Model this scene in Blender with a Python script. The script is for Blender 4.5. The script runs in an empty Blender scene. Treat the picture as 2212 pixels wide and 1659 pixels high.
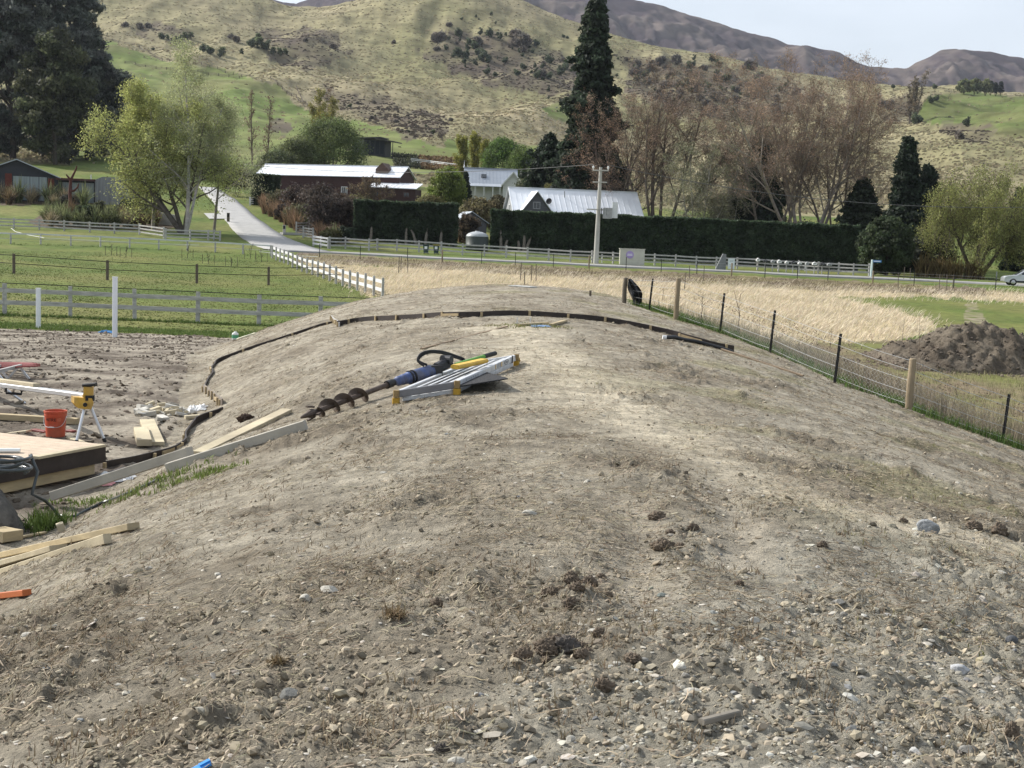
import bpy, math, random
import numpy as np
from mathutils import Vector, Matrix

S = bpy.context.scene
COL = S.collection
R = math.radians
rng = np.random.default_rng(7)
random.seed(7)

# ------------------------------------------------------------------ camera, world, sun, exposure
F = 3000.0                       # focal length in units of a 2212 x 1659 frame
PITCH = math.atan(309.5 / F)     # looking slightly down
ROLL = 0.034
fwd = Vector((0, math.cos(PITCH), -math.sin(PITCH)))
r0 = Vector((1, 0, 0)); u0 = Vector((0, math.sin(PITCH), math.cos(PITCH)))
CR = r0 * math.cos(ROLL) + u0 * math.sin(ROLL)
CU = -r0 * math.sin(ROLL) + u0 * math.cos(ROLL)
cam = bpy.data.cameras.new('camera')
cam.sensor_width = 36.0; cam.lens = 36.0 * F / 2212.0
cam.clip_start = 0.1; cam.clip_end = 12000
co = bpy.data.objects.new('camera', cam); COL.objects.link(co)
m = Matrix.Identity(4)
for i in range(3):
    m[i][0] = CR[i]; m[i][1] = CU[i]; m[i][2] = -fwd[i]
co.matrix_world = m
S.camera = co

SUN_AZ = -62.0      # degrees from straight ahead (negative = to the left)
SUN_EL = 36.0
w = bpy.data.worlds.new('World'); S.world = w; w.use_nodes = True
nt = w.node_tree; nt.nodes.clear()
sky = nt.nodes.new('ShaderNodeTexSky'); sky.sky_type = 'NISHITA'; sky.sun_disc = False
sky.sun_elevation = R(SUN_EL); sky.sun_rotation = R(SUN_AZ)
sky.air_density = 1.0; sky.dust_density = 3.0; sky.ozone_density = 1.0
tc = nt.nodes.new('ShaderNodeTexCoord')
mp = nt.nodes.new('ShaderNodeMapping'); mp.inputs['Scale'].default_value = (1.2, 1.2, 4.0)
nz = nt.nodes.new('ShaderNodeTexNoise'); nz.inputs['Scale'].default_value = 1.7; nz.inputs['Detail'].default_value = 6
rp = nt.nodes.new('ShaderNodeMapRange'); rp.inputs[1].default_value = 0.35; rp.inputs[2].default_value = 0.75
rp.inputs[3].default_value = 0.42; rp.inputs[4].default_value = 1.0
mx = nt.nodes.new('ShaderNodeMix'); mx.data_type = 'RGBA'
mx.inputs[7].default_value = (7.6, 8.2, 9.0, 1)      # thin bright overcast veil in front of the blue
bg = nt.nodes.new('ShaderNodeBackground'); bg.inputs['Strength'].default_value = 0.095
ow = nt.nodes.new('ShaderNodeOutputWorld')
L = nt.links.new
L(tc.outputs['Generated'], mp.inputs['Vector']); L(mp.outputs['Vector'], nz.inputs['Vector'])
L(nz.outputs['Fac'], rp.inputs[0]); L(rp.outputs[0], mx.inputs[0])
L(sky.outputs['Color'], mx.inputs[6]); L(mx.outputs[2], bg.inputs['Color']); L(bg.outputs[0], ow.inputs[0])

sl = bpy.data.lights.new('sun', 'SUN'); sl.energy = 4.9; sl.angle = R(0.6); sl.color = (1.0, 0.965, 0.905)
so = bpy.data.objects.new('sun', sl); COL.objects.link(so)
sd = Vector((math.sin(R(SUN_AZ)) * math.cos(R(SUN_EL)), math.cos(R(SUN_AZ)) * math.cos(R(SUN_EL)), math.sin(R(SUN_EL))))
so.rotation_euler = sd.to_track_quat('Z', 'Y').to_euler()
S.view_settings.view_transform = 'Standard'; S.view_settings.look = 'None'
S.view_settings.exposure = 0.46; S.view_settings.gamma = 1.0; S.view_settings.use_curve_mapping = False
S.cycles.max_bounces = 6; S.cycles.diffuse_bounces = 3; S.cycles.transparent_max_bounces = 6
S.cycles.use_denoising = True

# ------------------------------------------------------------------ noise
_ga = np.random.default_rng(1234).uniform(0, 2 * math.pi, 512 * 512).astype(np.float32); _gc, _gs = np.cos(_ga) * 1.5, np.sin(_ga) * 1.5
def gnoise(x, y, seed=0):
    x = np.asarray(x, np.float32); y = np.asarray(y, np.float32)
    ix = np.floor(x); iy = np.floor(y); fx = x - ix; fy = y - iy
    ux = fx * fx * fx * (fx * (fx * 6 - 15) + 10); uy = fy * fy * fy * (fy * (fy * 6 - 15) + 10)
    i0 = (ix.astype(np.int32) + seed * 131) & 511; j0 = (iy.astype(np.int32) + seed * 57) & 511
    i1 = (i0 + 1) & 511; j0 = j0 * 512; j1 = (j0 + 512) & 262143
    def g(k, dx, dy): return np.take(_gc, k) * (fx - dx) + np.take(_gs, k) * (fy - dy)
    a = g(j0 + i0, 0, 0); a = a + (g(j0 + i1, 1, 0) - a) * ux
    b = g(j1 + i0, 0, 1); b = b + (g(j1 + i1, 1, 1) - b) * ux
    return a + (b - a) * uy
def fbm(x, y, o=4, seed=0, gain=0.5):
    s = 0.0; a = 1.0; f = 1.0
    for i in range(o):
        s = s + a * gnoise(x * f + i * 17.3, y * f - i * 9.1, seed + i); a *= gain; f *= 2.03
    return s
def ridged(x, y, o=4, seed=0):
    s = 0.0; a = 1.0; f = 1.0
    for i in range(o):
        s = s + a * (1 - np.abs(gnoise(x * f + i * 7.7, y * f + i * 3.1, seed + i)) * 1.6); a *= 0.5; f *= 2.0
    return s
def sstep(a, b, x):
    t = np.clip((x - a) / (b - a), 0, 1); return t * t * (3 - 2 * t)

# ------------------------------------------------------------------ pixels <-> directions (authoring only)
def pdir(px, py):
    cx = (px - 1106.0) / F; cy = (829.5 - py) / F
    x = fwd[0] + cx * CR[0] + cy * CU[0]; y = fwd[1] + cx * CR[1] + cy * CU[1]; z = fwd[2] + cx * CR[2] + cy * CU[2]
    return x / y, z / y                      # (u, t): sideways and upward tangents
def proj(x, y, z):
    dz = x * fwd[0] + y * fwd[1] + z * fwd[2]
    return 1106 + F * (x * CR[0] + y * CR[1] + z * CR[2]) / dz, 829.5 - F * (x * CU[0] + y * CU[1] + z * CU[2]) / dz
def at(px, py, Y):
    u, t = pdir(px, py); return Vector((u * Y, Y, t * Y))

# ------------------------------------------------------------------ terrain heights
ROWS = [
 (55,  [(-600,665),(0,682),(300,700),(600,713),(900,722),(1200,732),(1500,751),(1800,784),(2212,803),(2800,815)]),
 (85,  [(-600,570),(0,590),(300,615),(600,636),(900,642),(1200,645),(1500,655),(1800,682),(2212,702),(2800,712)]),
 (130, [(-600,512),(0,530),(300,545),(600,560),(900,572),(1200,584),(1500,597),(1800,612),(2212,628),(2800,640)]),
 (150, [(-600,496),(0,511),(300,521),(600,536),(900,552),(1200,567),(1500,581),(1800,596),(2212,610),(2800,620)]),
 (165, [(-600,486),(0,500),(300,507),(600,524),(900,539),(1200,556),(1500,572),(1800,587),(2212,600),(2800,610)]),
 (200, [(-600,430),(0,438),(300,455),(600,472),(900,502),(1200,530),(1500,546),(1800,562),(2212,576),(2800,580)]),
 (260, [(-600,365),(0,372),(300,385),(600,408),(900,425),(1200,452),(1500,475),(1800,490),(2212,502),(2800,505)]),
 (330, [(-600,315),(0,322),(300,330),(600,348),(900,362),(1200,400),(1500,425),(1800,443),(2212,450),(2800,450)]),
 (420, [(-600,265),(0,270),(300,278),(600,302),(900,328),(1200,350),(1500,372),(1800,388),(2212,392),(2800,390)]),
 (550, [(-600,205),(0,210),(300,218),(600,240),(900,268),(1200,295),(1500,322),(1800,332),(2000,318),(2212,315),(2800,310)]),
 (720, [(-600,140),(0,145),(300,150),(600,165),(900,195),(1200,222),(1500,258),(1800,275),(2000,248),(2212,250),(2800,245)]),
 (900, [(-600,80),(0,80),(300,85),(600,90),(900,112),(1200,140),(1500,190),(1800,228),(2000,205),(2212,228),(2800,230)]),
 (1060,[(-600, -86), (0, -66), (300, -56), (480, -48), (570, 0), (650, 26), (720, 12), (800, -34), (900, -48), (1000, -40), (1060, -26), (1120, -10), (1200, 30), (1280, 52), (1380, 86), (1500, 112), (1640, 144), (1760, 163), (1880, 178), (2050, 187), (2212, 210), (2800, 228)]),
 (1150,[(-600, -88), (0, -68), (300, -58), (480, -50), (570, -2), (650, 24), (720, 10), (800, -36), (900, -50), (1000, -42), (1060, -28), (1120, -12), (1200, 28), (1280, 50), (1380, 84), (1500, 110), (1640, 142), (1760, 161), (1880, 176), (2050, 185), (2212, 208), (2800, 226)]),
 (1340,[(-600,120),(0,130),(900,140),(1200,180),(1500,230),(1800,260),(2212,280),(2800,300)]),
 (1500,[(-600,260),(900,270),(1500,330),(2212,360),(2800,370)]),
]
NU, ND = 260, 260
GU = np.linspace(-0.9, 0.9, NU)
LD0, LD1 = math.log(55.0), math.log(1500.0)
GD = np.linspace(LD0, LD1, ND)
_rt = []
for d, pts in ROWS:
    uu, tt = zip(*[pdir(*p) for p in pts])
    _rt.append(np.interp(GU, uu, tt))
_rt = np.array(_rt); _ld = np.log([r[0] for r in ROWS])
TT = np.array([np.interp(GD, _ld, _rt[:, j]) for j in range(NU)]).T     # ND x NU
def _blur(a, ax, s):
    r = int(3 * s) + 1; k = np.exp(-0.5 * (np.arange(-r, r + 1) / s) ** 2); k /= k.sum()
    pad = [(0, 0), (0, 0)]; pad[ax] = (r, r)
    b = np.pad(a, pad, mode='edge')
    return np.apply_along_axis(lambda v: np.convolve(v, k, 'valid'), ax, b)
TT = _blur(_blur(TT, 0, 3.0), 1, 2.6)
def Ttab(u, d):
    a = np.clip((u - GU[0]) / (GU[1] - GU[0]), 0, NU - 1.001); b = np.clip((np.log(d) - LD0) / (GD[1] - GD[0]), 0, ND - 1.001)
    i = a.astype(int); j = b.astype(int); fa = a - i; fb = b - j
    return (TT[j, i] * (1 - fa) + TT[j, i + 1] * fa) * (1 - fb) + (TT[j + 1, i] * (1 - fa) + TT[j + 1, i + 1] * fa) * fb
def mound(x, y):
    zc = np.interp(y, [-30, 10, 22, 31, 42, 60], [-1.66, -1.64, -1.60, -1.47, -1.30, -1.30])
    zc = zc - 0.021 * np.maximum(0, y - 41) ** 2
    dx = x - 0.3
    wl = np.interp(y, [0, 18, 21, 26, 35, 42, 55], [4.7, 4.8, 5.1, 6.1, 7.3, 7.3, 6.0])
    left = 1.4 * (dx / wl) ** 2
    right = 1.8 * (np.sqrt(1 + (dx / 5.0) ** 2) - 1)
    return zc - np.where(dx < 0, left, right)
def H(x, y, detail=True, mnd=True):
    x = np.asarray(x, float); y = np.asarray(y, float)
    d = np.maximum(y, 55.0); u = x / np.maximum(y, 3.0)
    zf = d * Ttab(np.where(y < 55, x / 55.0, u), d)
    zn = -3.0 - 0.6 * sstep(25, 55, y) - 1.5 * sstep(-3, 9, x)
    k = sstep(40, 62, y); b = zn * (1 - k) + zf * k
    mo = mound(x, y) if mnd else b - 5
    h = np.clip(0.5 + 0.5 * (mo - b) / 0.22, 0, 1)
    z = b * (1 - h) + mo * h + 0.22 * h * (1 - h) * 0.5
    if detail:
        a = sstep(230, 700, y)
        z = z + a * (fbm(x / 90.0, y / 150.0, 4, 3) * 6.5 + (ridged(x / 60.0 + 3, y / 210.0, 4, 9) - 1.2) * 4.0) * (1 - 0.5 * sstep(950, 1100, y))
        z = z + sstep(60, 120, y) * (1 - a) * fbm(x / 14.0, y / 14.0, 3, 21) * 0.12
    return z
_sd = np.exp(np.linspace(math.log(3.0), math.log(1450.0), 5000))
def G(px, py, mnd=True):
    """where the line of sight of a photo pixel first meets the ground"""
    u, t = pdir(px, py)
    f = t * _sd - H(u * _sd, _sd, True, mnd)
    k = np.argmax(f < 0)
    if f[k] >= 0: k = len(_sd) - 1
    if k > 0:
        a = f[k - 1] / (f[k - 1] - f[k]); d = _sd[k - 1] + a * (_sd[k] - _sd[k - 1])
    else: d = _sd[0]
    return Vector((u * d, d, float(H(u * d, d, True, mnd))))
def gz(x, y): return float(H(np.array(x), np.array(y)))
def P(px, Y):
    """ground point at forward distance Y under image column px"""
    u = (px - 1106.0) / F
    for _ in range(3):
        z = gz(u * Y, Y); qx, qy = proj(u * Y, Y, z); u += (px - qx) / F
    return Vector((u * Y, Y, gz(u * Y, Y)))

# ------------------------------------------------------------------ mesh building
BASE = {}
class MB:
    def __init__(s): s.v = []; s.f = []; s.c = []; s.n = 0; s.hasc = False
    def add(s, v, f, col=None):
        v = np.asarray(v, float).reshape(-1, 3); f = np.asarray(f, int)
        s.v.append(v); s.f.append(f + s.n); s.n += len(v)
        if col is None: s.c.append(np.ones((len(v), 4)))
        else:
            s.hasc = True; c = np.asarray(col, float)
            if c.ndim == 1: c = np.tile(c, (len(v), 1))
            if c.shape[1] == 3: c = np.hstack([c, np.ones((len(c), 1))])
            s.c.append(c)
        return s
    def build(s, name, mat=None, parent=None, smooth=False, loc=None):
        V = np.vstack(s.v); me = bpy.data.meshes.new(name)
        if parent is not None: base = np.array(BASE[parent.name])
        elif loc is not None: base = np.array(loc)
        else: base = np.array([V[:, 0].mean(), V[:, 1].mean(), V[:, 2].min()])
        V = V - base
        me.vertices.add(len(V)); me.vertices.foreach_set('co', V.astype(np.float32).ravel())
        lv = np.concatenate([f.ravel() for f in s.f]); tot = np.concatenate([np.full(len(f), f.shape[1]) for f in s.f])
        st = np.concatenate([[0], np.cumsum(tot)[:-1]])
        me.loops.add(len(lv)); me.loops.foreach_set('vertex_index', lv.astype(np.int32))
        me.polygons.add(len(tot)); me.polygons.foreach_set('loop_start', st.astype(np.int32))
        me.update(calc_edges=True); me.validate()
        if s.hasc:
            a = me.color_attributes.new('Col', 'FLOAT_COLOR', 'POINT')
            a.data.foreach_set('color', np.vstack(s.c).astype(np.float32).ravel())
        me.polygons.foreach_set('use_smooth', np.full(len(me.polygons), bool(smooth)))
        if mat is not None: me.materials.append(mat)
        o = bpy.data.objects.new(name, me); COL.objects.link(o)
        if parent is not None: o.parent = parent; BASE[o.name] = base
        else: o.location = base; BASE[o.name] = base
        return o
    # ---- shapes
    def beam(s, p0, p1, w, h, up=(0, 0, 1), col=None, bev=0.0):
        """box from p0 to p1, w wide sideways, h along up, centred on the line"""
        p0 = np.array(p0, float); p1 = np.array(p1, float); d = p1 - p0; d = d / np.linalg.norm(d)
        up = np.array(up, float); sx = np.cross(d, up); sx /= np.linalg.norm(sx); uz = np.cross(sx, d)
        if bev <= 0:
            q = [(-1, -1), (1, -1), (1, 1), (-1, 1)]; pr = [(a * w / 2, b * h / 2) for a, b in q]
        else:
            b = min(bev, w / 2.5, h / 2.5); W, Hh = w / 2, h / 2
            pr = [(-W + b, -Hh), (W - b, -Hh), (W, -Hh + b), (W, Hh - b), (W - b, Hh), (-W + b, Hh), (-W, Hh - b), (-W, -Hh + b)]
        n = len(pr)
        v = [p0 + sx * a + uz * c for a, c in pr] + [p1 + sx * a + uz * c for a, c in pr]
        s.add(v, [[i, (i + 1) % n, n + (i + 1) % n, n + i] for i in range(n)], col)
        s.add(v[:n], [list(range(n))[::-1]], col); s.add(v[n:], [list(range(n))], col)
        return s
    def box(s, c, size, rz=0.0, col=None):
        c = np.array(c, float); sx, sy, sz = np.array(size) / 2.0
        v = np.array([(x, y, z) for z in (-sz, sz) for x, y in ((-sx, -sy), (sx, -sy), (sx, sy), (-sx, sy))])
        ca, sa = math.cos(rz), math.sin(rz)
        v = np.stack([v[:, 0] * ca - v[:, 1] * sa, v[:, 0] * sa + v[:, 1] * ca, v[:, 2]], 1) + c
        s.add(v, [[3, 2, 1, 0], [4, 5, 6, 7], [0, 1, 5, 4], [1, 2, 6, 5], [2, 3, 7, 6], [3, 0, 4, 7]], col); return s
    def tube(s, pts, rad, k=8, col=None, cap=True):
        pts = np.array([tuple(p) for p in pts], float); n = len(pts)
        rad = np.full(n, rad) if np.isscalar(rad) else np.array(rad, float)
        tg = np.gradient(pts, axis=0); tg /= np.linalg.norm(tg, axis=1)[:, None] + 1e-12
        ref = np.array([0, 0, 1.0]) if abs(tg[0][2]) < 0.9 else np.array([1.0, 0, 0])
        a = np.cross(tg[0], ref); a /= np.linalg.norm(a); A = []
        for i in range(n):
            a = a - tg[i] * np.dot(a, tg[i]); a /= np.linalg.norm(a) + 1e-12; A.append(a)
        A = np.array(A); B = np.cross(tg, A); th = np.arange(k) * 2 * math.pi / k
        v = pts[:, None, :] + rad[:, None, None] * (np.cos(th)[None, :, None] * A[:, None, :] + np.sin(th)[None, :, None] * B[:, None, :])
        f = [[i * k + j, i * k + (j + 1) % k, (i + 1) * k + (j + 1) % k, (i + 1) * k + j] for i in range(n - 1) for j in range(k)]
        s.add(v.reshape(-1, 3), f, col)
        if cap:
            s.add(v[0], [list(range(k))[::-1]], col); s.add(v[-1], [list(range(k))], col)
        return s
    def lathe(s, prof, c, k=24, col=None, ax=None):
        """prof: (radius, height) pairs turned about z through c (or about axis ax)"""
        th = np.arange(k) * 2 * math.pi / k; pr = np.array(prof, float); n = len(pr)
        v = np.stack([pr[:, 0][:, None] * np.cos(th), pr[:, 0][:, None] * np.sin(th), np.repeat(pr[:, 1][:, None], k, 1)], 2).reshape(-1, 3)
        if ax is not None:
            z = np.array(ax, float); z /= np.linalg.norm(z); t = np.array([0, 0, 1.0]) if abs(z[2]) < 0.9 else np.array([1.0, 0, 0])
            x = np.cross(t, z); x /= np.linalg.norm(x); y = np.cross(z, x); v = v[:, :1] * x + v[:, 1:2] * y + v[:, 2:] * z
        v = v + np.array(c, float)
        f = [[i * k + j, i * k + (j + 1) % k, (i + 1) * k + (j + 1) % k, (i + 1) * k + j] for i in range(n - 1) for j in range(k)]
        s.add(v, f, col)
        return s
    def segs(s, p0, p1, r0, r1, k=4, col=None):
        """many tapered branch pieces at once"""
        p0 = np.asarray(p0, float); p1 = np.asarray(p1, float); r0 = np.asarray(r0, float); r1 = np.asarray(r1, float); n = len(p0)
        d = p1 - p0; d /= np.linalg.norm(d, axis=1)[:, None] + 1e-9
        ref = np.where(np.abs(d[:, 2:3]) < 0.9, np.array([[0, 0, 1.0]]), np.array([[1.0, 0, 0]]))
        a = np.cross(d, ref); a /= np.linalg.norm(a, axis=1)[:, None] + 1e-9; b = np.cross(d, a)
        th = np.arange(k) * 2 * math.pi / k
        ring = np.cos(th)[None, :, None] * a[:, None, :] + np.sin(th)[None, :, None] * b[:, None, :]
        v = np.concatenate([p0[:, None, :] + r0[:, None, None] * ring, p1[:, None, :] + r1[:, None, None] * ring], 1)
        j = np.arange(k); fb = np.stack([j, (j + 1) % k, k + (j + 1) % k, k + j], 1)
        f = (np.arange(n) * 2 * k)[:, None, None] + fb[None]
        c = None
        if col is not None:
            c = np.asarray(col, float)
            if c.ndim == 2: c = np.repeat(c, 2 * k, 0)
        s.add(v.reshape(-1, 3), f.reshape(-1, 4), c); return s
    def leaves(s, p, size, col, nrm=None, aspect=1.7, droop=0.0, tri=False):
        """leaf-sized faces at points p"""
        n = len(p); size = np.broadcast_to(np.asarray(size, float), (n,))
        a = rng.normal(size=(n, 3)); a[:, 2] -= droop; a /= np.linalg.norm(a, axis=1)[:, None]
        b = rng.normal(size=(n, 3)) if nrm is None else np.cross(a, nrm + 0.35 * rng.normal(size=(n, 3)))
        b -= a * (a * b).sum(1)[:, None]; b /= np.linalg.norm(b, axis=1)[:, None] + 1e-9
        A = a * (size * aspect / 2)[:, None]; B = b * (size / 2)[:, None]
        if tri:
            v = np.stack([p - A - B, p - A + B, p + A], 1).reshape(-1, 3); f = np.arange(3 * n).reshape(-1, 3); rep = 3
        else:
            v = np.stack([p - A, p - B * 1.0 + A * 0.1, p + A, p + B + A * 0.1], 1).reshape(-1, 3); f = np.arange(4 * n).reshape(-1, 4); rep = 4
        s.add(v, f, np.repeat(col, rep, 0)); return s

def tag(o, label=None, cat=None, group=None, kind=None):
    if label: o['label'] = label
    if cat: o['category'] = cat
    if group: o['group'] = group
    if kind: o['kind'] = kind
    return o
def empty(name, loc, label=None, cat=None, group=None):
    o = bpy.data.objects.new(name, None); COL.objects.link(o); o.location = tuple(loc); o.empty_display_size = 0.2
    BASE[o.name] = tuple(loc)
    return tag(o, label, cat, group)
KIDS = {}
def copy_tree(o, loc=None, rz=0.0, scale=None, label=None, group=None, parent=None):
    c = o.copy(); COL.objects.link(c)
    if parent is not None: c.parent = parent
    else:
        if loc is not None: c.location = tuple(loc)
        c.rotation_euler = (0, 0, rz)
        if scale is not None: c.scale = (scale,) * 3 if np.isscalar(scale) else scale
        if label: c['label'] = label
        if group: c['group'] = group
    for ch in [k for k in COL.objects if k.parent == o] if o.name not in KIDS else KIDS[o.name]:
        copy_tree(ch, parent=c)
    return c

# ------------------------------------------------------------------ materials
MATS = {}
def mat(name, col=(0.5, 0.5, 0.5), rough=0.7, var=0.25, scale=3.0, bump=0.0, bscale=None, metal=0.0, attr=False, spec=0.3,
        stretch=(1, 1, 1), col2=None, transl=0.0, detail=6, objrand=0.0):
    """procedural material: base colour (or the Col attribute) broken up by two octaves of noise, with optional bump and translucency"""
    if name in MATS: return MATS[name]
    M = bpy.data.materials.new(name); M.use_nodes = True; t = M.node_tree; N = t.nodes; K = t.links.new
    b = N['Principled BSDF']; b.inputs['Roughness'].default_value = rough; b.inputs['Metallic'].default_value = metal
    b.inputs['Specular IOR Level'].default_value = spec
    tc = N.new('ShaderNodeTexCoord'); mp = N.new('ShaderNodeMapping'); mp.inputs['Scale'].default_value = stretch
    K(tc.outputs['Object'], mp.inputs['Vector'])
    n1 = N.new('ShaderNodeTexNoise'); n1.inputs['Scale'].default_value = scale; n1.inputs['Detail'].default_value = detail
    n1.inputs['Roughness'].default_value = 0.65
    K(mp.outputs['Vector'], n1.inputs['Vector'])
    r = N.new('ShaderNodeMapRange'); r.inputs[1].default_value = 0.3; r.inputs[2].default_value = 0.7
    r.inputs[3].default_value = 1 - var; r.inputs[4].default_value = 1 + var
    K(n1.outputs['Fac'], r.inputs[0])
    mul = N.new('ShaderNodeMix'); mul.data_type = 'RGBA'; mul.blend_type = 'MULTIPLY'; mul.inputs[0].default_value = 1
    if attr:
        at_ = N.new('ShaderNodeAttribute'); at_.attribute_name = 'Col'; K(at_.outputs['Color'], mul.inputs[6])
    else:
        mul.inputs[6].default_value = (*col, 1)
    src = r.outputs[0]
    if col2 is not None:
        cm = N.new('ShaderNodeMix'); cm.data_type = 'RGBA'; cm.inputs[6].default_value = (*col, 1); cm.inputs[7].default_value = (*col2, 1)
        n2 = N.new('ShaderNodeTexNoise'); n2.inputs['Scale'].default_value = scale * 0.37; n2.inputs['Detail'].default_value = 5
        K(mp.outputs['Vector'], n2.inputs['Vector'])
        r2 = N.new('ShaderNodeMapRange'); r2.inputs[1].default_value = 0.42; r2.inputs[2].default_value = 0.6; K(n2.outputs['Fac'], r2.inputs[0])
        K(r2.outputs[0], cm.inputs[0]); K(cm.outputs[2], mul.inputs[6])
    K(src, mul.inputs[7])
    out = mul.outputs[2]
    if objrand > 0:
        oi = N.new('ShaderNodeObjectInfo'); ro = N.new('ShaderNodeMapRange'); ro.inputs[3].default_value = 1 - objrand; ro.inputs[4].default_value = 1 + objrand
        K(oi.outputs['Random'], ro.inputs[0]); m2 = N.new('ShaderNodeMix'); m2.data_type = 'RGBA'; m2.blend_type = 'MULTIPLY'; m2.inputs[0].default_value = 1
        K(out, m2.inputs[6]); K(ro.outputs[0], m2.inputs[7]); out = m2.outputs[2]
    K(out, b.inputs['Base Color'])
    if bump > 0:
        bn = N.new('ShaderNodeTexNoise'); bn.inputs['Scale'].default_value = bscale or scale * 4; bn.inputs['Detail'].default_value = 8
        bn.inputs['Roughness'].default_value = 0.7
        K(mp.outputs['Vector'], bn.inputs['Vector'])
        bu = N.new('ShaderNodeBump'); bu.inputs['Strength'].default_value = min(1, bump); bu.inputs['Distance'].default_value = 0.05 * max(1, bump)
        K(bn.outputs['Fac'], bu.inputs['Height']); K(bu.outputs['Normal'], b.inputs['Normal'])
    if transl > 0:
        tr = N.new('ShaderNodeBsdfTranslucent'); ms = N.new('ShaderNodeMixShader'); ms.inputs[0].default_value = transl
        K(out, tr.inputs['Color']); K(b.outputs[0], ms.inputs[1]); K(tr.outputs[0], ms.inputs[2]); K(ms.outputs[0], N['Material Output'].inputs['Surface'])
    MATS[name] = M
    return M
# ------------------------------------------------------------------ the ground sheet
def inpoly(px, py, poly):
    c = np.zeros(px.shape, bool); n = len(poly)
    for i in range(n):
        x0, y0 = poly[i]; x1, y1 = poly[(i + 1) % n]
        if y0 == y1: continue
        c ^= ((y0 > py) != (y1 > py)) & (px < (x1 - x0) * (py - y0) / (y1 - y0) + x0)
    return c
def soft(px, py, poly, seed, wob=12.0, s=40.0, keep=None):
    """a ground-cover patch with a ragged edge"""
    a = inpoly(px + wob * fbm(px / s, py / s, 3, seed), py + wob * 0.5 * fbm(px / s + 40, py / s, 3, seed + 5), poly)
    return a if keep is None else (a & keep)
YO = 3.0                                                    # the fan of columns starts three metres behind the camera
ucol = np.concatenate([np.linspace(-0.80, -0.42, 90)[:-1], np.linspace(-0.42, 0.42, 680), np.linspace(0.42, 0.80, 90)[1:]])
d_a = []
d = 3.0
while d < 62:
    d_a.append(d); d += max(0.008, min(0.14, 1.5 * d * d / (1389 * 1.55)))
d_b = []
while d < 1500:
    d_b.append(d); d *= 1 + (0.0075 if d < 180 else 0.0095)
drow = np.array(d_a + d_b); print('rows', len(d_a), len(d_b))
UU, DD = np.meshgrid(ucol, drow)
kk = np.clip((1400 - DD) / 1400, 0, 1)
XX = UU * (DD + YO * (DD < 1e9)); YY = DD
ZZ = H(XX, YY)
PX, PY = proj(XX, YY, ZZ)
nearw = 1 - sstep(45, 60, YY)
# bare earth on mound and building pad
edge_noise = fbm(XX / 2.2, YY / 2.2, 4, 31)
mo = mound(XX, YY); base_z = H(XX, YY, False)
on_mound = (mo > base_z - 0.16) & (YY < 56)
fx = np.array([G(*p) for p in [(1347,655),(1460,690),(1560,720),(1667,764),(1808,826),(1965,890),(2165,958)]])
fence_x = np.interp(YY, fx[::-1, 1][::-1] if fx[0,1] < fx[-1,1] else fx[::-1, 1], fx[::-1, 0][::-1] if fx[0,1] < fx[-1,1] else fx[::-1, 0])
FXL = fx
FL_y = fx[:, 1]; FL_x = fx[:, 0]
order = np.argsort(FL_y); fence_x = np.interp(YY, FL_y[order], FL_x[order])
slope_ = (fx[-1, 0] - fx[-2, 0]) / (fx[-1, 1] - fx[-2, 1])
fence_x = np.where(YY < FL_y[order][0], FL_x[order][0] + (YY - FL_y[order][0]) * slope_, fence_x)
right_of_fence = XX > fence_x + 0.25 + 0.25 * edge_noise
far_left = YY > np.interp(XX, [-30, -12, -8, -4, 0, 5], [46, 47, 46.5, 46, 47.5, 47]) + 1.2 * edge_noise
dirt = (YY < 58) & ~right_of_fence & ~far_left
# --- foreground micro relief: clods, crumbs and little ledges of dry soil
rough_m = sstep(0.08, 0.62, fbm(XX / 1.6 + 5, YY / 2.4, 4, 41))
for qx, qy, qr in ((1200,1255,.42),(1200,1395,.40),(1480,1170,.30),(985,1290,.50),(1300,1465,.38),(2150,1150,.50),(560,1530,.60),(2050,1600,.50),(1610,1480,.45),(1290,1300,.30),(880,1080,.5),(1560,1080,.6),(1750,1010,.6),(720,1500,.5)):
    q_ = G(qx, qy); rough_m = np.maximum(rough_m, .85 * np.exp(-(((XX - q_.x) / qr) ** 2 + ((YY - q_.y) / (qr * 1.5)) ** 2)) * (1 + .5 * fbm(XX / .3, YY / .3, 3, 47)))
gravel_m = sstep(0.1, 1.5, XX + 0.9 * fbm(XX / 1.3, YY / 1.3, 3, 55) - 0.3 + np.clip((7.5 - YY) * 0.25, -2.5, 1.0))* (1 - sstep(7.5, 11.0, YY))
crumb = fbm(XX / 0.11, YY / 0.11, 3, 61); lump = fbm(XX / 0.42, YY / 0.5, 4, 71)
ledge = ridged(XX / 0.8, YY / 0.8, 3, 81) - 1.1
fade = np.clip(1.3 - YY / 40, 0.25, 1)
fine = fbm(XX / 0.045, YY / 0.05, 2, 66) * (YY < 14)
micro = (0.007 + 0.020 * rough_m + 0.006 * gravel_m) * crumb + (0.012 + 0.055 * rough_m) * np.maximum(lump - 0.05, -0.2) + 0.03 * rough_m * ledge + (.003 + .005 * rough_m) * fine
rut = np.exp(-((XX - 0.62 - .06 * (YY - 6) + .08 * gnoise(YY / 1.2, XX * 0 + 3, 5)) / .16) ** 2) * sstep(5.6, 6.3, YY) * (1 - sstep(8.2, 9.5, YY)) + np.exp(-((XX - 1.25 - .10 * (YY - 7)) / .18) ** 2) * sstep(7.0, 7.6, YY) * (1 - sstep(9.5, 11, YY))
micro = micro * (1 - .8 * np.clip(rut, 0, 1)) - .045 * rut
micro = micro + 0.05 * fbm(XX / 2.6, YY / 2.6, 3, 91)
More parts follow.
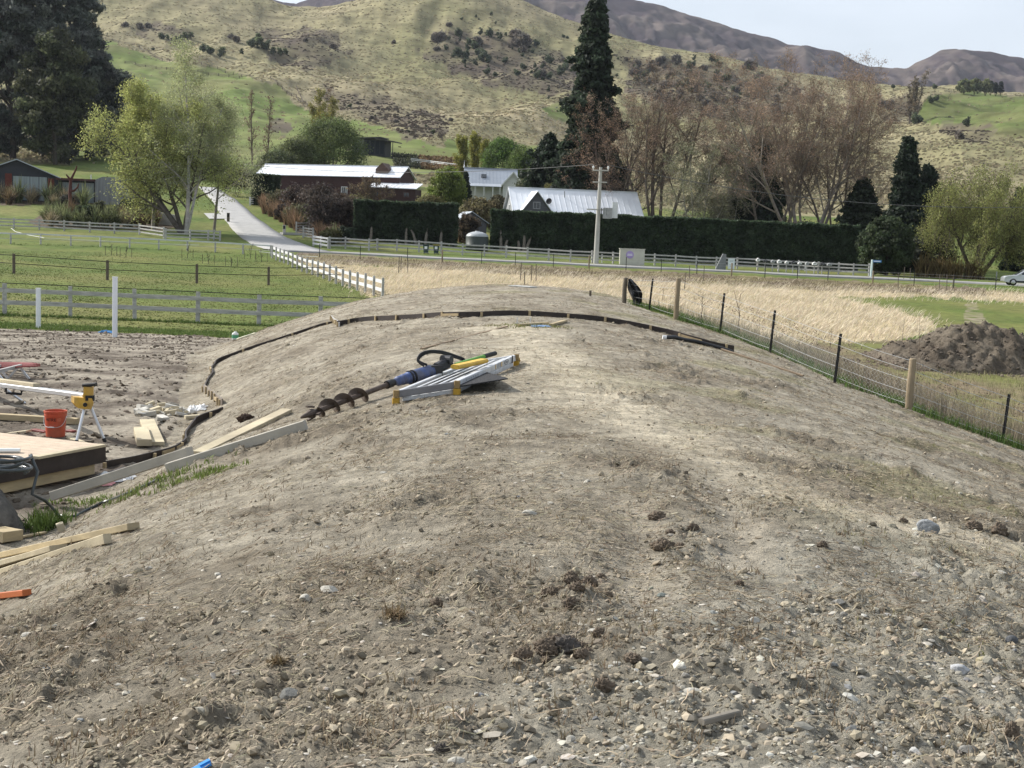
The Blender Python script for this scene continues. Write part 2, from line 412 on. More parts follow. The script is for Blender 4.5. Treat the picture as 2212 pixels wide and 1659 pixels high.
ZZ = ZZ + np.where(dirt, micro, 0.04 * fbm(XX / 0.9, YY / 0.9, 3, 77) * (YY < 70)) * np.clip(fade + 0.2, 0, 1)
# --- colours
def C(*c): return np.array(c, float)
def lerp3(a, b, k): return a * (1 - k[..., None]) + b * k[..., None]
n_big = fbm(XX / 3.0, YY / 3.0, 4, 101); n_mid = fbm(XX / 0.7, YY / 0.9, 4, 111)
DRY, BROWN, GREY = C(.348, .312, .246), C(.205, .174, .130), C(.325, .305, .250)
soil = lerp3(np.broadcast_to(DRY, XX.shape + (3,)), BROWN, np.clip(0.22 + 0.50 * n_big + 0.45 * n_mid + 0.42 * rough_m, 0, 1))
soil = lerp3(soil, GREY, gravel_m * 0.75)
tq = [G(*q) for q in [(1090,705),(1150,745),(1260,830),(1400,920),(1560,1000),(1750,1080),(1950,1135),(2250,1215)]]
td = np.full(XX.shape, 9.0)
for a_, b_ in zip(tq[:-1], tq[1:]):
    ex, ey = b_.x - a_.x, b_.y - a_.y; tt_ = np.clip(((XX - a_.x) * ex + (YY - a_.y) * ey) / (ex * ex + ey * ey), 0, 1); td = np.minimum(td, np.hypot(XX - a_.x - tt_ * ex, YY - a_.y - tt_ * ey))
track = np.exp(-((td + .18 * n_big) / np.where(YY > 12, .75, .5)) ** 2)
soil = lerp3(soil, C(.52, .46, .35), np.clip(track * 0.95 + 0.3 * n_mid * track, 0, 0.92))
soil = lerp3(soil, C(.40, .355, .28), np.clip(rut * .9, 0, .8))
greenish = np.clip(sstep(0.22, 0.6, fbm(XX / 1.8 + 9, YY / 2.6, 4, 121)) * 0.8, 0, 1) * sstep(2.0, 5.0, XX + 0.12 * YY) * 0.6
soil = lerp3(soil, C(.19, .18, .075), greenish)
pad = dirt & ~on_mound
padc = lerp3(np.broadcast_to(C(.345, .305, .245), XX.shape + (3,)), C(.12, .098, .078), np.clip(0.45 + 0.9 * fbm(XX / 2.2 + 30, YY / 1.1, 5, 131) + 0.35 * n_mid, 0, 1))
soil = np.where(pad[..., None], padc, soil)
# mats of dead stalks show as ragged darker and lighter bands across the slope
matted = fbm(XX / .55 + 4, YY / .33, 4, 137) * np.clip(YY / 8, .3, 1)
soil = np.where(on_mound[..., None], soil * (1 + .26 * np.clip(matted, -1, 1))[..., None], soil)
nh = fbm(XX / 40, YY / 60, 5, 141)
GRASS, GRASS2 = C(.108, .140, .034), C(.070, .104, .024)
g1 = lerp3(np.broadcast_to(GRASS, XX.shape + (3,)), GRASS2, np.clip(0.45 + 0.6 * fbm(XX / 5, YY / 7, 5, 151), 0, 1))
yel = np.clip(0.25 + 0.7 * fbm(XX / 11, YY / 14, 4, 161), 0, 0.85)
pcol = lerp3(g1, C(.185, .168, .064), yel * 0.8)
HT, HT2 = C(.258, .222, .142), C(.182, .172, .090)
hill = lerp3(np.broadcast_to(HT, XX.shape + (3,)), HT2, np.clip(0.5 + 0.7 * fbm(XX / 120, YY / 170, 5, 171), 0, 1))
terr = fbm(XX / 22 + 0.02 * YY, ZZ / 1.5 + 0.3 * nh, 4, 181)                 # sheep tracks along the contours
hill = hill * (1 + 0.26 * np.clip(terr, -1, 1))[..., None]
gully_shade = sstep(.55, .95, ridged(XX / 75 + 2 + ZZ / 300, YY / 260, 3, 187) / 1.75)
hill = lerp3(hill, C(.105, .088, .062), gully_shade * .22 * np.clip(.6 + .8 * nh, 0, 1))  # darker gully shading mixed into the hill colour
col = np.where(dirt[..., None], soil, pcol)
far = YY > 285
col = np.where(far[..., None], hill, col)
# hill paddocks and scrub patches
GREENS = [[(200,75),(335,125),(470,148),(600,185),(660,235),(760,262),(880,292),(1000,335),(1000,365),(700,400),(400,380),(150,360)],
          [(2000,208),(2090,196),(2230,214),(2700,230),(2700,300),(2230,300),(2060,275),(1975,262)], [(960,300),(1180,318),(1260,345),(1260,420),(960,400)], [(1240,215),(1180,235),(1210,260),(1290,235)]]
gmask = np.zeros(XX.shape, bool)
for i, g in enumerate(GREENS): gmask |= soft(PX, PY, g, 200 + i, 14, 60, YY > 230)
gc = lerp3(np.broadcast_to(C(.130, .168, .052), XX.shape + (3,)), C(.175, .178, .078), np.clip(0.4 + 0.8 * fbm(XX / 40, YY / 55, 5, 211), 0, 1))
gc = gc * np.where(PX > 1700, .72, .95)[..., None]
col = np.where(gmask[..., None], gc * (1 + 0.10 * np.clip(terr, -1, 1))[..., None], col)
SCRUB = [[(905,95),(960,70),(1080,75),(1200,115),(1260,160),(1240,205),(1120,190),(1000,165),(930,130)],
         [(680,190),(760,195),(860,225),(960,262),(960,290),(880,292),(780,255),(690,215)],
         [(1330,110),(1460,130),(1560,148),(1680,168),(1760,200),(1740,240),(1640,270),(1480,255),(1360,205)],
         [(980,85),(1090,80),(1210,118),(1262,160),(1245,210),(1120,195),(1020,165)],[(1380,130),(1560,152),(1700,185),(1720,235),(1640,262),(1480,250),(1380,205)],[(560,60),(720,70),(760,105),(700,140),(640,150),(560,110)], [(300,50),(420,62),(400,92),(300,85)],
         [(2050,260),(2150,275),(2140,310),(2030,300)],[(1900,200),(1990,220),(1975,262),(1900,250)],[(590,255),(640,262),(620,290),(560,285)]]
for i, g in enumerate(SCRUB):
    sm = soft(PX, PY, g, 220 + i, 30, 45, YY > 285)
    sc = lerp3(np.broadcast_to(C(.085, .068, .056), XX.shape + (3,)), C(.125, .108, .070), np.clip(0.45 + 0.9 * fbm(XX / 14, YY / 22, 4, 231), 0, 1))
    kmix = np.clip(0.72 + 0.7 * fbm(XX / 18, YY / 26, 4, 233), 0, 0.97) * sm
    col = lerp3(col, sc, kmix)
# far pasture on the flat right of the mound: dry standing grass, green lawn and a vehicle track
DRYF = [(700,600),(760,575),(1000,582),(1280,600),(1500,618),(1800,636),(2212,660),(2212,645),(1700,640),(1830,650),(1990,680),(2030,700),(1960,735),(1720,745),(1500,700),(1300,655),(1050,640),(860,650)]
dryfield_poly = [(640,560),(760,572),(1000,580),(1280,597),(1500,608),(1800,625),(2230,632),(2230,655),(2000,640),(1790,640),(1900,662),(2010,690),(2025,712),(1950,735),(1700,742),(1500,705),(1350,665),(1200,645),(870,650),(800,640)]
dm = soft(PX, PY, dryfield_poly, 240, 10, 30, (YY > 52) & (YY < 165) & ~dirt)
dcol = lerp3(np.broadcast_to(C(.40, .33, .20), XX.shape + (3,)), C(.26, .22, .12), np.clip(0.4 + 0.8 * fbm(XX / 4, YY / 9, 5, 251), 0, 1))
col = np.where(dm[..., None], dcol, col)
verge = soft(PX, PY, [(640,545),(1000,565),(1300,580),(1700,600),(2130,622),(2130,640),(1700,625),(1300,605),(1000,586),(640,566)], 260, 6, 20, (YY > 100) & (YY < 170))
col = np.where(verge[..., None], lerp3(np.broadcast_to(C(.145,.115,.085), XX.shape + (3,)), C(.19,.165,.085), np.clip(0.5 + fbm(XX/5,YY/5,4,262),0,1)), col)
rough_right = (YY > 25) & (YY < 75) & right_of_fence & ~dm
rr = lerp3(np.broadcast_to(C(.175,.140,.090), XX.shape + (3,)), C(.15,.155,.055), np.clip(0.4 + 0.9 * fbm(XX / 3, YY / 4, 4, 271), 0, 1))
col = np.where((rough_right & (PX < 2400) & (PY > 735))[..., None], rr, col)
tr = soft(PX, PY, [(2085,655),(2110,655),(2130,690),(2145,715),(2085,715),(2082,690)], 280, 5, 12, (YY > 60) & (YY < 130))
col = lerp3(col, C(.24,.205,.145), tr * np.clip(.55 + .9 * fbm(XX / 1.1, YY / 1.6, 4, 285), 0, 1))
GARD = [[(60,480),(100,455),(340,452),(380,492),(350,498),(100,492)], [(540,430),(620,430),(700,470),(760,520),(740,528),(690,520),(640,500),(590,465)], [(0,405),(210,400),(240,440),(0,445)]]
for i, g in enumerate(GARD):
    gm = soft(PX, PY, g, 290 + i, 4, 15, (YY > 140) & (YY < 285))
    col = np.where(gm[..., None], C(.10,.078,.055), col)
col = np.clip(col, 0.01, 0.6)
# --- objects cut out of the one sheet
cat = np.where(dirt & on_mound, 0, np.where(dirt, 1, np.where(YY < 285, 2, 3)))
cat = np.where((cat == 2) & (dm | verge) , 4, cat)
ground_mat = mat('ground_earth', attr=True, rough=0.95, var=0.38, scale=7.0, bump=1.6, bscale=16.0, spec=0.12, detail=10)
turf_mat = mat('ground_turf', attr=True, rough=0.95, var=0.35, scale=1.3, bump=1.0, bscale=6.0, spec=0.1, detail=9)
hill_mat = mat('ground_hill', attr=True, rough=0.95, var=0.38, scale=0.055, bump=6.0, bscale=0.20, spec=0.05, detail=10, stretch=(0.8, 0.8, 3.5))
nr, nc = XX.shape
idx = np.arange(nr * nc).reshape(nr, nc)
fq = np.stack([idx[:-1, :-1], idx[:-1, 1:], idx[1:, 1:], idx[1:, :-1]], -1).reshape(-1, 4)
fc = cat[:-1, :-1].ravel()
Vall = np.stack([XX, YY, ZZ], -1).reshape(-1, 3); Call = col.reshape(-1, 3)
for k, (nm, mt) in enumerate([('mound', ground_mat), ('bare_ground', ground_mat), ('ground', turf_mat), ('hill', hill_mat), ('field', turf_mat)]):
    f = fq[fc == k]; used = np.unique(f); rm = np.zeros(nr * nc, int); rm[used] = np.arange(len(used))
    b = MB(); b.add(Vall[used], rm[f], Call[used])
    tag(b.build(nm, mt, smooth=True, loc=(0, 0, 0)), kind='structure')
# a coarse skirt of land outside the fan, so that nothing ends at its edge
sk = MB()
gx = np.linspace(-4500, 4500, 60); gy = np.linspace(-2500, 6500, 60); SX, SY = np.meshgrid(gx, gy)
SZ = np.full(SX.shape, -9.0) - 0.002 * np.hypot(SX, SY)
ii = np.arange(3600).reshape(60, 60); sk.add(np.stack([SX, SY, SZ], -1), np.stack([ii[:-1,:-1], ii[:-1,1:], ii[1:,1:], ii[1:,:-1]], -1).reshape(-1, 4), (.16,.17,.07))
tag(sk.build('terrain', turf_mat, loc=(0, 0, 0)), kind='structure')
# ground just behind and beside the camera
bk = MB(); gx = np.linspace(-14, 14, 120); gy = np.linspace(-12, 3.02, 70); SX, SY = np.meshgrid(gx, gy); SZ = H(SX, SY) - 0.015
ii = np.arange(SX.size).reshape(SX.shape); cc = lerp3(np.broadcast_to(DRY, SX.shape + (3,)), BROWN, np.clip(0.45 + 0.5 * fbm(SX, SY, 4, 5), 0, 1))
bk.add(np.stack([SX, SY, SZ], -1), np.stack([ii[:-1,:-1], ii[:-1,1:], ii[1:,1:], ii[1:,:-1]], -1).reshape(-1, 4), cc.reshape(-1, 3))
tag(bk.build('bare_ground', ground_mat, smooth=True, loc=(0, 0, 0)), kind='structure')

# ------------------------------------------------------------------ far mountains
RID = [(-900,-260),(0,-200),(400,-60),(560,-8),(640,8),(720,-30),(900,-90),(1100,-70),(1250,-30),(1350,-8),(1450,20),(1560,54),(1640,76),(1700,96),(1740,92),(1800,107),(1850,131),(1900,146),(1955,153),(1990,131),(2030,108),(2080,102),(2140,107),(2212,127),(2500,150),(3200,120)]
mu, mtt = zip(*[pdir(*p) for p in RID])
mc = np.linspace(-0.8, 0.8, 900); md = np.concatenate([np.linspace(1500, 3100, 260), np.linspace(3110, 4400, 60)])
MU, MD = np.meshgrid(mc, md)
tr_ = np.interp(MU, mu, mtt); k = np.clip((MD - 1500) / 1600, 0, 1)
MT = (0.02 + (tr_ - 0.02) * k ** 0.8)
MX = MU * MD; MZ = MT * MD
MZ = np.where(MD > 3100, tr_ * 3100 - (MD - 3100) * 0.35, MZ)
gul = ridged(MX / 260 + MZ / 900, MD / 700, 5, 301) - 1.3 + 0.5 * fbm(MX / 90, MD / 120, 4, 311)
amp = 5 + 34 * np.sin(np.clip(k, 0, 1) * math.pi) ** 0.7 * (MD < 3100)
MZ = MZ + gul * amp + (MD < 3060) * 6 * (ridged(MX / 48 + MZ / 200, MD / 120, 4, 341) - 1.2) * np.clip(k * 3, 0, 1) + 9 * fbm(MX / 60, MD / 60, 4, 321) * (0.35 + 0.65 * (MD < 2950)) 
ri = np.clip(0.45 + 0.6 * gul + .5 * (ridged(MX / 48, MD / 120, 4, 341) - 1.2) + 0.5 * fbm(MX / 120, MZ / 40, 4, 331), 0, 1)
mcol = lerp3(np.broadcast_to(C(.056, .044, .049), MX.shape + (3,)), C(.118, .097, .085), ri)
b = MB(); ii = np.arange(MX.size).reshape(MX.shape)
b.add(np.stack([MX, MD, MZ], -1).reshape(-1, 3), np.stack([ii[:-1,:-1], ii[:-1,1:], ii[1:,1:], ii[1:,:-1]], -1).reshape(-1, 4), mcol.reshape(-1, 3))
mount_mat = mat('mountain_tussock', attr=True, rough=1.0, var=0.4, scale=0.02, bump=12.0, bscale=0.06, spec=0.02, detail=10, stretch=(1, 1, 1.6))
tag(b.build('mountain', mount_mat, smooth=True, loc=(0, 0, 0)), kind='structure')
# ================================================================== roads
asphalt = mat('asphalt', (.27, .265, .255), 0.9, 0.18, 1.2, bump=0.3, bscale=40, spec=0.2, stretch=(1, 1, 1))
chip = mat('chip_seal', (.34, .335, .325), 0.9, 0.15, 0.8, bump=0.3, bscale=40, spec=0.2)
concrete = mat('concrete', (.36, .355, .34), 0.85, 0.2, 2.0, bump=0.2, spec=0.2)
def road_strip(name, pts, wid, m, lift=0.05, n=90, cross=8):
    pts = np.array([tuple(p) for p in pts]); wid = np.broadcast_to(np.asarray(wid, float), (len(pts),))
    s = np.concatenate([[0], np.cumsum(np.linalg.norm(np.diff(pts[:, :2], axis=0), axis=1))])
    q = np.linspace(0, s[-1], n)
    c = np.stack([np.interp(q, s, pts[:, 0]), np.interp(q, s, pts[:, 1])], 1); ww = np.interp(q, s, wid)
    ker = np.ones(9) / 9
    for k in range(2): c[4:-4, k] = np.convolve(c[:, k], ker, 'valid')
    t = np.gradient(c, axis=0); t /= np.linalg.norm(t, axis=1)[:, None]; nn = np.stack([t[:, 1], -t[:, 0]], 1)
    j = np.linspace(-0.5, 0.5, cross)
    X = c[:, 0][:, None] + nn[:, 0][:, None] * ww[:, None] * j; Y = c[:, 1][:, None] + nn[:, 1][:, None] * ww[:, None] * j
    Zc = H(c[:, 0], c[:, 1]); Z = 0.5 * Zc[:, None] + 0.5 * H(X, Y) + lift; Z = np.maximum(Z, H(X, Y) + .04); Z[:, 0] -= .6; Z[:, -1] -= .6; X[:, 0] = X[:, 1]; X[:, -1] = X[:, -2]; Y[:, 0] = Y[:, 1]; Y[:, -1] = Y[:, -2]
    b = MB(); i = np.arange(n * cross).reshape(n, cross)
    b.add(np.stack([X, Y, Z], -1), np.stack([i[:-1,:-1], i[1:,:-1], i[1:,1:], i[:-1,1:]], -1).reshape(-1, 4))
    return tag(b.build(name, m, smooth=True), kind='structure'), c, nn
ROADPIX = [(590,541),(640,542.5),(760,548),(900,555.5),(1000,560.5),(1287,573.5),(1500,583.5),(1650,590.5),(1800,597),(2000,606),(2157,613.5),(2300,620),(2600,634)]
rp_ = [G(*p) for p in ROADPIX]
road_o, road_c, road_n = road_strip('road', rp_, 7.2, asphalt, 0.10, 160)
# painted edge and centre lines
ln = MB()
white_paint = mat('road_paint', (.75, .75, .72), 0.6, 0.1)
def side_drive(pix, w0, w1, nm):
    return road_strip(nm, [G(*p) for p in pix], np.linspace(w0, w1, len(pix)), chip, 0.09, 90)
drive_o, _, _ = side_drive([(448,405),(466,418),(484,432),(508,460),(536,487),(562,508),(600,528),(650,543)], 4.2, 9.5, 'side_road')
forecourt = MB()
fp = [G(440,462), G(482,462), G(505,474), G(452,474)]
forecourt.add([tuple(p + Vector((0, 0, .11))) for p in fp], [[0, 3, 2, 1]])
tag(forecourt.build('driveway', mat('pale_gravel', (.36, .355, .335), 0.9, 0.3, 4)), kind='structure')

# ================================================================== fences
wood_grey = mat('weathered_timber', (.40, .39, .375), 0.85, 0.30, 2.0, bump=0.4, bscale=14, spec=0.15, stretch=(1, 1, 5))
wood_dark = mat('dark_timber', (.12, .10, .078), 0.85, 0.3, 3.0, bump=0.4, spec=0.1, stretch=(1, 1, 3))
wood_white = mat('white_or_sunlit_timber', (.62, .62, .62), 0.6, 0.10, 1.5, bump=0.15, spec=0.3)
wood_post = mat('treated_pine_post', (.25, .20, .135), 0.85, 0.28, 3.0, bump=0.4, bscale=12, spec=0.12, stretch=(1, 1, .3))
wire_black = mat('black_wire', (.012, .012, .012), 0.6, 0.1)
wire_steel = mat('galvanised_wire', (.55, .55, .54), 0.4, 0.1, metal=0.7, spec=0.5)
waratah_m = mat('black_steel_standard', (.016, .016, .017), 0.5, 0.2)
def poly_pts(pix):
    return [G(*p) for p in pix]
def rail_fence(name, label, pts, heights, post, rail, pm, rm, group=None, sink=0.25, extra=(), cat='fence', side=0, cap=None):
    """post and rail fence: post=(w,h), rail=(thickness, depth)"""
    t = empty(name, pts[0], label, cat, group)
    for i, p in enumerate(pts):
        q = pts[min(i + 1, len(pts) - 1)] - pts[max(i - 1, 0)]
        b = MB(); hh = post[1] * random.uniform(.97, 1.03)
        lean = Vector((random.uniform(-.015, .015), random.uniform(-.015, .015), 1))
        b.beam(p - Vector((0, 0, sink)), p + lean * hh, post[0], post[0], up=(q.x, q.y, 0) if abs(q.x) + abs(q.y) > 0 else (0, 1, 0), bev=post[0] * .06)
        b.build('post', pm, t)
    for i in range(len(pts) - 1):
        p, q = pts[i], pts[i + 1]; d = (q - p); nrm = Vector((d.y, -d.x, 0)).normalized()
        if nrm.y > 0: nrm = -nrm
        off = nrm * (post[0] / 2 + rail[0] / 2 - .01) * (1 if side == 0 else side)
        for h in heights:
            a = random.uniform(-.012, .012); b = MB()
            b.beam(p + off + Vector((0, 0, h + a)), q + off + Vector((0, 0, h + random.uniform(-.012, .012))), rail[0], rail[1], col=None)
            b.build('rail', rm, t)
    for hh, r, mm, nm in extra:
        b = MB(); b.tube([p + Vector((0, 0, hh)) for p in pts], r, 5); b.build(nm, mm, t)
    return t
nearA = poly_pts([(-130,675),(10,681),(152,686),(291,692),(427,698),(559,704)])
nearA += [nearA[-1] + (nearA[-1] - nearA[-2]) * k for k in (1, 2, 3)]
nearA = [Vector((p.x, p.y, float(H(p.x, p.y, True, False)))) for p in nearA]
rail_fence('rail_fence', 'weathered grey two-rail timber fence at the near edge of the green paddock', nearA, [.52, 1.0], (.15, 1.28), (.045, .17), wood_grey, wood_grey,
           'timber rail fences', extra=[(1.27, .016, wire_black, 'wire')])
midB = poly_pts([(-165,580),(30,591),(232,605),(425,612),(580,616)])
end_b = G(742, 612); midB.append(end_b)
t = empty('wire_fence', midB[0], 'dark timber posts with two black wires crossing the middle of the green paddock', 'fence', 'wire fences')
for p in midB[:-1]:
    b = MB(); b.beam(p - Vector((0, 0, .3)), p + Vector((0, 0, 1.25)), .17, .15, up=(1, 0, 0), bev=.02); b.build('post', wood_dark, t)
for hh in (.66, 1.16):
    b = MB(); b.tube([p + Vector((0, 0, hh - (.02 if k % 2 else 0))) for k, p in enumerate(midB)], .022, 5); b.build('wire', wire_black, t)
FC = -1
fa, fb = G(588, 558), G(826, 645, False)
cpts = [fa.lerp(fb, k / 19) for k in range(20)]; cpts = [Vector((p.x, p.y, float(H(p.x, p.y, True, False)))) for p in cpts]
rail_fence('rail_fence', 'white painted two-rail fence running away down the side of the paddock', cpts, [.48, .98], (.14, 1.22), (.04, .20), wood_grey, wood_white,
           'timber rail fences', side=FC)
dpts = poly_pts([(-120,522),(-50,524),(23,527),(88,528),(153,531),(217,533),(280,536),(343,539),(405,542),(465,545),(525,549),(585,553)])
rail_fence('rail_fence', 'long grey fence with a pale top rail beside the road end of the paddock', dpts, [.98], (.14, 1.02), (.05, .13), wood_grey,
           mat('pale_top_rail', (.55, .56, .57), 0.6, 0.12, 1.5), 'timber rail fences', extra=[(.5, .02, wood_grey, 'wire')])
epts = poly_pts([(-100,489),(-30,491.5),(30,494),(85,496),(139,499),(194,502),(247,504.5),(301,507),(354,515)])
rail_fence('rail_fence', 'grey three-rail fence along the lawn below the flax bed', epts, [.35, .75, 1.12], (.16, 1.3), (.045, .15), wood_grey, wood_grey, 'timber rail fences')
ept2 = poly_pts([(358,517),(411,518.5),(450,519),(462,519.5),(475,520.5)])
rail_fence('rail_fence', 'short grey three-rail fence in front of the birch trunk', ept2, [.3, .68, 1.05], (.16, 1.2), (.045, .15), wood_grey, wood_grey, 'timber rail fences')
wpts = poly_pts([(677,532),(693,534.5),(709,537)])
rail_fence('rail_fence', 'short white-lit three-rail fence end beside the mouth of the side road', wpts, [.35, .75, 1.12], (.17, 1.28), (.045, .2), wood_grey, wood_white, 'timber rail fences', side=1)  # rails coloured white for the sunlight on them
fpts = poly_pts([(712,537),(746,537.5),(797,541.5),(815,540.5),(857,541.5),(905,544.5),(953,548),(999,551.5),(1046,553.5),(1093,556.5),(1139,559.5),(1185,562.5),(1232,565.5),(1279,567.5),
   (1324,569.5),(1369,571.5),(1414,573.5),(1459,575.5),(1504,578.5),(1547,580),(1592,581),(1636,583),(1681,586),(1724,588),(1767,591),(1811,593),(1843,594.5),(1877,596)])
rail_fence('rail_fence', 'long grey three-rail fence on the far side of the road before the hedges', fpts, [.38, .78, 1.16], (.17, 1.34), (.045, .16), wood_grey, wood_grey, 'timber rail fences')
vp = poly_pts([(888,352),(930,357),(960,361),(1000,366),(1040,372),(1060,375)])
rail_fence('rail_fence', 'small pale rail fence below the rows of brown hillside planting', vp, [.4, .8, 1.15], (.18, 1.3), (.05, .18), wood_grey, mat('pale_top_rail'), 'timber rail fences')
# fence along the near side of the road: slim dark standards and wires
gp_ = poly_pts([(690,556),(778,560),(880,563),(955,567),(1040,570),(1113,573),(1195,577),(1272,580),(1352,584),(1428,588),(1505,592),(1580,596),(1652,600),(1722,603),(1788,607),(1885,613),(1974,618),(2060,622),(2150,628),(2215,634)])
t = empty('wire_fence', gp_[0], 'thin wire fence on dark standards along the near verge of the road', 'fence', 'wire fences')
for k, p in enumerate(gp_):
    b = MB()
    if k % 4 == 3: b.tube([p - Vector((0, 0, .3)), p + Vector((0, 0, 1.25))], .075, 8); b.build('post', wood_post, t)
    else: b.beam(p - Vector((0, 0, .3)), p + Vector((0, 0, 1.3)), .06, .06, up=(0, 1, 0)); b.build('post', waratah_m, t)
for hh in (.3, .6, .9, 1.15):
    b = MB(); b.tube([p + Vector((0, 0, hh)) for p in gp_], .006, 3); b.build('wire', wire_steel, t)
# ---- near fence on the right shoulder of the mound
t = empty('wire_fence', G(2165, 955), 'near farm fence of round posts and black standards along the right foot of the mound', 'fence', 'wire fences')
nf = [('w', (2290,1040)), ('w', (2165,956)), ('p', (1963,886)), ('w', (1803,826)), ('w', (1663,763)), ('w', (1555,719)), ('p', (1460,689)), ('w', (1402,668)), ('p', (1348,654))]
npos = []; NH = {2290: 104, 2165: 106, 1963: 113, 1803: 106, 1663: 93, 1555: 86, 1460: 88, 1402: 66, 1348: 54}; hgts = []
for kind, px in nf:
    p = G(*px) if px[0] != 2290 else None
    if p is None:
        a_, c_ = G(2165, 956), G(1963, 886); p = a_ + (a_ - c_) * .8; p.z = gz(p.x, p.y)
    npos.append((kind, p))
    b = MB()
    if kind == 'p':
        hh = NH[px[0]] * p.y / F; r_ = (8.2 if px[0] > 1900 else 5.6 if px[0] > 1400 else 5.0) * p.y / F
        b.tube([p - Vector((0, 0, .35)), p + Vector((.0, 0, .4)), p + Vector((.02, 0, hh - .02)), p + Vector((.02, 0, hh))], [r_, r_ * .98, r_ * .93, r_ * .8], 14)
        b.build('post', wood_post if px[0] > 1400 else mat('darker_wood_post', (.13, .11, .085), .8, .25, 3), t)  # far post in a darker wood colour
    else:
        tip = p + Vector((.07, .02, NH[px[0]] * p.y / F)); ba = p - Vector((.02, 0, .3))
        b.beam(ba, tip, .052, .016, up=(0, 1, 0)); b.beam(ba + Vector((0, -.02, 0)), tip + Vector((0, -.02, 0)), .016, .03, up=(0, 1, 0))
        b.build('post', waratah_m, t)
for k, hf_ in enumerate((.10, .32, .55, .76, .94)):
    b = MB(); pts = []
    for i in range(len(npos) - 1):
        a, c = npos[i][1], npos[i + 1][1]
        for s_ in np.linspace(0, 1, 6)[:-1]:
            ha_ = NH[nf[i][1][0]] * a.y / F * (1 - s_) + NH[nf[i + 1][1][0]] * c.y / F * s_; pts.append(a.lerp(c, s_) + Vector((.04, 0, hf_ * min(ha_, 1.2) - .02 * math.sin(math.pi * s_))))
    b.tube(pts, .0042, 4); b.build('wire', wire_steel, t)
# rabbit netting on the lower half
b = MB(); P0, P1 = [], []
for i in range(1, 6):
    a, c = npos[i][1], npos[i + 1][1]; n = int((c - a).length / .10); n = max(n, 2)
    for k in range(n):
        for r_ in range(6):
            u1 = k / n; u2 = (k + 1) / n; h1 = .04 + r_ * .085
            P0.append(a.lerp(c, u1) + Vector((.05, 0, h1))); P1.append(a.lerp(c, u2) + Vector((.05, 0, h1 + .1)))
            P0.append(a.lerp(c, u1) + Vector((.05, 0, h1 + .1))); P1.append(a.lerp(c, u2) + Vector((.05, 0, h1)))
b.segs([tuple(p) for p in P0], [tuple(p) for p in P1], np.full(len(P0), .0012), np.full(len(P0), .0012), 3); b.build('netting', wire_steel, t)
# black plastic caught on the fence
pb = npos[8][1]; pw = npos[7][1]
bag = MB(); nx, nz = 18, 26; grid = []
for i in range(nz):
    v = i / (nz - 1)
    for j in range(nx):
        u_ = j / (nx - 1)
        wd = .07 + .46 * v ** .85 + .10 * math.sin(v * 7) * v
        x = pb.x + .10 + u_ * wd + .10 * v - .06 * math.sin(v * 6 + u_ * 3) + .35 * max(0, v - .55) * u_
        fold = .09 * math.sin(u_ * 15 + v * 4) + .05 * math.sin(u_ * 27 - v * 9) + .03 * math.sin(v * 21 + u_ * 5)
        z = pb.z + NH[1348] * pb.y / F - .02 - v * (.82 + .25 * u_) - .05 * math.sin(u_ * 9) * v
        grid.append((x, pb.y - .12 + fold * (0.4 + v), max(z, gz(x, pb.y - .1) + .02)))
ii = np.arange(nx * nz).reshape(nz, nx)
bag.add(grid, np.stack([ii[:-1,:-1], ii[:-1,1:], ii[1:,1:], ii[1:,:-1]], -1).reshape(-1, 4))
tag(bag.build('plastic_sheet', mat('black_polythene', (.02, .021, .023), 0.28, 0.2, 6, bump=.5, bscale=9, spec=0.6), smooth=True),
    'crumpled shiny black polythene hanging from the far round post of the near fence', 'plastic sheet')
# stake groups round dead saplings in the dry field
stake_m = mat('sapling_stake', (.10, .085, .065), 0.8, 0.2)
def stakes(pix, hs, label):
    for px in pix:
        p = G(*px, False); b = MB(); h_ = hs * random.uniform(.9, 1.1)
        b.tube([p - Vector((0, 0, .2)), p + Vector((random.uniform(-.08, .08), 0, h_))], .035, 5)
        tag(b.build('sapling_stake', stake_m), label, 'stake', 'sapling stakes in the dry field')
stakes([(861,590),(866,588),(881,590)], 1.25, 'dark sapling stake in the left cluster of the dry field')
stakes([(1124,608),(1134,628),(1147,610),(1158,607)], 1.35, 'dark sapling stake in the cluster before the power pole')
stakes([(1478,628),(1490,604),(1520,606)], 1.3, 'dark sapling stake behind the round fence posts')
stakes([(2094,607),(2117,612),(2185,618),(2205,619),(2220,621)], 1.3, 'dark sapling stake on the rough strip near the car') if False else None
stakes([(1940,622),(1952,605),(1966,606),(2029,627),(2045,626),(2057,628)], 1.3, 'dark sapling stake at the far edge of the green lawn')
# ================================================================== road furniture
steel_grey = mat('weathered_steel', (.32, .33, .33), 0.5, 0.2, 3, metal=.5)
pole_m = mat('power_pole_timber', (.42, .41, .375), 0.85, 0.2, 2, bump=.3, stretch=(1, 1, .2))
p = G(1287, 569); hp = 205 * p.y / F
t = empty('power_pole', p, 'tall pale timber power pole with crossarms and transformer before the long hedge', 'power pole')
top = p + Vector((.012 * hp, 0, hp))
b = MB(); b.tube([p - Vector((0, 0, .5)), p.lerp(top, .33), p.lerp(top, .66), top], [.30, .26, .21, .17], 14); b.build('pole', pole_m, t)
def ph(f_): return p.lerp(top, f_)
b = MB(); c_ = ph(.965); b.beam(c_ + Vector((-.85, -.2, 0)), c_ + Vector((.85, -.2, .02)), .12, .14); b.build('crossarm', pole_m, t)
for dx in (-.8, .8):
    b = MB(); b.lathe([(0, .0), (.06, 0), (.05, .1), (.11, .15), (.10, .22), (.13, .28), (.06, .42), (0, .42)], c_ + Vector((dx, -.2, .07)), 10); b.build('insulator', mat('white_porcelain', (.7, .7, .68), .25, .05), t)
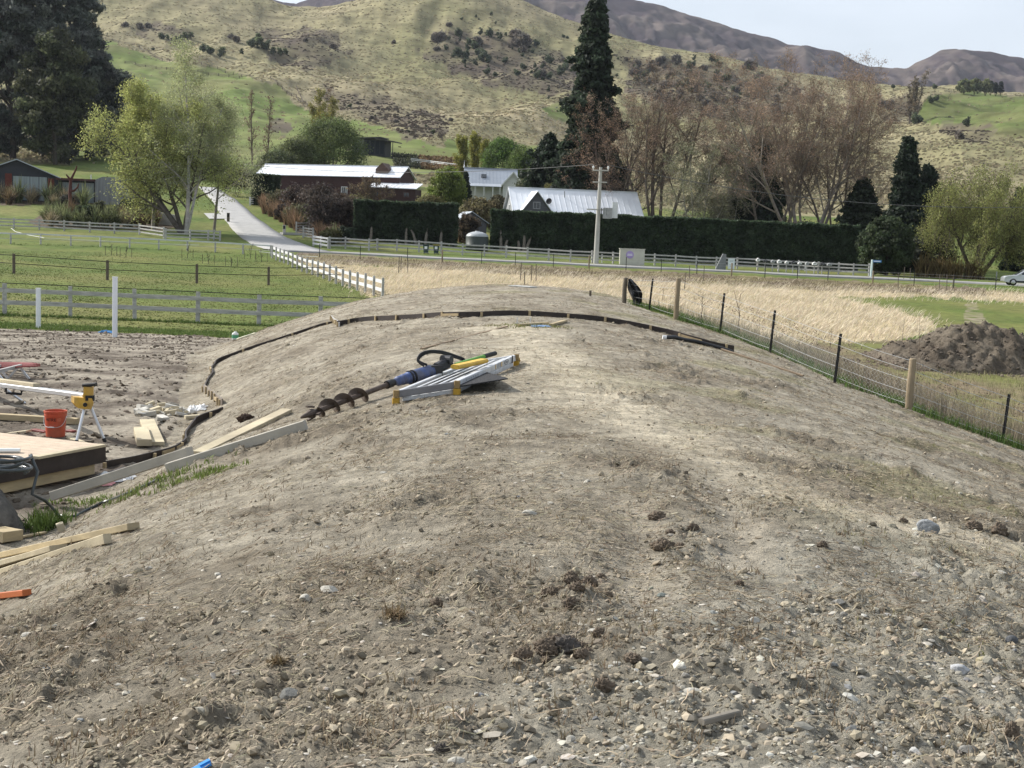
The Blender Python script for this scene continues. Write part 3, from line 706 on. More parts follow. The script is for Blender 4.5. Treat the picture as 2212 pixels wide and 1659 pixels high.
c_ = ph(.845); b = MB(); b.beam(c_ + Vector((-.8, -.2, 0)), c_ + Vector((.75, -.2, 0)), .12, .13); b.build('crossarm', pole_m, t)
c_ = ph(.56); b = MB(); b.beam(c_ + Vector((-1.3, -.25, 0)), c_ + Vector((1.3, -.25, 0)), .12, .14); b.build('crossarm', pole_m, t)
b = MB(); b.box(c_ + Vector((.95, -.3, -.35)), (.95, .7, 1.15)); b.build('transformer', steel_grey, t)
b = MB(); b.box(c_ + Vector((1.75, -.2, .0)), (.6, .3, 1.7)); b.build('switch_box', mat('pale_steel', (.6, .62, .62), .5, .1), t)
for dx in (.3, .55, .85):
    b = MB(); b.tube([c_ + Vector((dx, -.6, -.6)), c_ + Vector((dx, -.6, .2))], .06, 6); b.build('fuse', mat('dark_insulator', (.05, .05, .05), .4), t)
cable = mat('power_cable', (.10, .10, .10), .6, .1)
a0 = ph(.985)
for (dx, far_, lab, sag) in [(-.8, at(470, 348, 205), 'sagging power cable running left from the pole across the sheds', 1.2), (.8, at(2300, 445, 150), 'sagging power cable running right from the pole past the cypress', 1.6)]:
    st = a0 + Vector((dx, -.2, .4)); b = MB()
    b.tube([st.lerp(far_, s_) - Vector((0, 0, 4 * sag * s_ * (1 - s_))) for s_ in np.linspace(0, 1, 24)], .03, 4)
    tag(b.build('power_line', cable), lab, 'cable', 'power lines')
# beige kerbside cabinet with a round mauve emblem
p = G(1365, 573); wd = 53 * p.y / F; hd = 34 * p.y / F
t = empty('service_cabinet', p, 'beige roadside cabinet with a round mauve logo in front of the hedge', 'cabinet')
beige = mat('beige_steel', (.50, .49, .42), .5, .08, 2)
b = MB(); b.box(p + Vector((0, .5, hd / 2)), (wd, 1.0, hd)); b.build('body', beige, t)
b = MB(); b.box(p + Vector((0, .5, hd + .04)), (wd + .12, 1.12, .08)); b.build('lid', beige, t)
for k in range(4):
    b = MB(); b.box(p + Vector((-wd / 2 + wd * (k + .5) / 4, -.015, hd / 2)), (wd / 4 - .05, .03, hd - .2)); b.build('door', beige, t)
b = MB(); cxy = p + Vector((-wd / 2 + wd * .40, -.05, hd * .66)); b.lathe([(0, .012), (.40, .012), (.42, 0)], cxy, 32, ax=(0, -1, 0)); e_ = b.build('emblem', mat('mauve_emblem', (.36, .28, .52), .4, .1), t)
for dz_, w_ in ((.06, .5), (-.06, .56)):
    b = MB(); b.box(cxy + Vector((0, -.02, dz_)), (w_, .01, .055)); b.build('lettering', mat('white_print', (.8, .8, .82), .5, .05), t)
# street name sign
p = G(1881, 599); hh = 38 * p.y / F
t = empty('street_sign', p, 'street sign with a blue blade on a pale post beside the rounded bush', 'sign')
b = MB(); b.tube([p - Vector((0, 0, .2)), p + Vector((.05, 0, hh))], .11, 10); b.build('post', mat('pale_green_paint', (.55, .66, .62), .5, .08), t)
b = MB(); b.box(p + Vector((.55, -.05, hh - .16)), (.95, .05, .24)); b.build('blade', mat('blue_sign', (.05, .20, .42), .4, .08), t)
b = MB(); b.box(p + Vector((.55, -.085, hh - .16)), (.7, .012, .07)); b.build('lettering', mat('white_print'), t)
# slanted grey board and white poster
p = G(1552, 583)
t = empty('sign_board', p, 'leaning grey board propped on the roadside fence seen edge-on', 'sign board')
b = MB(); s_ = p.y / F
b.add([tuple(p + Vector(q)) for q in [(-7*s_,0,0),(17*s_,.5,0),(17*s_,.5,34*s_),(9*s_,.3,35*s_),(-7*s_,.35,0),(17*s_,.9,0),(17*s_,.9,34*s_),(9*s_,.7,35*s_)]],
      [[0,1,2,3],[7,6,5,4],[0,4,5,1],[1,5,6,2],[2,6,7,3],[3,7,4,0]]); b.build('panel', mat('slate_panel', (.20, .21, .21), .6, .15), t)
b = MB(); b.beam(p + Vector((.2, .9, 0)), p + Vector((.6, .6, 1.3)), .08, .08); b.build('prop', wood_grey, t)
p = G(1579, 584)
t = empty('poster', p, 'small white roadside poster beside the leaning grey board', 'poster')
b = MB(); b.box(p + Vector((0, 0, .72)), (.72, .04, 1.15)); b.build('panel', mat('poster_white', (.66, .72, .70), .6, .08), t)
for dx in (-.3, .3):
    b = MB(); b.beam(p + Vector((dx, .06, -.1)), p + Vector((dx, .06, 1.2)), .05, .05, up=(0, 1, 0)); b.build('leg', wood_grey, t)
for k, (w_, z_) in enumerate(((.5, 1.12), (.42, .98), (.5, .6), (.3, .46))):
    b = MB(); b.box(p + Vector((0, -.026, z_)), (w_, .01, .05)); b.build('lettering', mat('grey_print', (.30, .36, .36), .6), t)
for px, lab in (((1300,568),'low pale marker at the foot of the power pole'), ((1739,586),'slim white roadside marker post by the letterboxes'), ((2152,605),'white marker post left of the silver car')):
    p = G(*px); b = MB(); b.beam(p - Vector((0, 0, .1)), p + Vector((0, 0, .95)), .12, .06, up=(0, 1, 0), bev=.02); b.beam(p + Vector((0, -.035, .7)), p + Vector((0, -.035, .8)), .1, .01, up=(0, 1, 0))
    tag(b.build('marker_post', wood_white), lab, 'marker post', 'roadside marker posts')
# letterboxes in a row on the fence
lbm = [mat('letterbox_white', (.70, .70, .68), .5, .1), mat('letterbox_grey', (.35, .36, .36), .5, .1), mat('letterbox_black', (.04, .04, .045), .45, .1)]
for k, (x_, mi) in enumerate([(1636,0),(1652,2),(1668,1),(1682,0),(1698,0),(1712,2),(1726,0),(1742,1),(1758,0),(1775,2),(1790,1)]):
    base = P(x_, float(np.interp(x_, [1636, 1811], [fpts[21].y, fpts[25].y])) - .35)
    t = empty('letterbox', base, f"{['white','grey','black'][mi]} letterbox in the row on the roadside fence", 'letterbox', 'row of letterboxes')
    b = MB(); b.beam(base - Vector((0, 0, .1)), base + Vector((0, 0, .98)), .09, .09, up=(0, 1, 0)); b.build('post', wood_grey, t)
    b = MB(); zz = .98; ww, hh2 = random.uniform(.36, .5), random.uniform(.26, .36)
    prof = [(-ww/2, 0), (ww/2, 0), (ww/2, hh2*.6), (0, hh2), (-ww/2, hh2*.6)]
    v = [tuple(base + Vector((a, -.3, zz + c))) for a, c in prof] + [tuple(base + Vector((a, .15, zz + c))) for a, c in prof]
    b.add(v, [[i, i + 5, (i + 1) % 5 + 5, (i + 1) % 5] for i in range(5)]); b.add(v[:5], [[0, 1, 2, 3, 4]]); b.add(v[5:], [[4, 3, 2, 1, 0]])
    b.build('box', lbm[mi], t)
    b = MB(); b.box(base + Vector((0, -.31, zz + hh2 * .45)), (ww * .6, .02, .04)); b.build('slot', lbm[2] if mi != 2 else lbm[1], t)
# wheelie bins
for k, (px, lab) in enumerate([((920,549),'dark green wheelie bin with a white label, left of the pair by the fence'), ((942,549.5),'dark green wheelie bin with a yellow rim, right of the pair by the fence')]):
    p = G(*px); t = empty('wheelie_bin', p, lab, 'bin', 'wheelie bins'); gm = mat('bin_green', (.025, .055, .05), .45, .1)
    hh = 1.0; b = MB(); v = []
    for z_, s1 in ((.1, .24), (hh, .31)):
        v += [tuple(p + Vector((a * s1, c * s1 * 1.1, z_))) for a, c in ((-1,-1),(1,-1),(1,1),(-1,1))]
    b.add(v, [[3,2,1,0],[4,5,6,7],[0,1,5,4],[1,2,6,5],[2,3,7,6],[3,0,4,7]]); b.build('body', gm, t)
    b = MB(); b.box(p + Vector((0, -.02, hh + .035)), (.68, .76, .07)); b.build('lid', gm if k == 0 else mat('bin_yellow', (.45, .38, .08), .5), t)
    b = MB(); b.box(p + Vector((0, -.315, .72)), (.3, .03, .3)); b.build('label', mat('white_print'), t)
    for dx in (-.22, .22):
        b = MB(); b.lathe([(0, -.03), (.1, -.03), (.1, .03), (0, .03)], p + Vector((dx, .3, .1)), 12, ax=(1, 0, 0)); b.build('wheel', wire_black, t)
# water tank
p = P(1030, 169); p = Vector((p.x, p.y, gz(p.x, p.y))); rt = 24.5 * p.y / F; ht = 30 * p.y / F
t = empty('water_tank', p, 'round dark water tank with a pale domed top between the two hedges', 'water tank')
b = MB(); b.lathe([(0, 0), (rt, 0), (rt, ht * .33), (rt * 1.015, ht * .34), (rt * 1.015, ht * .38), (rt, ht * .39), (rt, ht * .97), (rt * .985, ht)], p, 40); b.build('body', mat('tank_green', (.035, .045, .04), .5, .12), t, smooth=True)
b = MB(); b.lathe([(rt * .99, ht), (rt * .95, ht * 1.10), (rt * .78, ht * 1.22), (rt * .45, ht * 1.32), (.3, ht * 1.35), (.28, ht * 1.40), (0, ht * 1.40)], p, 40); b.build('dome', mat('tank_top', (.34, .36, .37), .4, .1), t, smooth=True)
# gates and bollards by the side road
def gate(pa, pb_, hh, label, m_, n=4):
    t = empty('gate', pa, label, 'gate', 'timber gates by the side road')
    for q in (pa, pb_):
        b = MB(); b.beam(q - Vector((0, 0, .1)), q + Vector((0, 0, hh + .15)), .2, .2, up=(0, 1, 0)); b.build('post', m_, t)
    for k in range(n):
        b = MB(); z_ = .25 + (hh - .3) * k / (n - 1); b.beam(pa + Vector((0, 0, z_)), pb_ + Vector((0, 0, z_)), .05, (hh - .3) / n * .62); b.build('rail', m_, t)
gate(G(640,504), G(667,503), 1.35, 'low grey timber gate beside the russet tussocks', wood_grey)
gate(G(655,514), G(676,517), 1.3, 'low grey timber panel in front of the other gate', wood_grey)
gate(G(540,444), G(560,441), 1.2, 'white gate beside the clipped block hedge', wood_white)
for px, lab in (((493,480),'dark square bollard left of the side road by the pale forecourt'), ((614,506),'dark square bollard right of the side road by the gates')):
    p = G(*px); t = empty('bollard', p, lab, 'bollard', 'square bollards'); b = MB(); hh = 20 * p.y / F
    b.beam(p - Vector((0, 0, .1)), p + Vector((0, 0, hh)), .34, .34, up=(0, 1, 0), bev=.02); b.build('post', wood_grey if px[0] > 600 else wood_dark, t)
    b = MB(); b.beam(p + Vector((0, -.18, hh * .55)), p + Vector((0, -.18, hh * .9)), .26, .02, up=(0, 1, 0)); b.build('number_plate', wire_black, t)
# concrete culvert slabs beside the side road
for k, (px, sz) in enumerate([((634,507),(3.2,1.2,.3)), ((560,434),(2.6,1.0,.3))]):
    p = G(*px); b = MB(); b.box(p + Vector((0, 0, .12)), sz, .5); tag(b.build('culvert_slab', concrete), ['concrete culvert slab under the gates','concrete culvert slab before the clipped hedge'][k], 'slab', 'culvert slabs')
# ================================================================== buildings
class Fr:
    """local axes of a building: x along its front, y away, z up"""
    def __init__(s, o, ang): s.o = Vector(o); s.a = ang; s.cx = Vector((math.cos(ang), math.sin(ang), 0)); s.cy = Vector((-math.sin(ang), math.cos(ang), 0))
    def __call__(s, x, y, z): return tuple(s.o + s.cx * x + s.cy * y + Vector((0, 0, z)))
    def box(s, b, x0, x1, y0, y1, z0, z1):
        v = [s(x, y, z) for z in (z0, z1) for x, y in ((x0, y0), (x1, y0), (x1, y1), (x0, y1))]
        return b.add(v, [[3,2,1,0],[4,5,6,7],[0,1,5,4],[1,2,6,5],[2,3,7,6],[3,0,4,7]])
    def slab(s, b, q, th):
        """a thin slab with upper outline q (local points, counter-clockwise seen from above)"""
        n = len(q); v = [s(*p) for p in q] + [s(p[0], p[1], p[2] - th) for p in q]
        b.add(v[:n], [list(range(n))]); b.add(v[n:], [list(range(n))[::-1]])
        return b.add(v, [[i, i + n, (i + 1) % n + n, (i + 1) % n] for i in range(n)])
    def seams(s, b, x0, x1, ya, za, yb, zb, step, hgt=.05):
        x = x0
        while x <= x1:
            b.beam(s(x, ya, za + .02), s(x, yb, zb + .02), .05, hgt); x += step
iron = mat('corrugated_roof', (.80, .82, .85), .35, .07, .6, metal=.1, spec=.6)
iron_grey = mat('grey_roof', (.36, .39, .43), .45, .10, .6, metal=.2, spec=.4)
glass_dark = mat('dark_glass', (.02, .025, .03), .08, .1, spec=.8)
frame_white = mat('white_joinery', (.72, .72, .70), .5, .06)
def window(fr, t, x0, x1, z0, z1, y=0.0, fm=frame_white, gm=glass_dark, bars=1, w_=.09):
    b = MB()
    for a in ((x0, x1, z1 - w_, z1), (x0, x1, z0, z0 + w_)): fr.box(b, a[0], a[1], y - .07, y - .005, a[2], a[3])
    for xx in (x0, x1 - w_): fr.box(b, xx, xx + w_, y - .068, y - .007, z0 + w_, z1 - w_)
    for k in range(bars): xm = x0 + (x1 - x0) * (k + 1) / (bars + 1); fr.box(b, xm - .03, xm + .03, y - .06, y - .01, z0 + w_, z1 - w_)
    f = b.build('window', fm, t)
    b = MB(); fr.box(b, x0 + .02, x1 - .02, y - .04, y - .015, z0 + .02, z1 - .02); b.build('pane', gm, f)
    return f
def gabled(b, fr, L_, W_, hw):  # walls with gable ends
    rise = fr.rise
    v = [fr(0,0,-.6), fr(L_,0,-.6), fr(L_,W_,-.6), fr(0,W_,-.6), fr(0,0,hw), fr(L_,0,hw), fr(L_,W_,hw), fr(0,W_,hw), fr(0,W_/2,hw+rise), fr(L_,W_/2,hw+rise)]
    b.add(v, [[0,1,5,4],[2,3,7,6]]); b.add(v, [[3,0,4,8,7],[1,2,6,9,5]]); return b
def gable_roof(b, fr, L_, W_, hw, oh=.35, th=.1, seam=.75):
    r = fr.rise; k = r / (W_ / 2); e = hw - oh * k
    fr.slab(b, [(-oh, -oh, e + .12), (L_ + oh, -oh, e + .12), (L_ + oh, W_ / 2, hw + r + .12), (-oh, W_ / 2, hw + r + .12)], th)
    fr.slab(b, [(-oh, W_ / 2, hw + r + .12), (L_ + oh, W_ / 2, hw + r + .12), (L_ + oh, W_ + oh, e + .12), (-oh, W_ + oh, e + .12)], th)
    fr.seams(b, -oh + .1, L_ + oh, -oh, e + .12, W_ / 2, hw + r + .12, seam, .03)
    b.beam(fr(-oh, W_ / 2, hw + r + .16), fr(L_ + oh, W_ / 2, hw + r + .16), .35, .08); return b
# --- white-roofed house behind the long hedge
Y0 = 188.0
o = at(1112, 460, Y0); fr = Fr((o.x, o.y, gz(o.x, o.y)), R(11)); fr.rise = 3.15
hw = at(1119, 456, Y0).z - fr.o.z
t = empty('house', fr.o, 'grey house with a white metal roof and front gable behind the long hedge', 'house')
grey_wall = mat('grey_weatherboard', (.085, .085, .095), .7, .12, 1.5, stretch=(.2, .2, 6)); pale_wall = mat('pale_weatherboard', (.30, .31, .31), .7, .1, 1.5, stretch=(.2, .2, 6))
b = MB(); gabled(b, fr, 17.6, 7.4, hw); b.build('wall', pale_wall, t)
b = MB(); gable_roof(b, fr, 17.6, 7.4, hw); rf = b.build('roof', iron, t)
dx = 2.8; dm_ = MB(); v = [fr(dx-2.05,-1.0,hw-1.2), fr(dx+2.05,-1.0,hw-1.2), fr(dx+2.05,-1.0,hw+.0), fr(dx,-1.0,hw+2.55), fr(dx-2.05,-1.0,hw+.0),
        fr(dx-2.05,2.9,hw-1.2), fr(dx+2.05,2.9,hw-1.2), fr(dx+2.05,2.9,hw), fr(dx,2.9,hw+2.55), fr(dx-2.05,2.9,hw)]
dm_.add(v, [[i, i + 5, (i + 1) % 5 + 5, (i + 1) % 5] for i in range(5)]); dm_.add(v[:5], [[0, 1, 2, 3, 4]]); dgo = dm_.build('front_gable', grey_wall, t)
b = MB()
fr.slab(b, [(dx-2.35,-1.3,hw-.22),(dx,-1.3,hw+2.78),(dx,3.2,hw+2.78),(dx-2.35,3.2,hw-.22)][::-1], .12)
fr.slab(b, [(dx+2.35,-1.3,hw-.22),(dx,-1.3,hw+2.782),(dx,3.2,hw+2.782),(dx+2.35,3.2,hw-.22)], .12); b.build('roof', iron, t)
window(fr, t, dx - .55, dx + .45, hw + .35, hw + 1.3, -1.0, mat('grey_joinery', (.3, .3, .31), .5), glass_dark)
fg = Fr(fr(0, 7.4, 0), fr.a - math.pi / 2)
window(fg, t, 3.1, 4.0, hw - .1, hw + 1.0, 0.0)
b = MB(); c_ = Vector(fr(4.9, 1.1, hw + 1.5)); b.lathe([(0, -.04), (.38, .05), (.42, .10), (.40, .11), (.0, .02)], c_, 24, ax=(-.4, -1, .3)); b.build('satellite_dish', wire_black, t)
b = MB(); b.tube([c_ + Vector((0, .2, -.5)), c_], .04, 6); b.build('dish_bracket', steel_grey, t)
b = MB(); b.tube([Vector(fr(7.3, 2.4, hw + 1.9)), Vector(fr(7.3, 2.4, hw + 3.0))], .07, 8); b.build('vent_pipe', steel_grey, t)
# --- villa with veranda on the slope behind
Y0 = 238.0
o = at(1006, 420, Y0); fr = Fr((o.x, o.y, gz(o.x, o.y)), R(4)); hw = at(1006, 395, Y0).z - fr.o.z; fr.rise = 2.6
t = empty('house', fr.o, 'white villa with grey roof and posted veranda on the slope behind the white-roofed house', 'house')
b = MB(); gabled(b, fr, 8.6, 6.4, hw); b.build('wall', mat('white_weatherboard', (.60, .60, .57), .6, .1, 1.5, stretch=(.2, .2, 6)), t)
b = MB(); gable_roof(b, fr, 8.6, 6.4, hw, .3, .1, .6); b.build('roof', iron_grey, t)
b = MB(); v = [fr(6.2,-1.6,-.5), fr(9.6,-1.6,-.5), fr(9.6,-1.6,hw), fr(7.9,-1.6,hw+1.9), fr(6.2,-1.6,hw), fr(6.2,2.5,-.5), fr(9.6,2.5,-.5), fr(9.6,2.5,hw), fr(7.9,3.2,hw+1.9), fr(6.2,2.5,hw)]
b.add(v, [[0,1,2,3,4]]); b.add(v, [[0,5,6,1],[1,6,7,2],[4,9,5,0]]); b.build('bay', mat('white_weatherboard'), t)
b = MB(); fr.slab(b, [(5.9,-1.9,hw-.25),(7.9,-1.9,hw+2.05),(7.9,3.4,hw+2.05),(5.9,3.4,hw-.25)][::-1], .12); fr.slab(b, [(9.9,-1.9,hw-.25),(7.9,-1.9,hw+2.052),(7.9,3.4,hw+2.052),(9.9,3.4,hw-.25)], .12); b.build('roof', iron_grey, t)
b = MB()
for s_ in (-1, 1): b.beam(fr(7.9 + s_ * 2.0, -1.95, hw - .32), fr(7.9, -1.95, hw + 1.98), .06, .22)
b.build('bargeboard', frame_white, t)
b = MB(); fr.slab(b, [(-.2,-1.9,hw-.5),(6.0,-1.9,hw-.5),(6.0,-.32,hw-.02),(-.2,-.32,hw-.02)], .08); b.build('veranda_roof', iron_grey, t)
for xx in (0, 1.5, 3.0, 4.5, 5.7):
    b = MB(); b.beam(fr(xx, -1.8, -.5), fr(xx, -1.8, hw - .5), .14, .14, up=(0, 1, 0)); b.build('veranda_post', frame_white, t)
for x0, x1 in ((.6, 1.5), (3.2, 4.0), (4.5, 5.4)): window(fr, t, x0, x1, .5, 2.2, 0, bars=1)
for x0 in (6.5, 7.5, 8.5): window(fr, t, x0, x0 + .8, .6, 2.3, -1.6, bars=0)
b = MB(); b.beam(fr(2.6, 1.35, hw + 1.35), fr(3.5, 1.35, hw + 1.35), .95, .08, up=(0, -.62, .78)); b.build('skylight', glass_dark, t)
b = MB(); b.lathe([(0.16, 0), (.12, .3), (.05, .5), (.02, 1.2), (0, 1.3)], fr(-.3, 3.2, hw + 2.7), 8); b.build('finial', frame_white, t)
# --- long woolshed
Y0 = 232.0
oL, oR = at(556, 392, Y0 + 3), at(862, 401, Y0 - 4)
ang = math.atan2(oR.y - oL.y, oR.x - oL.x); Ls = math.hypot(oR.x - oL.x, oR.y - oL.y)
zg = min(gz(oL.x, oL.y), gz(oR.x, oR.y)) - .4
fr = Fr((oL.x, oL.y, zg), ang); zl = at(556, 376, Y0 + 3).z - zg; fr.rise = 1.75; Wd = 7.0; hw = zl
shed_wall = mat('red_brown_boards', (.055, .028, .026), .8, .2, 1.2, stretch=(.3, .3, 8))
t = empty('woolshed', fr.o, 'long low dark red-brown shed with a bright metal roof beside the side road', 'shed')
tilt = (at(862, 401, Y0 - 4).z - zg) - zl
b = MB(); gabled(b, fr, Ls, Wd, hw); b.build('wall', shed_wall, t)
b = MB(); gable_roof(b, fr, Ls, Wd, hw, .3, .1, .8); b.build('roof', iron, t)
window(fr, t, Ls * .60, Ls * .60 + 1.1, hw - 3.0, hw - 1.75, 0, bars=2)
b = MB(); dx = Ls * .865; v = [fr(dx-1.1,.9,hw-.4), fr(dx+1.1,.9,hw-.4), fr(dx+1.1,.9,hw+1.3), fr(dx,.9,hw+2.3), fr(dx-1.1,.9,hw+1.3), fr(dx-1.1,4,hw), fr(dx+1.1,4,hw), fr(dx+1.1,4,hw+1.3), fr(dx,4,hw+2.3), fr(dx-1.1,4,hw+1.3)]
b.add(v, [[0,1,2,3,4]]); b.add(v, [[1,6,7,2],[4,9,5,0],[3,2,7,8],[4,3,8,9]]); b.build('loft_dormer', mat('brown_boards', (.10, .065, .05), .8, .2, 2), t)
b = MB(); fr.slab(b, [(Ls*.83,-3.2,hw-1.75),(Ls+4.2,-3.2,hw-1.9),(Ls+4.0,.3,hw-1.0),(Ls*.83,.3,hw-.85)], .12); fr.seams(b, Ls*.85, Ls+3.8, -3.2, hw-1.8, .2, hw-.95, .8); b.build('lean_to_roof', iron, t)
b = MB(); fr.box(b, Ls*.85, Ls+3.9, -2.9, -.05, -1.5, hw-2.05); b.build('lean_to_wall', shed_wall, t)
f3 = Fr(fr(0, -2.9, 0), fr.a)
for x0 in (Ls*.87, Ls*.97, Ls+1.9): window(f3, t, x0, x0 + 1.0, hw - 3.3, hw - 2.5, 0, mat('dark_joinery', (.10, .06, .055), .6))
# --- black cabin on the hill
Y0 = 318.0
o = G(786, 335); Y0 = o.y; fr = Fr((o.x, o.y, o.z), R(-14))
t = empty('cabin', fr.o, 'black flat-roofed cabin with dark glazing up on the green slope', 'cabin')
hb = at(786, 302, Y0).z - fr.o.z
black_clad = mat('black_cladding', (.022, .024, .027), .6, .15)
b = MB(); fr.box(b, 0, 6.0, 0, 5, -1.5, hb); b.build('wall', black_clad, t)
b = MB(); fr.slab(b, [(-2.0,-.9,hb+.55),(5.0,-.9,hb+.85),(5.0,6,hb+.85),(-2.0,6,hb+.55)], .3); fr.slab(b, [(3.6,-1.1,hb+.50),(9.0,-1.1,hb-.30),(9.0,5.4,hb-.30),(3.6,5.4,hb+.50)], .28); b.build('roof', mat('dark_roof', (.06, .058, .055), .6, .15), t)
for k in range(4): window(fr, t, .5 + k * 1.35, 1.75 + k * 1.35, .3, hb - .15, 0, black_clad, glass_dark, 0)
b = MB(); b.beam(fr(8.5, -.8, -2), fr(8.5, -.8, hb - .5), .18, .18, up=(0, 1, 0)); b.build('post', black_clad, t)
b = MB(); fr.box(b, -3.6, -.02, .4, 4.6, -1.5, hb + .2); b.build('annex', mat('pale_cladding', (.22, .23, .22), .7, .1), t)
# --- dark modern house far left
Y0 = 204.0
o = at(-56, 440, Y0); sc_ = Y0 / F
fr = Fr((o.x, o.y, gz(o.x, o.y) - .4), R(14)); hw = at(-56, 376, Y0).z - fr.o.z
t = empty('house', fr.o, 'low modern house with dark gable, curtained glazing and concrete wall behind the flax bed', 'house')
charcoal = mat('charcoal_cladding', (.030, .032, .040), .65, .12, 2)
gw = 174 * sc_; hg = 34 * sc_
b = MB(); v = [fr(0,0,-.5), fr(gw,0,-.5), fr(gw,0,hw), fr(gw/2,0,hw+hg), fr(0,0,hw), fr(0,14,-.5), fr(gw,14,-.5), fr(gw,14,hw), fr(gw/2,14,hw+hg), fr(0,14,hw)]
b.add(v, [[0,1,2,3,4]]); b.add(v, [[1,6,7,2],[4,9,5,0]]); b.build('gable_wall', charcoal, t)
b = MB(); fr.slab(b, [(-.3,-.5,hw-.02),(gw/2,-.5,hw+hg+.15),(gw/2,14.3,hw+hg+.15),(-.3,14.3,hw-.02)][::-1], .14); fr.slab(b, [(gw+.3,-.5,hw-.02),(gw/2,-.5,hw+hg+.152),(gw/2,14.3,hw+hg+.152),(gw+.3,14.3,hw-.02)], .14)
b.build('roof', iron_grey, t)
curtain = mat('curtained_glass', (.19, .23, .235), .2, .28, 2.2, spec=.6, stretch=(4, 4, .1))
xg = lambda px_: (px_ + 56) * sc_
rust = mat('rust_red_panel', (.115, .028, .018), .7, .2)
for (a, c, top_, mm) in [(22, 94, 378, curtain)]:
    window(fr, t, xg(a), xg(c), .6, (436 - top_) * sc_ + .3, 0, charcoal, mm, 3)
b = MB(); fr.box(b, xg(95), xg(108), -.06, .02, .2, (436 - 377) * sc_); b.build('red_panel', rust, t)
b = MB(); fr.box(b, xg(7), xg(21), -.06, .02, .2, (436 - 370) * sc_); b.build('red_panel', rust, t)
b = MB(); fr.box(b, xg(112), xg(192), .6, 6, -.5, hw - .35); b.build('wall', charcoal, t)
b = MB(); fr.box(b, xg(111), xg(194), -.5, 6.4, hw - .35, hw - .05); b.build('flat_roof', mat('dark_red_fascia', (.07, .028, .025), .6, .1), t)
f2 = Fr(fr(0, .6, 0), fr.a)
for a, c in ((114, 142), (143, 171), (172, 191)): window(f2, t, xg(a), xg(c), .3, hw - .5, 0, charcoal, curtain, 0)
b = MB(); v = [fr(xg(194),-.6,-.6), fr(xg(288),-1.5,-.8), fr(xg(288),-1.5,hw+.35), fr(xg(208),-.75,hw+.35), fr(xg(194),-.6,hw-.1), fr(xg(194),-.2,-.6), fr(xg(288),-1.1,-.8), fr(xg(288),-1.1,hw+.35), fr(xg(208),-.35,hw+.35), fr(xg(194),-.2,hw-.1)]
b.add(v, [[0,1,2,3,4],[9,8,7,6,5]]); b.add(v, [[i,(i+5),((i+1)%5)+5,(i+1)%5] for i in range(5)]); b.build('concrete_wall', mat('board_formed_concrete', (.20, .205, .21), .85, .25, 1.5, bump=.3, stretch=(3, 3, .2)), t)
b = MB(); b.box(fr(xg(182), 3, hw + .3), (.12, .12, .9)); b.build('flue', frame_white, t)
# rust red steel sculpture like a forked tree
p = P(152, 196); t = empty('sculpture', p, 'rust red forked steel sculpture standing before the glazed wall', 'sculpture')
zb = lambda px_, py_: Vector(at(px_, py_, 196))
b = MB(); b.tube([p - Vector((0, 0, .3)), zb(151, 415), zb(153, 388)], [.27, .23, .19], 10); b.build('trunk', mat('rusted_steel', (.085, .030, .022), .8, .25, 3), t, smooth=True)
for q in ([(153,388),(158,378),(164,366),(166,358)], [(153,390),(147,382),(143,377)], [(152,412),(160,412),(168,404),(170,396)]):
    b = MB(); b.tube([zb(*k) for k in q], np.linspace(.2, .08, len(q)), 8); b.build('branch', mat('rusted_steel'), t, smooth=True)
# low concrete garden wall by the birch
p0, p1 = P(330, 182), P(382, 180); b = MB(); b.beam(p0 + Vector((0, 0, .5)), p1 + Vector((0, 0, .3)), .3, 2.2); tag(b.build('garden_wall', concrete), 'pale concrete garden wall behind the birch trunk', 'wall')
# small grey gabled shed between the hedges
o = at(985, 500, 188); fr = Fr((o.x, o.y, gz(o.x, o.y)), R(15)); fr.rise = 1.3; hw = max(1.2, at(985, 478, 188).z - fr.o.z)
t = empty('garden_shed', fr.o, 'small grey gabled shed half hidden between the two hedges', 'shed')
fgs = Fr(fr(0, 0, 0), fr.a)
b = MB(); v = [fr(0,0,-.5), fr(4.2,0,-.5), fr(4.2,0,hw), fr(2.1,0,hw+1.3), fr(0,0,hw), fr(0,5,-.5), fr(4.2,5,-.5), fr(4.2,5,hw), fr(2.1,5,hw+1.3), fr(0,5,hw)]
b.add(v, [[0,1,2,3,4]]); b.add(v, [[1,6,7,2],[4,9,5,0]]); b.build('wall', mat('grey_weatherboard'), t)
b = MB(); fr.slab(b, [(-.3,-.3,hw-.1),(2.1,-.3,hw+1.42),(2.1,5.3,hw+1.42),(-.3,5.3,hw-.1)][::-1], .1); fr.slab(b, [(4.5,-.3,hw-.1),(2.1,-.3,hw+1.422),(2.1,5.3,hw+1.422),(4.5,5.3,hw-.1)], .1); b.build('roof', iron_grey, t)
# glimpse of another roof behind the big bare tree
o = at(1738, 496, 182); fr = Fr((o.x, o.y, gz(o.x, o.y)), R(3)); hw = at(1738, 489, 182).z - fr.o.z; fr.rise = .55
t = empty('garden_shed', fr.o, 'pale flat shed roof just showing above the long hedge under the big bare tree', 'shed')
b = MB(); gabled(b, fr, 6.6, 4, hw - .3); b.build('wall', pale_wall, t); fr2 = fr; b = MB(); fr.slab(b, [(-.3,-.3,hw-.2),(6.9,-.3,hw-.2),(6.9,4.3,hw+.3),(-.3,4.3,hw+.3)], .12); b.build('roof', iron, t)
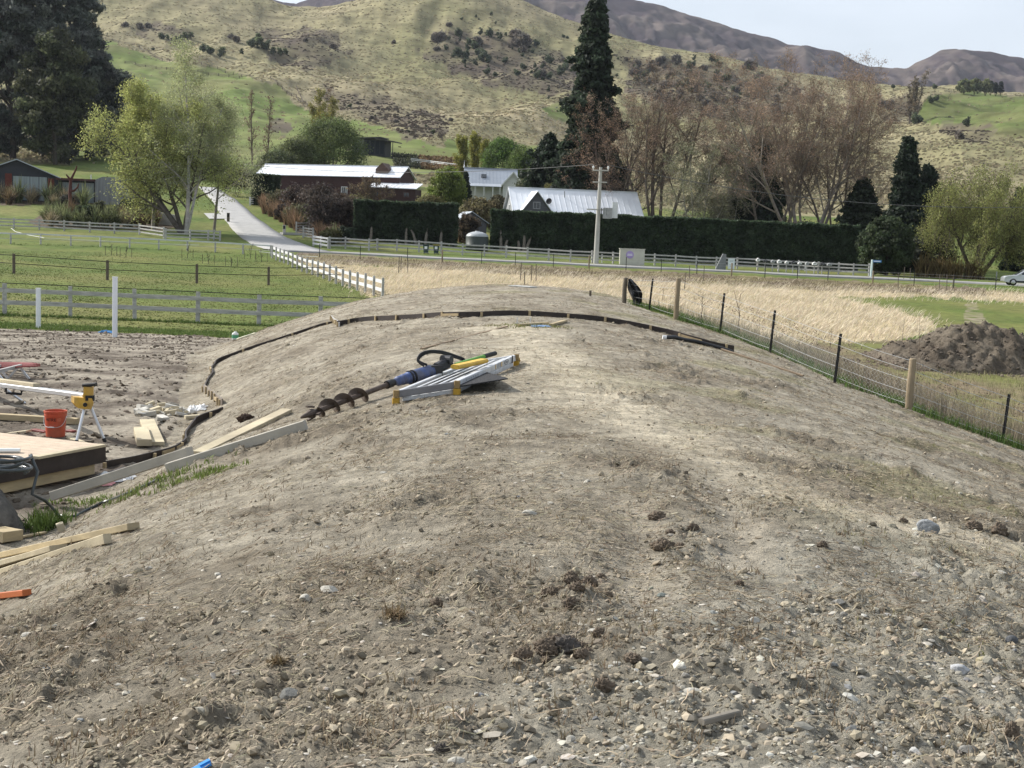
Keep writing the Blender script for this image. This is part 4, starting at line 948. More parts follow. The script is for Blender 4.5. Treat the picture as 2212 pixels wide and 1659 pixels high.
# ================================================================== the silver car
p = G(2166, 619); p = P(2166, p.y); Yc = p.y
cf = Fr((p.x, p.y - .2, gz(p.x + 2, p.y) + .12), R(-8))
t = empty('parked_car', cf.o, 'silver estate car with dark lower body on the road at the right edge', 'car')
silver = mat('silver_paint', (.50, .52, .54), .28, .05, 1, metal=.6, spec=.6)
side = [(0.0,.42),(0.02,.75),(.25,.90),(1.15,1.02),(1.95,1.52),(2.5,1.64),(3.7,1.62),(4.25,1.45),(4.62,1.05),(4.68,.62),(4.62,.36),(3.95,.28),(.75,.28),(.15,.32)]
b = MB(); n = len(side); rings = []
for y_, ins in ((0.0, .10), (.12, .0), (1.68, .0), (1.80, .10)):
    rings.append([cf(.0 + x + (2.34 - x) * ins * .18, y_ + (0.16 * (z - .9) * (1 if y_ < 1 else -1) if z > .95 else 0), z - ins * (.25 if z > .8 else -.1)) for x, z in side])
v = [q for r_ in rings for q in r_]
for k in range(3): b.add(v, [[k*n+i, k*n+(i+1)%n, (k+1)*n+(i+1)%n, (k+1)*n+i] for i in range(n)])
b.add(rings[0], [list(range(n))[::-1]]); b.add(rings[3], [list(range(n))]); body = b.build('body', silver, t)
b = MB(); cf.box(b, .55, 4.25, -.025, .06, .30, .48); b.build('sill', mat('dark_trim', (.04, .042, .045), .5), t)
def wq(pts, nm, y_=.02):
    b = MB(); q = [cf(x, y_ + .16 * (z - .9) * (1 if z > .95 else 0) - .02, z) for x, z in pts]; b.add(q, [list(range(len(q)))[::-1]]); q2 = [tuple(Vector(k) + cf.cy * .03) for k in q]
    m_ = len(q); b.add(q + q2, [[i, i + m_, (i + 1) % m_ + m_, (i + 1) % m_] for i in range(m_)]); return b.build(nm, glass_dark, t)
wq([(1.42,1.06),(2.62,1.06),(2.62,1.52),(2.02,1.48)], 'side_window'); wq([(2.70,1.06),(3.62,1.06),(3.55,1.52),(2.70,1.53)], 'side_window'); wq([(3.70,1.06),(4.15,1.08),(3.98,1.42),(3.66,1.50)], 'side_window')
b = MB(); b.add([cf(1.17,.22,1.05), cf(1.17,1.58,1.05), cf(1.93,1.50,1.515), cf(1.93,.30,1.515)], [[0,3,2,1]]); b.build('windscreen', glass_dark, t)
for xx in (.88, 3.72):
    for yy in (.06, 1.74):
        w_ = MB(); w_.lathe([(.2, -.11), (.33, -.10), (.345, -.06), (.345, .06), (.33, .10), (.2, .11)], cf(xx, yy, .34), 24, ax=tuple(cf.cy)); wo = w_.build('wheel', wire_black, t, smooth=True)
        w_ = MB(); w_.lathe([(0, -.115), (.06, -.12), (.22, -.10), (.24, -.05), (.24, .05), (.22, .1), (0, .115)], cf(xx, yy, .34), 10, ax=tuple(cf.cy)); w_.build('rim', mat('alloy', (.5, .5, .52), .3, .05, metal=.8), wo)
b = MB(); b.lathe([(0, .0), (.14, .0), (.15, -.05), (.1, -.12), (0, -.13)], cf(.16, .22, .74), 12, ax=(1, .4, 0)); b.build('headlight', mat('lamp_glass', (.6, .62, .65), .1, .05, spec=.9), t)
b = MB(); cf.box(b, 1.35, 1.6, -.2, -.02, 1.02, 1.16); b.build('wing_mirror', silver, t)
# vehicles parked by the shed: only the top of a pale ute shows
p = P(700, 222); cf = Fr((p.x, p.y, gz(p.x, p.y) + 1.0), 0)
t = empty('parked_car', p, 'white ute cab half hidden behind the brown shrubs at the shed', 'car')
b = MB(); v = []
for y_ in (0, 1.7): v += [cf(x, y_, z) for x, z in [(-.3,.0),(2.5,.0),(2.5,.75),(1.7,.82),(1.25,1.5),(.15,1.52),(-.25,.85)]]
b.add(v, [[i, i + 7, (i + 1) % 7 + 7, (i + 1) % 7] for i in range(7)]); b.add(v[:7], [list(range(7))]); b.add(v[7:], [list(range(7))[::-1]]); b.build('body', mat('white_paint', (.62, .63, .63), .4), t)
b = MB(); b.add([cf(x, -.03, z) for x, z in [(.05,.85),(1.5,.85),(1.2,1.4),(.2,1.42)]], [[0,1,2,3]]); b.build('side_window', glass_dark, t)

# ---- old fence lines across the hill pastures
for q, lab in (([(215,82),(270,95),(335,124),(400,138),(470,149),(540,165),(600,184),(640,210),(660,238)], 'dark old fence line along the upper edge of the hill pasture'), ([(640,190),(652,215),(668,240),(684,262),(700,285)], 'fence line running down the right side of the hill pasture'), ([(270,137),(360,150),(450,162),(540,170)], 'lower fence line crossing the hill pasture'), ([(1960,262),(1985,235),(2010,210),(2060,200)], 'fence line climbing the left edge of the right-hand hill pasture')):
    pts = [G(*a) for a in q]; t = empty('wire_fence', pts[0], lab, 'fence', 'fence lines on the hill')
    for i in range(len(pts) - 1):
        for k in range(4):
            pp = pts[i].lerp(pts[i + 1], k / 4); pp = Vector((pp.x, pp.y, gz(pp.x, pp.y))); b = MB(); b.beam(pp - Vector((0, 0, .3)), pp + Vector((0, 0, 1.3)), .28, .28, up=(0, 1, 0)); b.build('post', wood_dark, t)
    for hh in (.3, .75, 1.15):
        fine_ = []
        for i in range(len(pts) - 1):
            for k in range(6): pp = pts[i].lerp(pts[i + 1], k / 6); fine_.append(Vector((pp.x, pp.y, gz(pp.x, pp.y) + hh)))
        b = MB(); b.tube(fine_, .07, 4); b.build('wire', wood_dark, t)
# ================================================================== vegetation builders
leaf_mat = mat('foliage', attr=True, rough=.65, var=.25, scale=1.5, spec=.25, transl=.45, detail=2)
bark_mat = mat('bark', attr=True, rough=.9, var=.3, scale=3, bump=.4, spec=.1, detail=4)
blade_mat = mat('grass_blades', attr=True, rough=.8, var=.15, scale=2, spec=.15, transl=.25, detail=2)
def vcol(base, n, amt=.25, hue=.03):
    c = np.array(base, float)[None] * (1 + amt * rng.normal(size=(n, 1))).clip(.35, 1.9)
    return np.clip(c * (1 + hue * rng.normal(size=(n, 3))), .004, .8)
def clumps(b, cen, rad, n, size, base, amt=.28, flat=.75, leafamt=.2, aspect=1.7, droop=0.0, shell=.55, tri=False):
    """leaf clumps: n leaves round each centre"""
    cen = np.asarray(cen, float); k = len(cen); rad = np.broadcast_to(np.asarray(rad, float), (k,))
    d = rng.normal(size=(k, n, 3)); d /= np.linalg.norm(d, axis=2)[..., None]
    r = (shell + (1 - shell) * rng.random((k, n, 1))) * rad[:, None, None] * (1 + .25 * rng.normal(size=(k, n, 1)))
    off = d * r; off[..., 2] *= flat
    p = (cen[:, None, :] + off).reshape(-1, 3)
    cc = np.repeat(vcol(base, k, amt), n, 0) * (1 + leafamt * rng.normal(size=(k * n, 1))).clip(.4, 1.7)
    sz = size * rng.uniform(.6, 1.4, k * n)
    b.leaves(p, sz, np.clip(cc, .004, .8), nrm=d.reshape(-1, 3), aspect=aspect, droop=droop, tri=tri)
def grow(starts, dirs, lens, rads, levels, ns=7, wob=.06, trop=.0, taper=.25):
    """branching skeleton grown level by level; returns segment arrays and the outer twig points"""
    S0, S1, R0, R1 = [], [], [], []; tips = []
    st = np.atleast_2d(np.array(starts, float)); di = np.atleast_2d(np.array(dirs, float)); ln = np.array(lens, float); rd = np.array(rads, float)
    di /= np.linalg.norm(di, axis=1)[:, None]
    for li in range(len(levels) + 1):
        n = len(st); P_ = [st]; D_ = [di]; d = di
        for k in range(ns):
            d = d + wob * rng.normal(size=(n, 3)); d[:, 2] += trop; d = d / np.linalg.norm(d, axis=1)[:, None]
            P_.append(P_[-1] + d * (ln / ns)[:, None]); D_.append(d)
        P_ = np.array(P_); D_ = np.array(D_); f = np.linspace(1, taper, ns + 1)
        for k in range(ns):
            S0.append(P_[k]); S1.append(P_[k + 1]); R0.append(rd * f[k]); R1.append(rd * f[k + 1])
        if li == len(levels):
            for k in range(1, ns + 1): tips.append(P_[k])
            break
        L_ = levels[li]; m_ = L_['n']
        t = (L_.get('t0', .25) + (1 - L_.get('t0', .25)) * (np.arange(m_)[None] + rng.random((n, m_))) / m_)
        fi = np.clip(t * ns, 0, ns - 1e-3); k0 = fi.astype(int); fr_ = (fi - k0)[..., None]; ar = np.arange(n)[:, None]
        pos = P_[k0, ar] * (1 - fr_) + P_[k0 + 1, ar] * fr_; pd = D_[k0 + 1, ar]
        rr = np.interp(t, [0, 1], [1, taper]) * rd[:, None]
        ref = rng.normal(size=(n, m_, 3)); ref -= pd * (ref * pd).sum(2)[..., None]; ref /= np.linalg.norm(ref, axis=2)[..., None]
        an = np.radians(rng.normal(L_.get('a', 40), L_.get('asd', 9), (n, m_)))[..., None]
        nd = np.cos(an) * pd + np.sin(an) * ref; nd[..., 2] += L_.get('up', 0.0)
        nl = ln[:, None] * L_['r'] * (1 - L_.get('short', .45) * t) * rng.uniform(.75, 1.25, (n, m_))
        nr_ = np.minimum(rr * L_.get('rr', .55), rr * .9)
        st = pos.reshape(-1, 3); di = nd.reshape(-1, 3); di /= np.linalg.norm(di, axis=1)[:, None]; ln = nl.ravel(); rd = np.maximum(nr_.ravel(), L_.get('rmin', .012))
        ns = L_.get('ns', 4); wob = L_.get('wob', .12); trop = L_.get('trop', .0); taper = .35
    return np.vstack(S0), np.vstack(S1), np.concatenate(R0), np.concatenate(R1), np.vstack(tips)
def bark(b, s0, s1, r0_, r1_, base, kbig=7, amt=.15):
    big = r0_ > .06
    if big.any(): b.segs(s0[big], s1[big], r0_[big], r1_[big], kbig, vcol(base, big.sum(), amt * .5, .02))
    if (~big).any(): b.segs(s0[~big], s1[~big], r0_[~big], r1_[~big], 3, vcol(np.array(base) * .9, (~big).sum(), amt, .03))
def hgt(p, px, py):  # height above p of image row py at p's distance
    return at(px, py, p.y).z - p.z
def ticks(n, p): return rng.random((n, p))
# ------------------------------------------------------------------ evergreen with a given outline
def evergreen(name, label, p, hh, prof, base, nb=170, leafn=70, size=.5, cr=1.0, kids='dark', trunk_r=.6, bark_c=(.06, .045, .035), group=None, droop=.25, flat=.7, y_scale=1.0, cat='tree', t0=.06):
    """prof: (height fraction, radius) pairs; boughs carry leaf clumps out to the outline"""
    t = empty(name, p, label, cat, group); p = Vector(p)
    b = MB(); tp = [p - Vector((0, 0, .5))] + [p + Vector((rng.normal() * .12, rng.normal() * .12, hh * k)) for k in (.15, .35, .6, .85, .98)]
    b.tube(tp, np.array([1.25, 1, .8, .55, .25, .06]) * trunk_r, 9, bark_c)
    hf = t0 + (1 - t0) * (np.arange(nb) + rng.random(nb)) / nb; hf = 1 - (1 - hf) ** .9 if False else hf
    rp_ = np.interp(hf, [q[0] for q in prof], [q[1] for q in prof]); ph_ = rng.random() * 20; rp_ = rp_ * (1 + (.42 if hh > 25 else .2) * fbm(hf * hh / 2.6 + ph_, np.arange(nb) * .61, 2, 3)); az = np.arange(nb) * 2.39996 + rng.normal(0, .3, nb)
    ext = rp_ * np.clip(rng.normal(.86, .17, nb), .35, 1.2)
    st = np.stack([np.full(nb, p.x), np.full(nb, p.y), p.z + hf * hh], 1)
    en = st + np.stack([np.cos(az) * ext, np.sin(az) * ext * y_scale, -droop * ext + .3 * rng.normal(size=nb)], 1)
    b.segs(st, en, np.full(nb, trunk_r * .14), np.full(nb, .02), 4, vcol(bark_c, nb, .1)); b.build('trunk', bark_mat, t)
    f = MB(); cs, rs = [], []
    for u_ in (.42, .7, .93):
        m_ = rp_ > (0.9 if u_ < .6 else 0.0)
        c = st * (1 - u_) + en * u_ + rng.normal(0, .12, (nb, 3)) * ext[:, None]; cs.append(c[m_]); rs.append((cr * (.55 + .45 * rp_ / max(rp_.max(), .1)) * (1.0 if u_ < .9 else .75))[m_])
    clumps(f, np.vstack(cs), np.concatenate(rs), leafn // 3 + 1, size, base, .26, flat)
    f.build('crown', leaf_mat, t); return t
# ------------------------------------------------------------------ round shrub / broadleaf with clumps on an ellipsoid
def bushy(name, label, p, w_, hh, base, nc=60, leafn=60, size=.3, cr=.22, trunk=True, group=None, bark_c=(.07, .055, .04), cat='tree', lift=0.0, depth=1.0, egg=1.0, amt=.26):
    t = empty(name, p, label, cat, group); p = Vector(p)
    d = rng.normal(size=(nc, 3)); d /= np.linalg.norm(d, axis=1)[:, None]; d[:, 2] = np.where((d[:, 2] < -.55) & (cat != 'bush'), -d[:, 2], d[:, 2])
    rr = rng.uniform(.45, .92, nc) ** .6
    ch = (hh - lift) / 2
    taper = 1 - .35 * egg * np.clip(d[:, 2], 0, 1)
    c = np.array(p) + np.stack([d[:, 0] * rr * w_ / 2 * taper, d[:, 1] * rr * w_ / 2 * depth * taper, lift + ch + d[:, 2] * rr * ch], 1)
    b = MB()
    if trunk:
        s0, s1, a_, c_, tips = grow([tuple(p - Vector((0, 0, .3)))] * 3, [(rng.normal() * .3, rng.normal() * .3, 1) for _ in range(3)], [hh * .75] * 3, [max(.05, hh * .018)] * 3, [dict(n=5, r=.5, a=40, up=.2, t0=.2)], 6, .08)
        bark(b, s0, s1, a_, c_, bark_c); b.build('trunk', bark_mat, t)
    f = MB(); clumps(f, c, cr * w_ * rng.uniform(.7, 1.2, nc), leafn, size, base, amt, .85); f.build('crown', leaf_mat, t); return t
# ------------------------------------------------------------------ fine-branched deciduous tree
def decid(name, label, p, starts, dirs, lens, rads, levels, bark_c, leaf=None, nleaf=0, lsize=.15, jit=.3, ns=8, wob=.05, trop=.01, group=None, droop=0, amt=.25, part='crown', kb=7):
    t = empty(name, p, label, 'tree', group)
    s0, s1, a_, c_, tips = grow(starts, dirs, lens, rads, levels, ns, wob, trop)
    b = MB(); bark(b, s0, s1, a_, c_, bark_c, kb); b.build('trunk', bark_mat, t)
    if leaf is not None and nleaf:
        q = tips[rng.integers(0, len(tips), nleaf)] + rng.normal(0, jit, (nleaf, 3))
        ci = fbm(q[:, 0] * .5, q[:, 2] * .5 + q[:, 1] * .3, 2, 5)
        f = MB(); f.leaves(q, lsize * rng.uniform(.6, 1.4, nleaf), np.clip(vcol(leaf, nleaf, amt) * (1 + .3 * ci)[:, None], .01, .8), droop=droop); f.build(part, leaf_mat, t)
    return t
# ================================================================== the trees
DARKG = (.022, .036, .021); EUC = (.105, .116, .098)
# --- tall eucalypts on the left
for (px, py, wpx, top, Y, label) in [
    (-60, 318, 190, -90, 300, 'tall dark gum tree cut by the left picture edge'),
    (28, 322, 190, -80, 296, 'tall dark gum tree at the front left of the gum clump'),
    (95, 312, 200, -70, 312, 'tallest dark gum tree in the middle of the gum clump'),
    (158, 305, 160, -45, 318, 'tall dark gum tree with a ragged right outline above the lawn'),
    (120, 318, 160, 70, 286, 'lower olive gum tree in front of the tall gums'),
    (188, 300, 130, 75, 305, 'dark gum tree leaning right below the tallest gums'),
    (245, 292, 125, 152, 322, 'low round dark gum at the right end of the gum clump')]:
    p = P(px, Y); hh = hgt(p, px, top); wm = wpx * Y / F
    t = empty('gum_tree', p, label, 'tree', 'gum trees')
    nlm = 26 if hh > 25 else 16
    st, di, ln_, rd_ = [], [], [], []
    s0, s1, a_, c_, tips = grow([tuple(p - Vector((0, 0, .5)))], [(rng.normal() * .05, 0, 1)], [hh * .9], [hh * .018], [dict(n=18, r=.33, a=48, up=.35, t0=.28, short=.4, ns=5), dict(n=5, r=.5, a=45, up=.1, ns=3)], 9, .04)
    b = MB(); bark(b, s0, s1, a_, c_, (.075, .062, .052)); b.build('trunk', bark_mat, t)
    nc = int(95 * (hh / 32) + 40); hf = rng.beta(1.25, 1.0, nc) * .95 + .045
    rprof = np.interp(hf, [.0, .12, .35, .65, .85, 1.0], [.45, .85, 1.0, .92, .66, .2]) * wm / 2
    az = rng.random(nc) * 6.283; rr = np.sqrt(rng.random(nc)) * rprof
    c = np.stack([p.x + np.cos(az) * rr, p.y + np.sin(az) * rr, p.z + hf * hh], 1)
    f = MB(); col_ = (.085, .092, .050) if 'olive' in label else EUC
    clumps(f, c, rng.uniform(1.1, 2.3, nc) * min(1, wm / 14), 260, .42, col_, .30, .72, .25, aspect=2.2, droop=.5, shell=.35)
    f.build('crown', leaf_mat, t)
# --- giant conifer (redwood) and darker conifers at its foot
p = P(1268, 204); hh = hgt(p, 1290, 1); s_ = p.y / F
evergreen('redwood_tree', 'towering dark redwood standing above every other tree', p, hh,
  [(0, 66*s_), (.12, 78*s_), (.25, 72*s_), (.36, 64*s_), (.45, 50*s_), (.52, 54*s_), (.62, 44*s_), (.70, 33*s_), (.78, 37*s_), (.86, 21*s_), (.93, 24*s_), (1, 5*s_)],
  (.042, .058, .036), 380, 320, .40, 1.35, trunk_r=1.0, droop=.22, flat=.62)
for (px, Y, top, wpx, label, prof) in [
    (1180, 208, 296, 118, 'dark bushy conifer at the left foot of the redwood', [(0,.8),(.3,1),(.6,.8),(.85,.5),(1,.12)]),
    (1232, 200, 330, 120, 'dark spreading conifer just behind the redwood trunk', [(0,.8),(.3,1),(.6,.8),(.85,.5),(1,.12)]),
    (1632, 206, 285, 125, 'dark pointed conifer behind the bare twin-stemmed tree', [(0,.85),(.25,1),(.5,.78),(.75,.5),(.92,.28),(1,.05)]),
    (1600, 196, 400, 150, 'dark low conifer skirt left of the bare twin-stemmed tree', [(0,.9),(.4,1),(.8,.6),(1,.2)]),
    (1945, 172, 305, 118, 'dark cypress with a slim spire above a broad skirt', [(0,.95),(.2,1),(.38,.85),(.48,.55),(.56,.36),(.7,.36),(.85,.30),(.95,.16),(1,.03)]),
    (1992, 180, 362, 82, 'shorter dark cypress right of the spired cypress', [(0,.9),(.3,1),(.6,.8),(.85,.45),(1,.08)]),
    (1855, 184, 395, 110, 'dark feathery conifer left of the spired cypress', [(0,.9),(.35,1),(.7,.65),(.9,.35),(1,.1)]),
    (2192, 185, 412, 66, 'small dark conifer at the right edge behind the willow', [(0,1),(.4,.85),(.75,.5),(1,.05)]),
    (586, 228, 392, 26, 'small dark conical tree beside the clipped block hedge', [(0,1),(.5,.8),(1,.1)]),
    (1003, 230, 372, 26, 'small dark conical tree in front of the villa', [(0,.9),(.4,1),(.8,.6),(1,.1)]),
    (947, 226, 418, 24, 'little dark conical tree on the bank right of the shed', [(0,1),(.5,.8),(1,.1)])]:
    p = P(px, Y); hh = max(2.5, hgt(p, px, top)); R_ = wpx * Y / F / 2
    n_ = int(60 + 9 * hh); evergreen('cypress_tree' if 'cypress' in label else 'conifer_tree', label, p, hh, [(a, c * R_) for a, c in prof], (.028, .041, .025) if px != 1855 else (.042, .054, .031), n_, 190, .30 if hh > 8 else .2, min(1.15, R_ * .38), trunk_r=.35 if hh > 8 else .12, droop=.05 if 'cypress' in label else .2)
# --- birch group by the side road
p = G(395, 503); Y = p.y; s_ = Y / F
t0_ = Vector(p); crotch = at(386, 470, Y)
decid('alder_tree', 'spreading yellow-green tree with a low forked trunk by the side road fence', p,
  [tuple(p - Vector((0, 0, .3))), tuple(p), tuple(p + Vector((.2, 0, 0))), tuple(p)], [(-.75, -.1, .9), (-.35, .3, 1), (.15, -.2, 1), (-.6, .3, .8)], [15.5, 14.5, 13.5, 13], [.34, .30, .26, .22],
  [dict(n=11, r=.46, a=46, up=.08, t0=.16, ns=5, trop=.01), dict(n=7, r=.52, a=45, ns=4, trop=-.03), dict(n=5, r=.58, a=45, ns=3, rmin=.014, trop=-.10)], (.11, .095, .08), (.335, .355, .130), 33000, .13, .55, 9, .07, .015)
p2 = P(402, 168)
decid('birch_tree', 'tall pale-stemmed birch with thin hanging greenish twigs behind the alder', p2,
  [tuple(p2 - Vector((0, 0, .3))), tuple(p2)], [(.02, 0, 1), (.28, .1, 1)], [hgt(p2, 400, 118), hgt(p2, 400, 215)], [.28, .2],
  [dict(n=20, r=.34, a=46, up=.15, t0=.22, short=.65, ns=5, trop=.03, rr=.4), dict(n=7, r=.5, a=45, ns=4, trop=-.10), dict(n=5, r=.6, a=35, ns=4, trop=-.22, rmin=.012)], (.34, .32, .29), (.33, .35, .18), 28000, .10, .40, 10, .035, .02, droop=.8)
p2 = P(330, 173)
decid('birch_tree', 'yellow-green birch filling the middle of the roadside tree group', p2,
  [tuple(p2 - Vector((0, 0, .3)))], [(.02, 0, 1)], [hgt(p2, 335, 205)], [.25],
  [dict(n=18, r=.38, a=48, up=.1, t0=.2, short=.6, ns=5, rr=.4), dict(n=7, r=.5, a=45, ns=4, trop=-.08), dict(n=4, r=.6, a=35, ns=3, trop=-.2, rmin=.012)], (.30, .28, .25), (.345, .36, .13), 28000, .12, .48, 10, .035, .02, droop=.7)
p2 = P(462, 176)
decid('birch_tree', 'thin grey-green birch leaning over the side road', p2,
  [tuple(p2 - Vector((0, 0, .3)))], [(.10, 0, 1)], [hgt(p2, 462, 215)], [.2],
  [dict(n=16, r=.40, a=50, up=.05, t0=.25, short=.5, ns=5, rr=.4), dict(n=7, r=.5, a=45, ns=4, trop=-.10), dict(n=4, r=.6, a=35, ns=3, trop=-.2, rmin=.012)], (.22, .20, .18), (.30, .31, .18), 16000, .10, .42, 10, .04, .02, droop=.7)
# --- big bare and budding trees behind the long hedge
bud = (.27, .195, .14)
def bare(px, Y, top, spread, nstem, bark_c, label, leaf, nleaf, lens_k=1.0, up=.10, lsize=.085, name='bare_tree', rad=.32, lev=None, group='bare trees behind the hedge'):
    p = P(px, Y); hh = hgt(p, px, top)
    st, di, ln_, rd_ = [], [], [], []
    for k in range(nstem):
        a = (k + .5) / nstem * 2 - 1; lean = a * spread + rng.normal() * .05
        st.append((p.x + a * .5, p.y + rng.normal() * .3, p.z - .3)); di.append((lean, rng.normal() * .22, 1)); ln_.append(hh * (.96 - .18 * abs(a)) * rng.uniform(.85, 1.02) * math.sqrt(1 + lean ** 2) * lens_k * 1.02); rd_.append(rad * rng.uniform(.7, 1.1))
    lev = lev or [dict(n=12, r=.40, a=40, up=up * .5, t0=.32, short=.30, ns=5, trop=.01, wob=.09), dict(n=8, r=.46, a=36, ns=4, up=.04, trop=.01), dict(n=7, r=.52, a=38, ns=3, rmin=.012), dict(n=3, r=.6, a=35, ns=2, rmin=.009)]
    return decid(name, label, p, st, di, ln_, rd_, lev, bark_c, leaf, nleaf, lsize, .18, 9, .05, .012, group)
bare(1420, 194, 172, .62, 6, (.150, .122, .102), 'bare tree with rust-tinted buds right of the redwood', bud, 36000)
bare(1325, 199, 235, .42, 4, (.135, .108, .09), 'rusty budding tree against the right side of the redwood', (.255, .172, .115), 14000, name='bare_tree')
bare(1735, 186, 150, .66, 7, (.245, .208, .175), 'large many-stemmed bare tree rising from the middle of the long hedge', (.275, .195, .140), 56000, rad=.27)
bare(1660, 189, 176, .50, 4, (.21, .178, .15), 'bare tree leaning left beside the many-stemmed one', (.265, .195, .14), 14000, rad=.26)
bare(1800, 188, 182, .42, 4, (.19, .155, .13), 'bare tree leaning right of the many-stemmed one', (.265, .19, .135), 18000, rad=.22)
bl = [dict(n=14, r=.38, a=48, up=.08, t0=.2, short=.6, ns=5, rr=.4), dict(n=7, r=.5, a=42, ns=4, trop=-.05), dict(n=5, r=.55, a=38, ns=3, trop=-.12, rmin=.012)]
bare(1500, 187, 285, .42, 4, (.30, .28, .25), 'pale silvery birch just coming into leaf above the hedge', (.205, .205, .125), 15000, 1.0, lsize=.10, name='birch_tree', rad=.15, lev=bl, group='birches above the hedge')
bare(1560, 190, 330, .35, 3, (.28, .26, .24), 'shorter pale birch left of the bare twin-stemmed tree', (.200, .195, .125), 9000, 1.0, lsize=.10, name='birch_tree', rad=.13, lev=bl, group='birches above the hedge')
bare(795, 222, 385, .55, 6, (.13, .10, .08), 'bare twiggy shrub tree in front of the long shed roof', (.16, .12, .07), 2500, lsize=.13, rad=.09, name='bare_tree')
for px, Y, top, lab in ((545, 318, 200, 'thin bare poplar left of its pair up the side road'), (576, 312, 212, 'thin bare poplar right of its pair up the side road'), (712, 335, 195, 'thin bare poplar behind the green willow')):
    p = P(px, Y); hh = hgt(p, px, top)
    decid('poplar_tree', lab, p, [tuple(p - Vector((0, 0, .3)))], [(0, 0, 1)], [hh], [.2], [dict(n=34, r=.17, a=32, up=.35, t0=.1, short=.6, ns=4, rr=.35), dict(n=6, r=.55, a=28, ns=3, up=.2, rmin=.014)], (.15, .115, .095), (.155, .105, .075), 900, .16, .2, 10, .02, .02)
# --- fresh green trees round the buildings
GRN = (.105, .150, .045); LEM = (.235, .230, .055)
for (px, Y, top, wpx, base, label, ly) in [
    (712, 285, 262, 150, (.115, .145, .052), 'round fresh green willow below the black cabin', 0),
    (642, 280, 305, 100, (.130, .150, .062), 'lower fresh green willow left of the round one', 0),
    (600, 268, 330, 90, (.100, .120, .055), 'greyish green bush beside the side road bend', 0),
    (1085, 292, 300, 90, (.095, .150, .038), 'bright green broadleaf tree behind the villa', 0),
    (1130, 285, 318, 70, (.110, .155, .045), 'second bright green broadleaf tree behind the villa roof', 0),
    (1165, 255, 345, 60, (.085, .115, .045), 'mid green tree between villa and redwood', 0),
    (964, 216, 358, 76, (.165, .205, .050), 'light green tree standing between the shed and the villa', .12),
    (1140, 212, 385, 80, (.135, .150, .080), 'soft grey-green tree in front of the villa gable', 0),
    (1190, 204, 395, 50, (.165, .165, .065), 'small olive tree behind the white roof', 0),
    (1245, 200, 385, 76, (.105, .125, .055), 'rounded olive-green tree behind the white roof ridge', 0),
    (1215, 206, 400, 56, (.130, .145, .060), 'low green bush tree over the white roof ridge', 0),
    (512, 238, 362, 60, (.110, .115, .060), 'thin green shrub beside the bend of the side road', 0),
    (930, 214, 425, 70, (.155, .145, .060), 'yellowish bush at the end of the dark clipped trees', 0),
    (1030, 196, 432, 86, (.150, .130, .065), 'tawny green bush in front of the villa veranda', 0),
    (1075, 198, 425, 60, (.120, .105, .060), 'brownish bush left of the white-roofed house', 0)]:
    p = P(px, Y); wm = wpx * Y / F; hh = max(2.0, hgt(p, px, top))
    if ly == 0 and hh < wm * .5: hh = wm * .5
    bushy('willow_tree' if 'willow' in label else ('green_bush' if 'bush' in label or 'shrub' in label else 'green_tree'), label, p, wm, hh, base, int(70 + 6 * wm), 170, .19, .17, lift=min(1.2, hh * .12), egg=.6)
for (px, Y, top, wpx, label) in [(700, 292, 205, 44, 'slim lemon-yellow poplar rising above the green willow'), (690, 296, 235, 40, 'shorter lemon-yellow poplar by the green willow'),
                                 (1000, 300, 298, 34, 'lemon-yellow poplar at the left of the villa group'), (1022, 303, 292, 36, 'tallest lemon-yellow poplar above the villa'), (1046, 300, 308, 34, 'lemon-yellow poplar at the right of the villa group')]:
    p = P(px, Y); hh = hgt(p, px, top); wm = wpx * Y / F
    decid('poplar_tree', label, p, [tuple(p - Vector((0, 0, .3)))] * 3, [(-.08, 0, 1), (.08, .05, 1), (0, -.05, 1)], [hh, hh * .93, hh * .97], [.16] * 3,
          [dict(n=22, r=.2, a=28, up=.35, t0=.08, short=.5, ns=4, rr=.35), dict(n=6, r=.55, a=28, ns=3, up=.2, rmin=.014)], (.17, .15, .10), LEM if px > 800 else (.24, .225, .075), 9000, .16, .25, 10, .02, .02)
p = P(1735, 184); bushy('blossom_tree', 'small dusky pink blossom tree glimpsed through the bare stems', p, 5.2, 5.2, (.150, .085, .095), 60, 60, .22, .17, lift=1.4)
p = P(1795, 182); bushy('green_bush', 'low dark green bush at the right end of the long hedge', p, 5, 4.4, (.040, .055, .030), 50, 70, .3, .2)
# --- big rounded macrocarpa bush beside the sign, willow by the road
p = P(1912, 158); s_ = p.y / F; hh = hgt(p, 1912, 468)
bushy('round_bush', 'large rounded dark green bush between the long hedge and the willow', p, 122 * s_, hh, (.052, .072, .034), 200, 210, .18, .10, egg=.45, cat='bush', lift=.1)
p = P(2005, 163); bushy('green_bush', 'dark low bush tucked under the cypresses beside the rounded bush', p, 5.0, hgt(p, 2005, 500), (.036, .045, .028), 50, 90, .28, .2)
p = P(2108, 157); hh = hgt(p, 2108, 392)
decid('willow_tree', 'wide weeping willow with yellow-green hanging twigs beside the road', p, [tuple(p - Vector((0, 0, .3)))] * 4, [(-.5, 0, 1), (.1, .2, 1), (.55, -.1, 1), (-.1, -.3, 1)], [hh * .95, hh * 1.0, hh * 1.05, hh * .9], [.28, .3, .26, .22],
      [dict(n=10, r=.48, a=48, up=.2, t0=.35, ns=5, trop=-.02), dict(n=12, r=1.0, a=52, ns=8, trop=-.30, wob=.08), dict(n=6, r=.6, a=26, ns=5, trop=-.40, rmin=.012)], (.10, .085, .06), (.235, .248, .088), 52000, .10, .30, 8, .06, .0, droop=1.2)
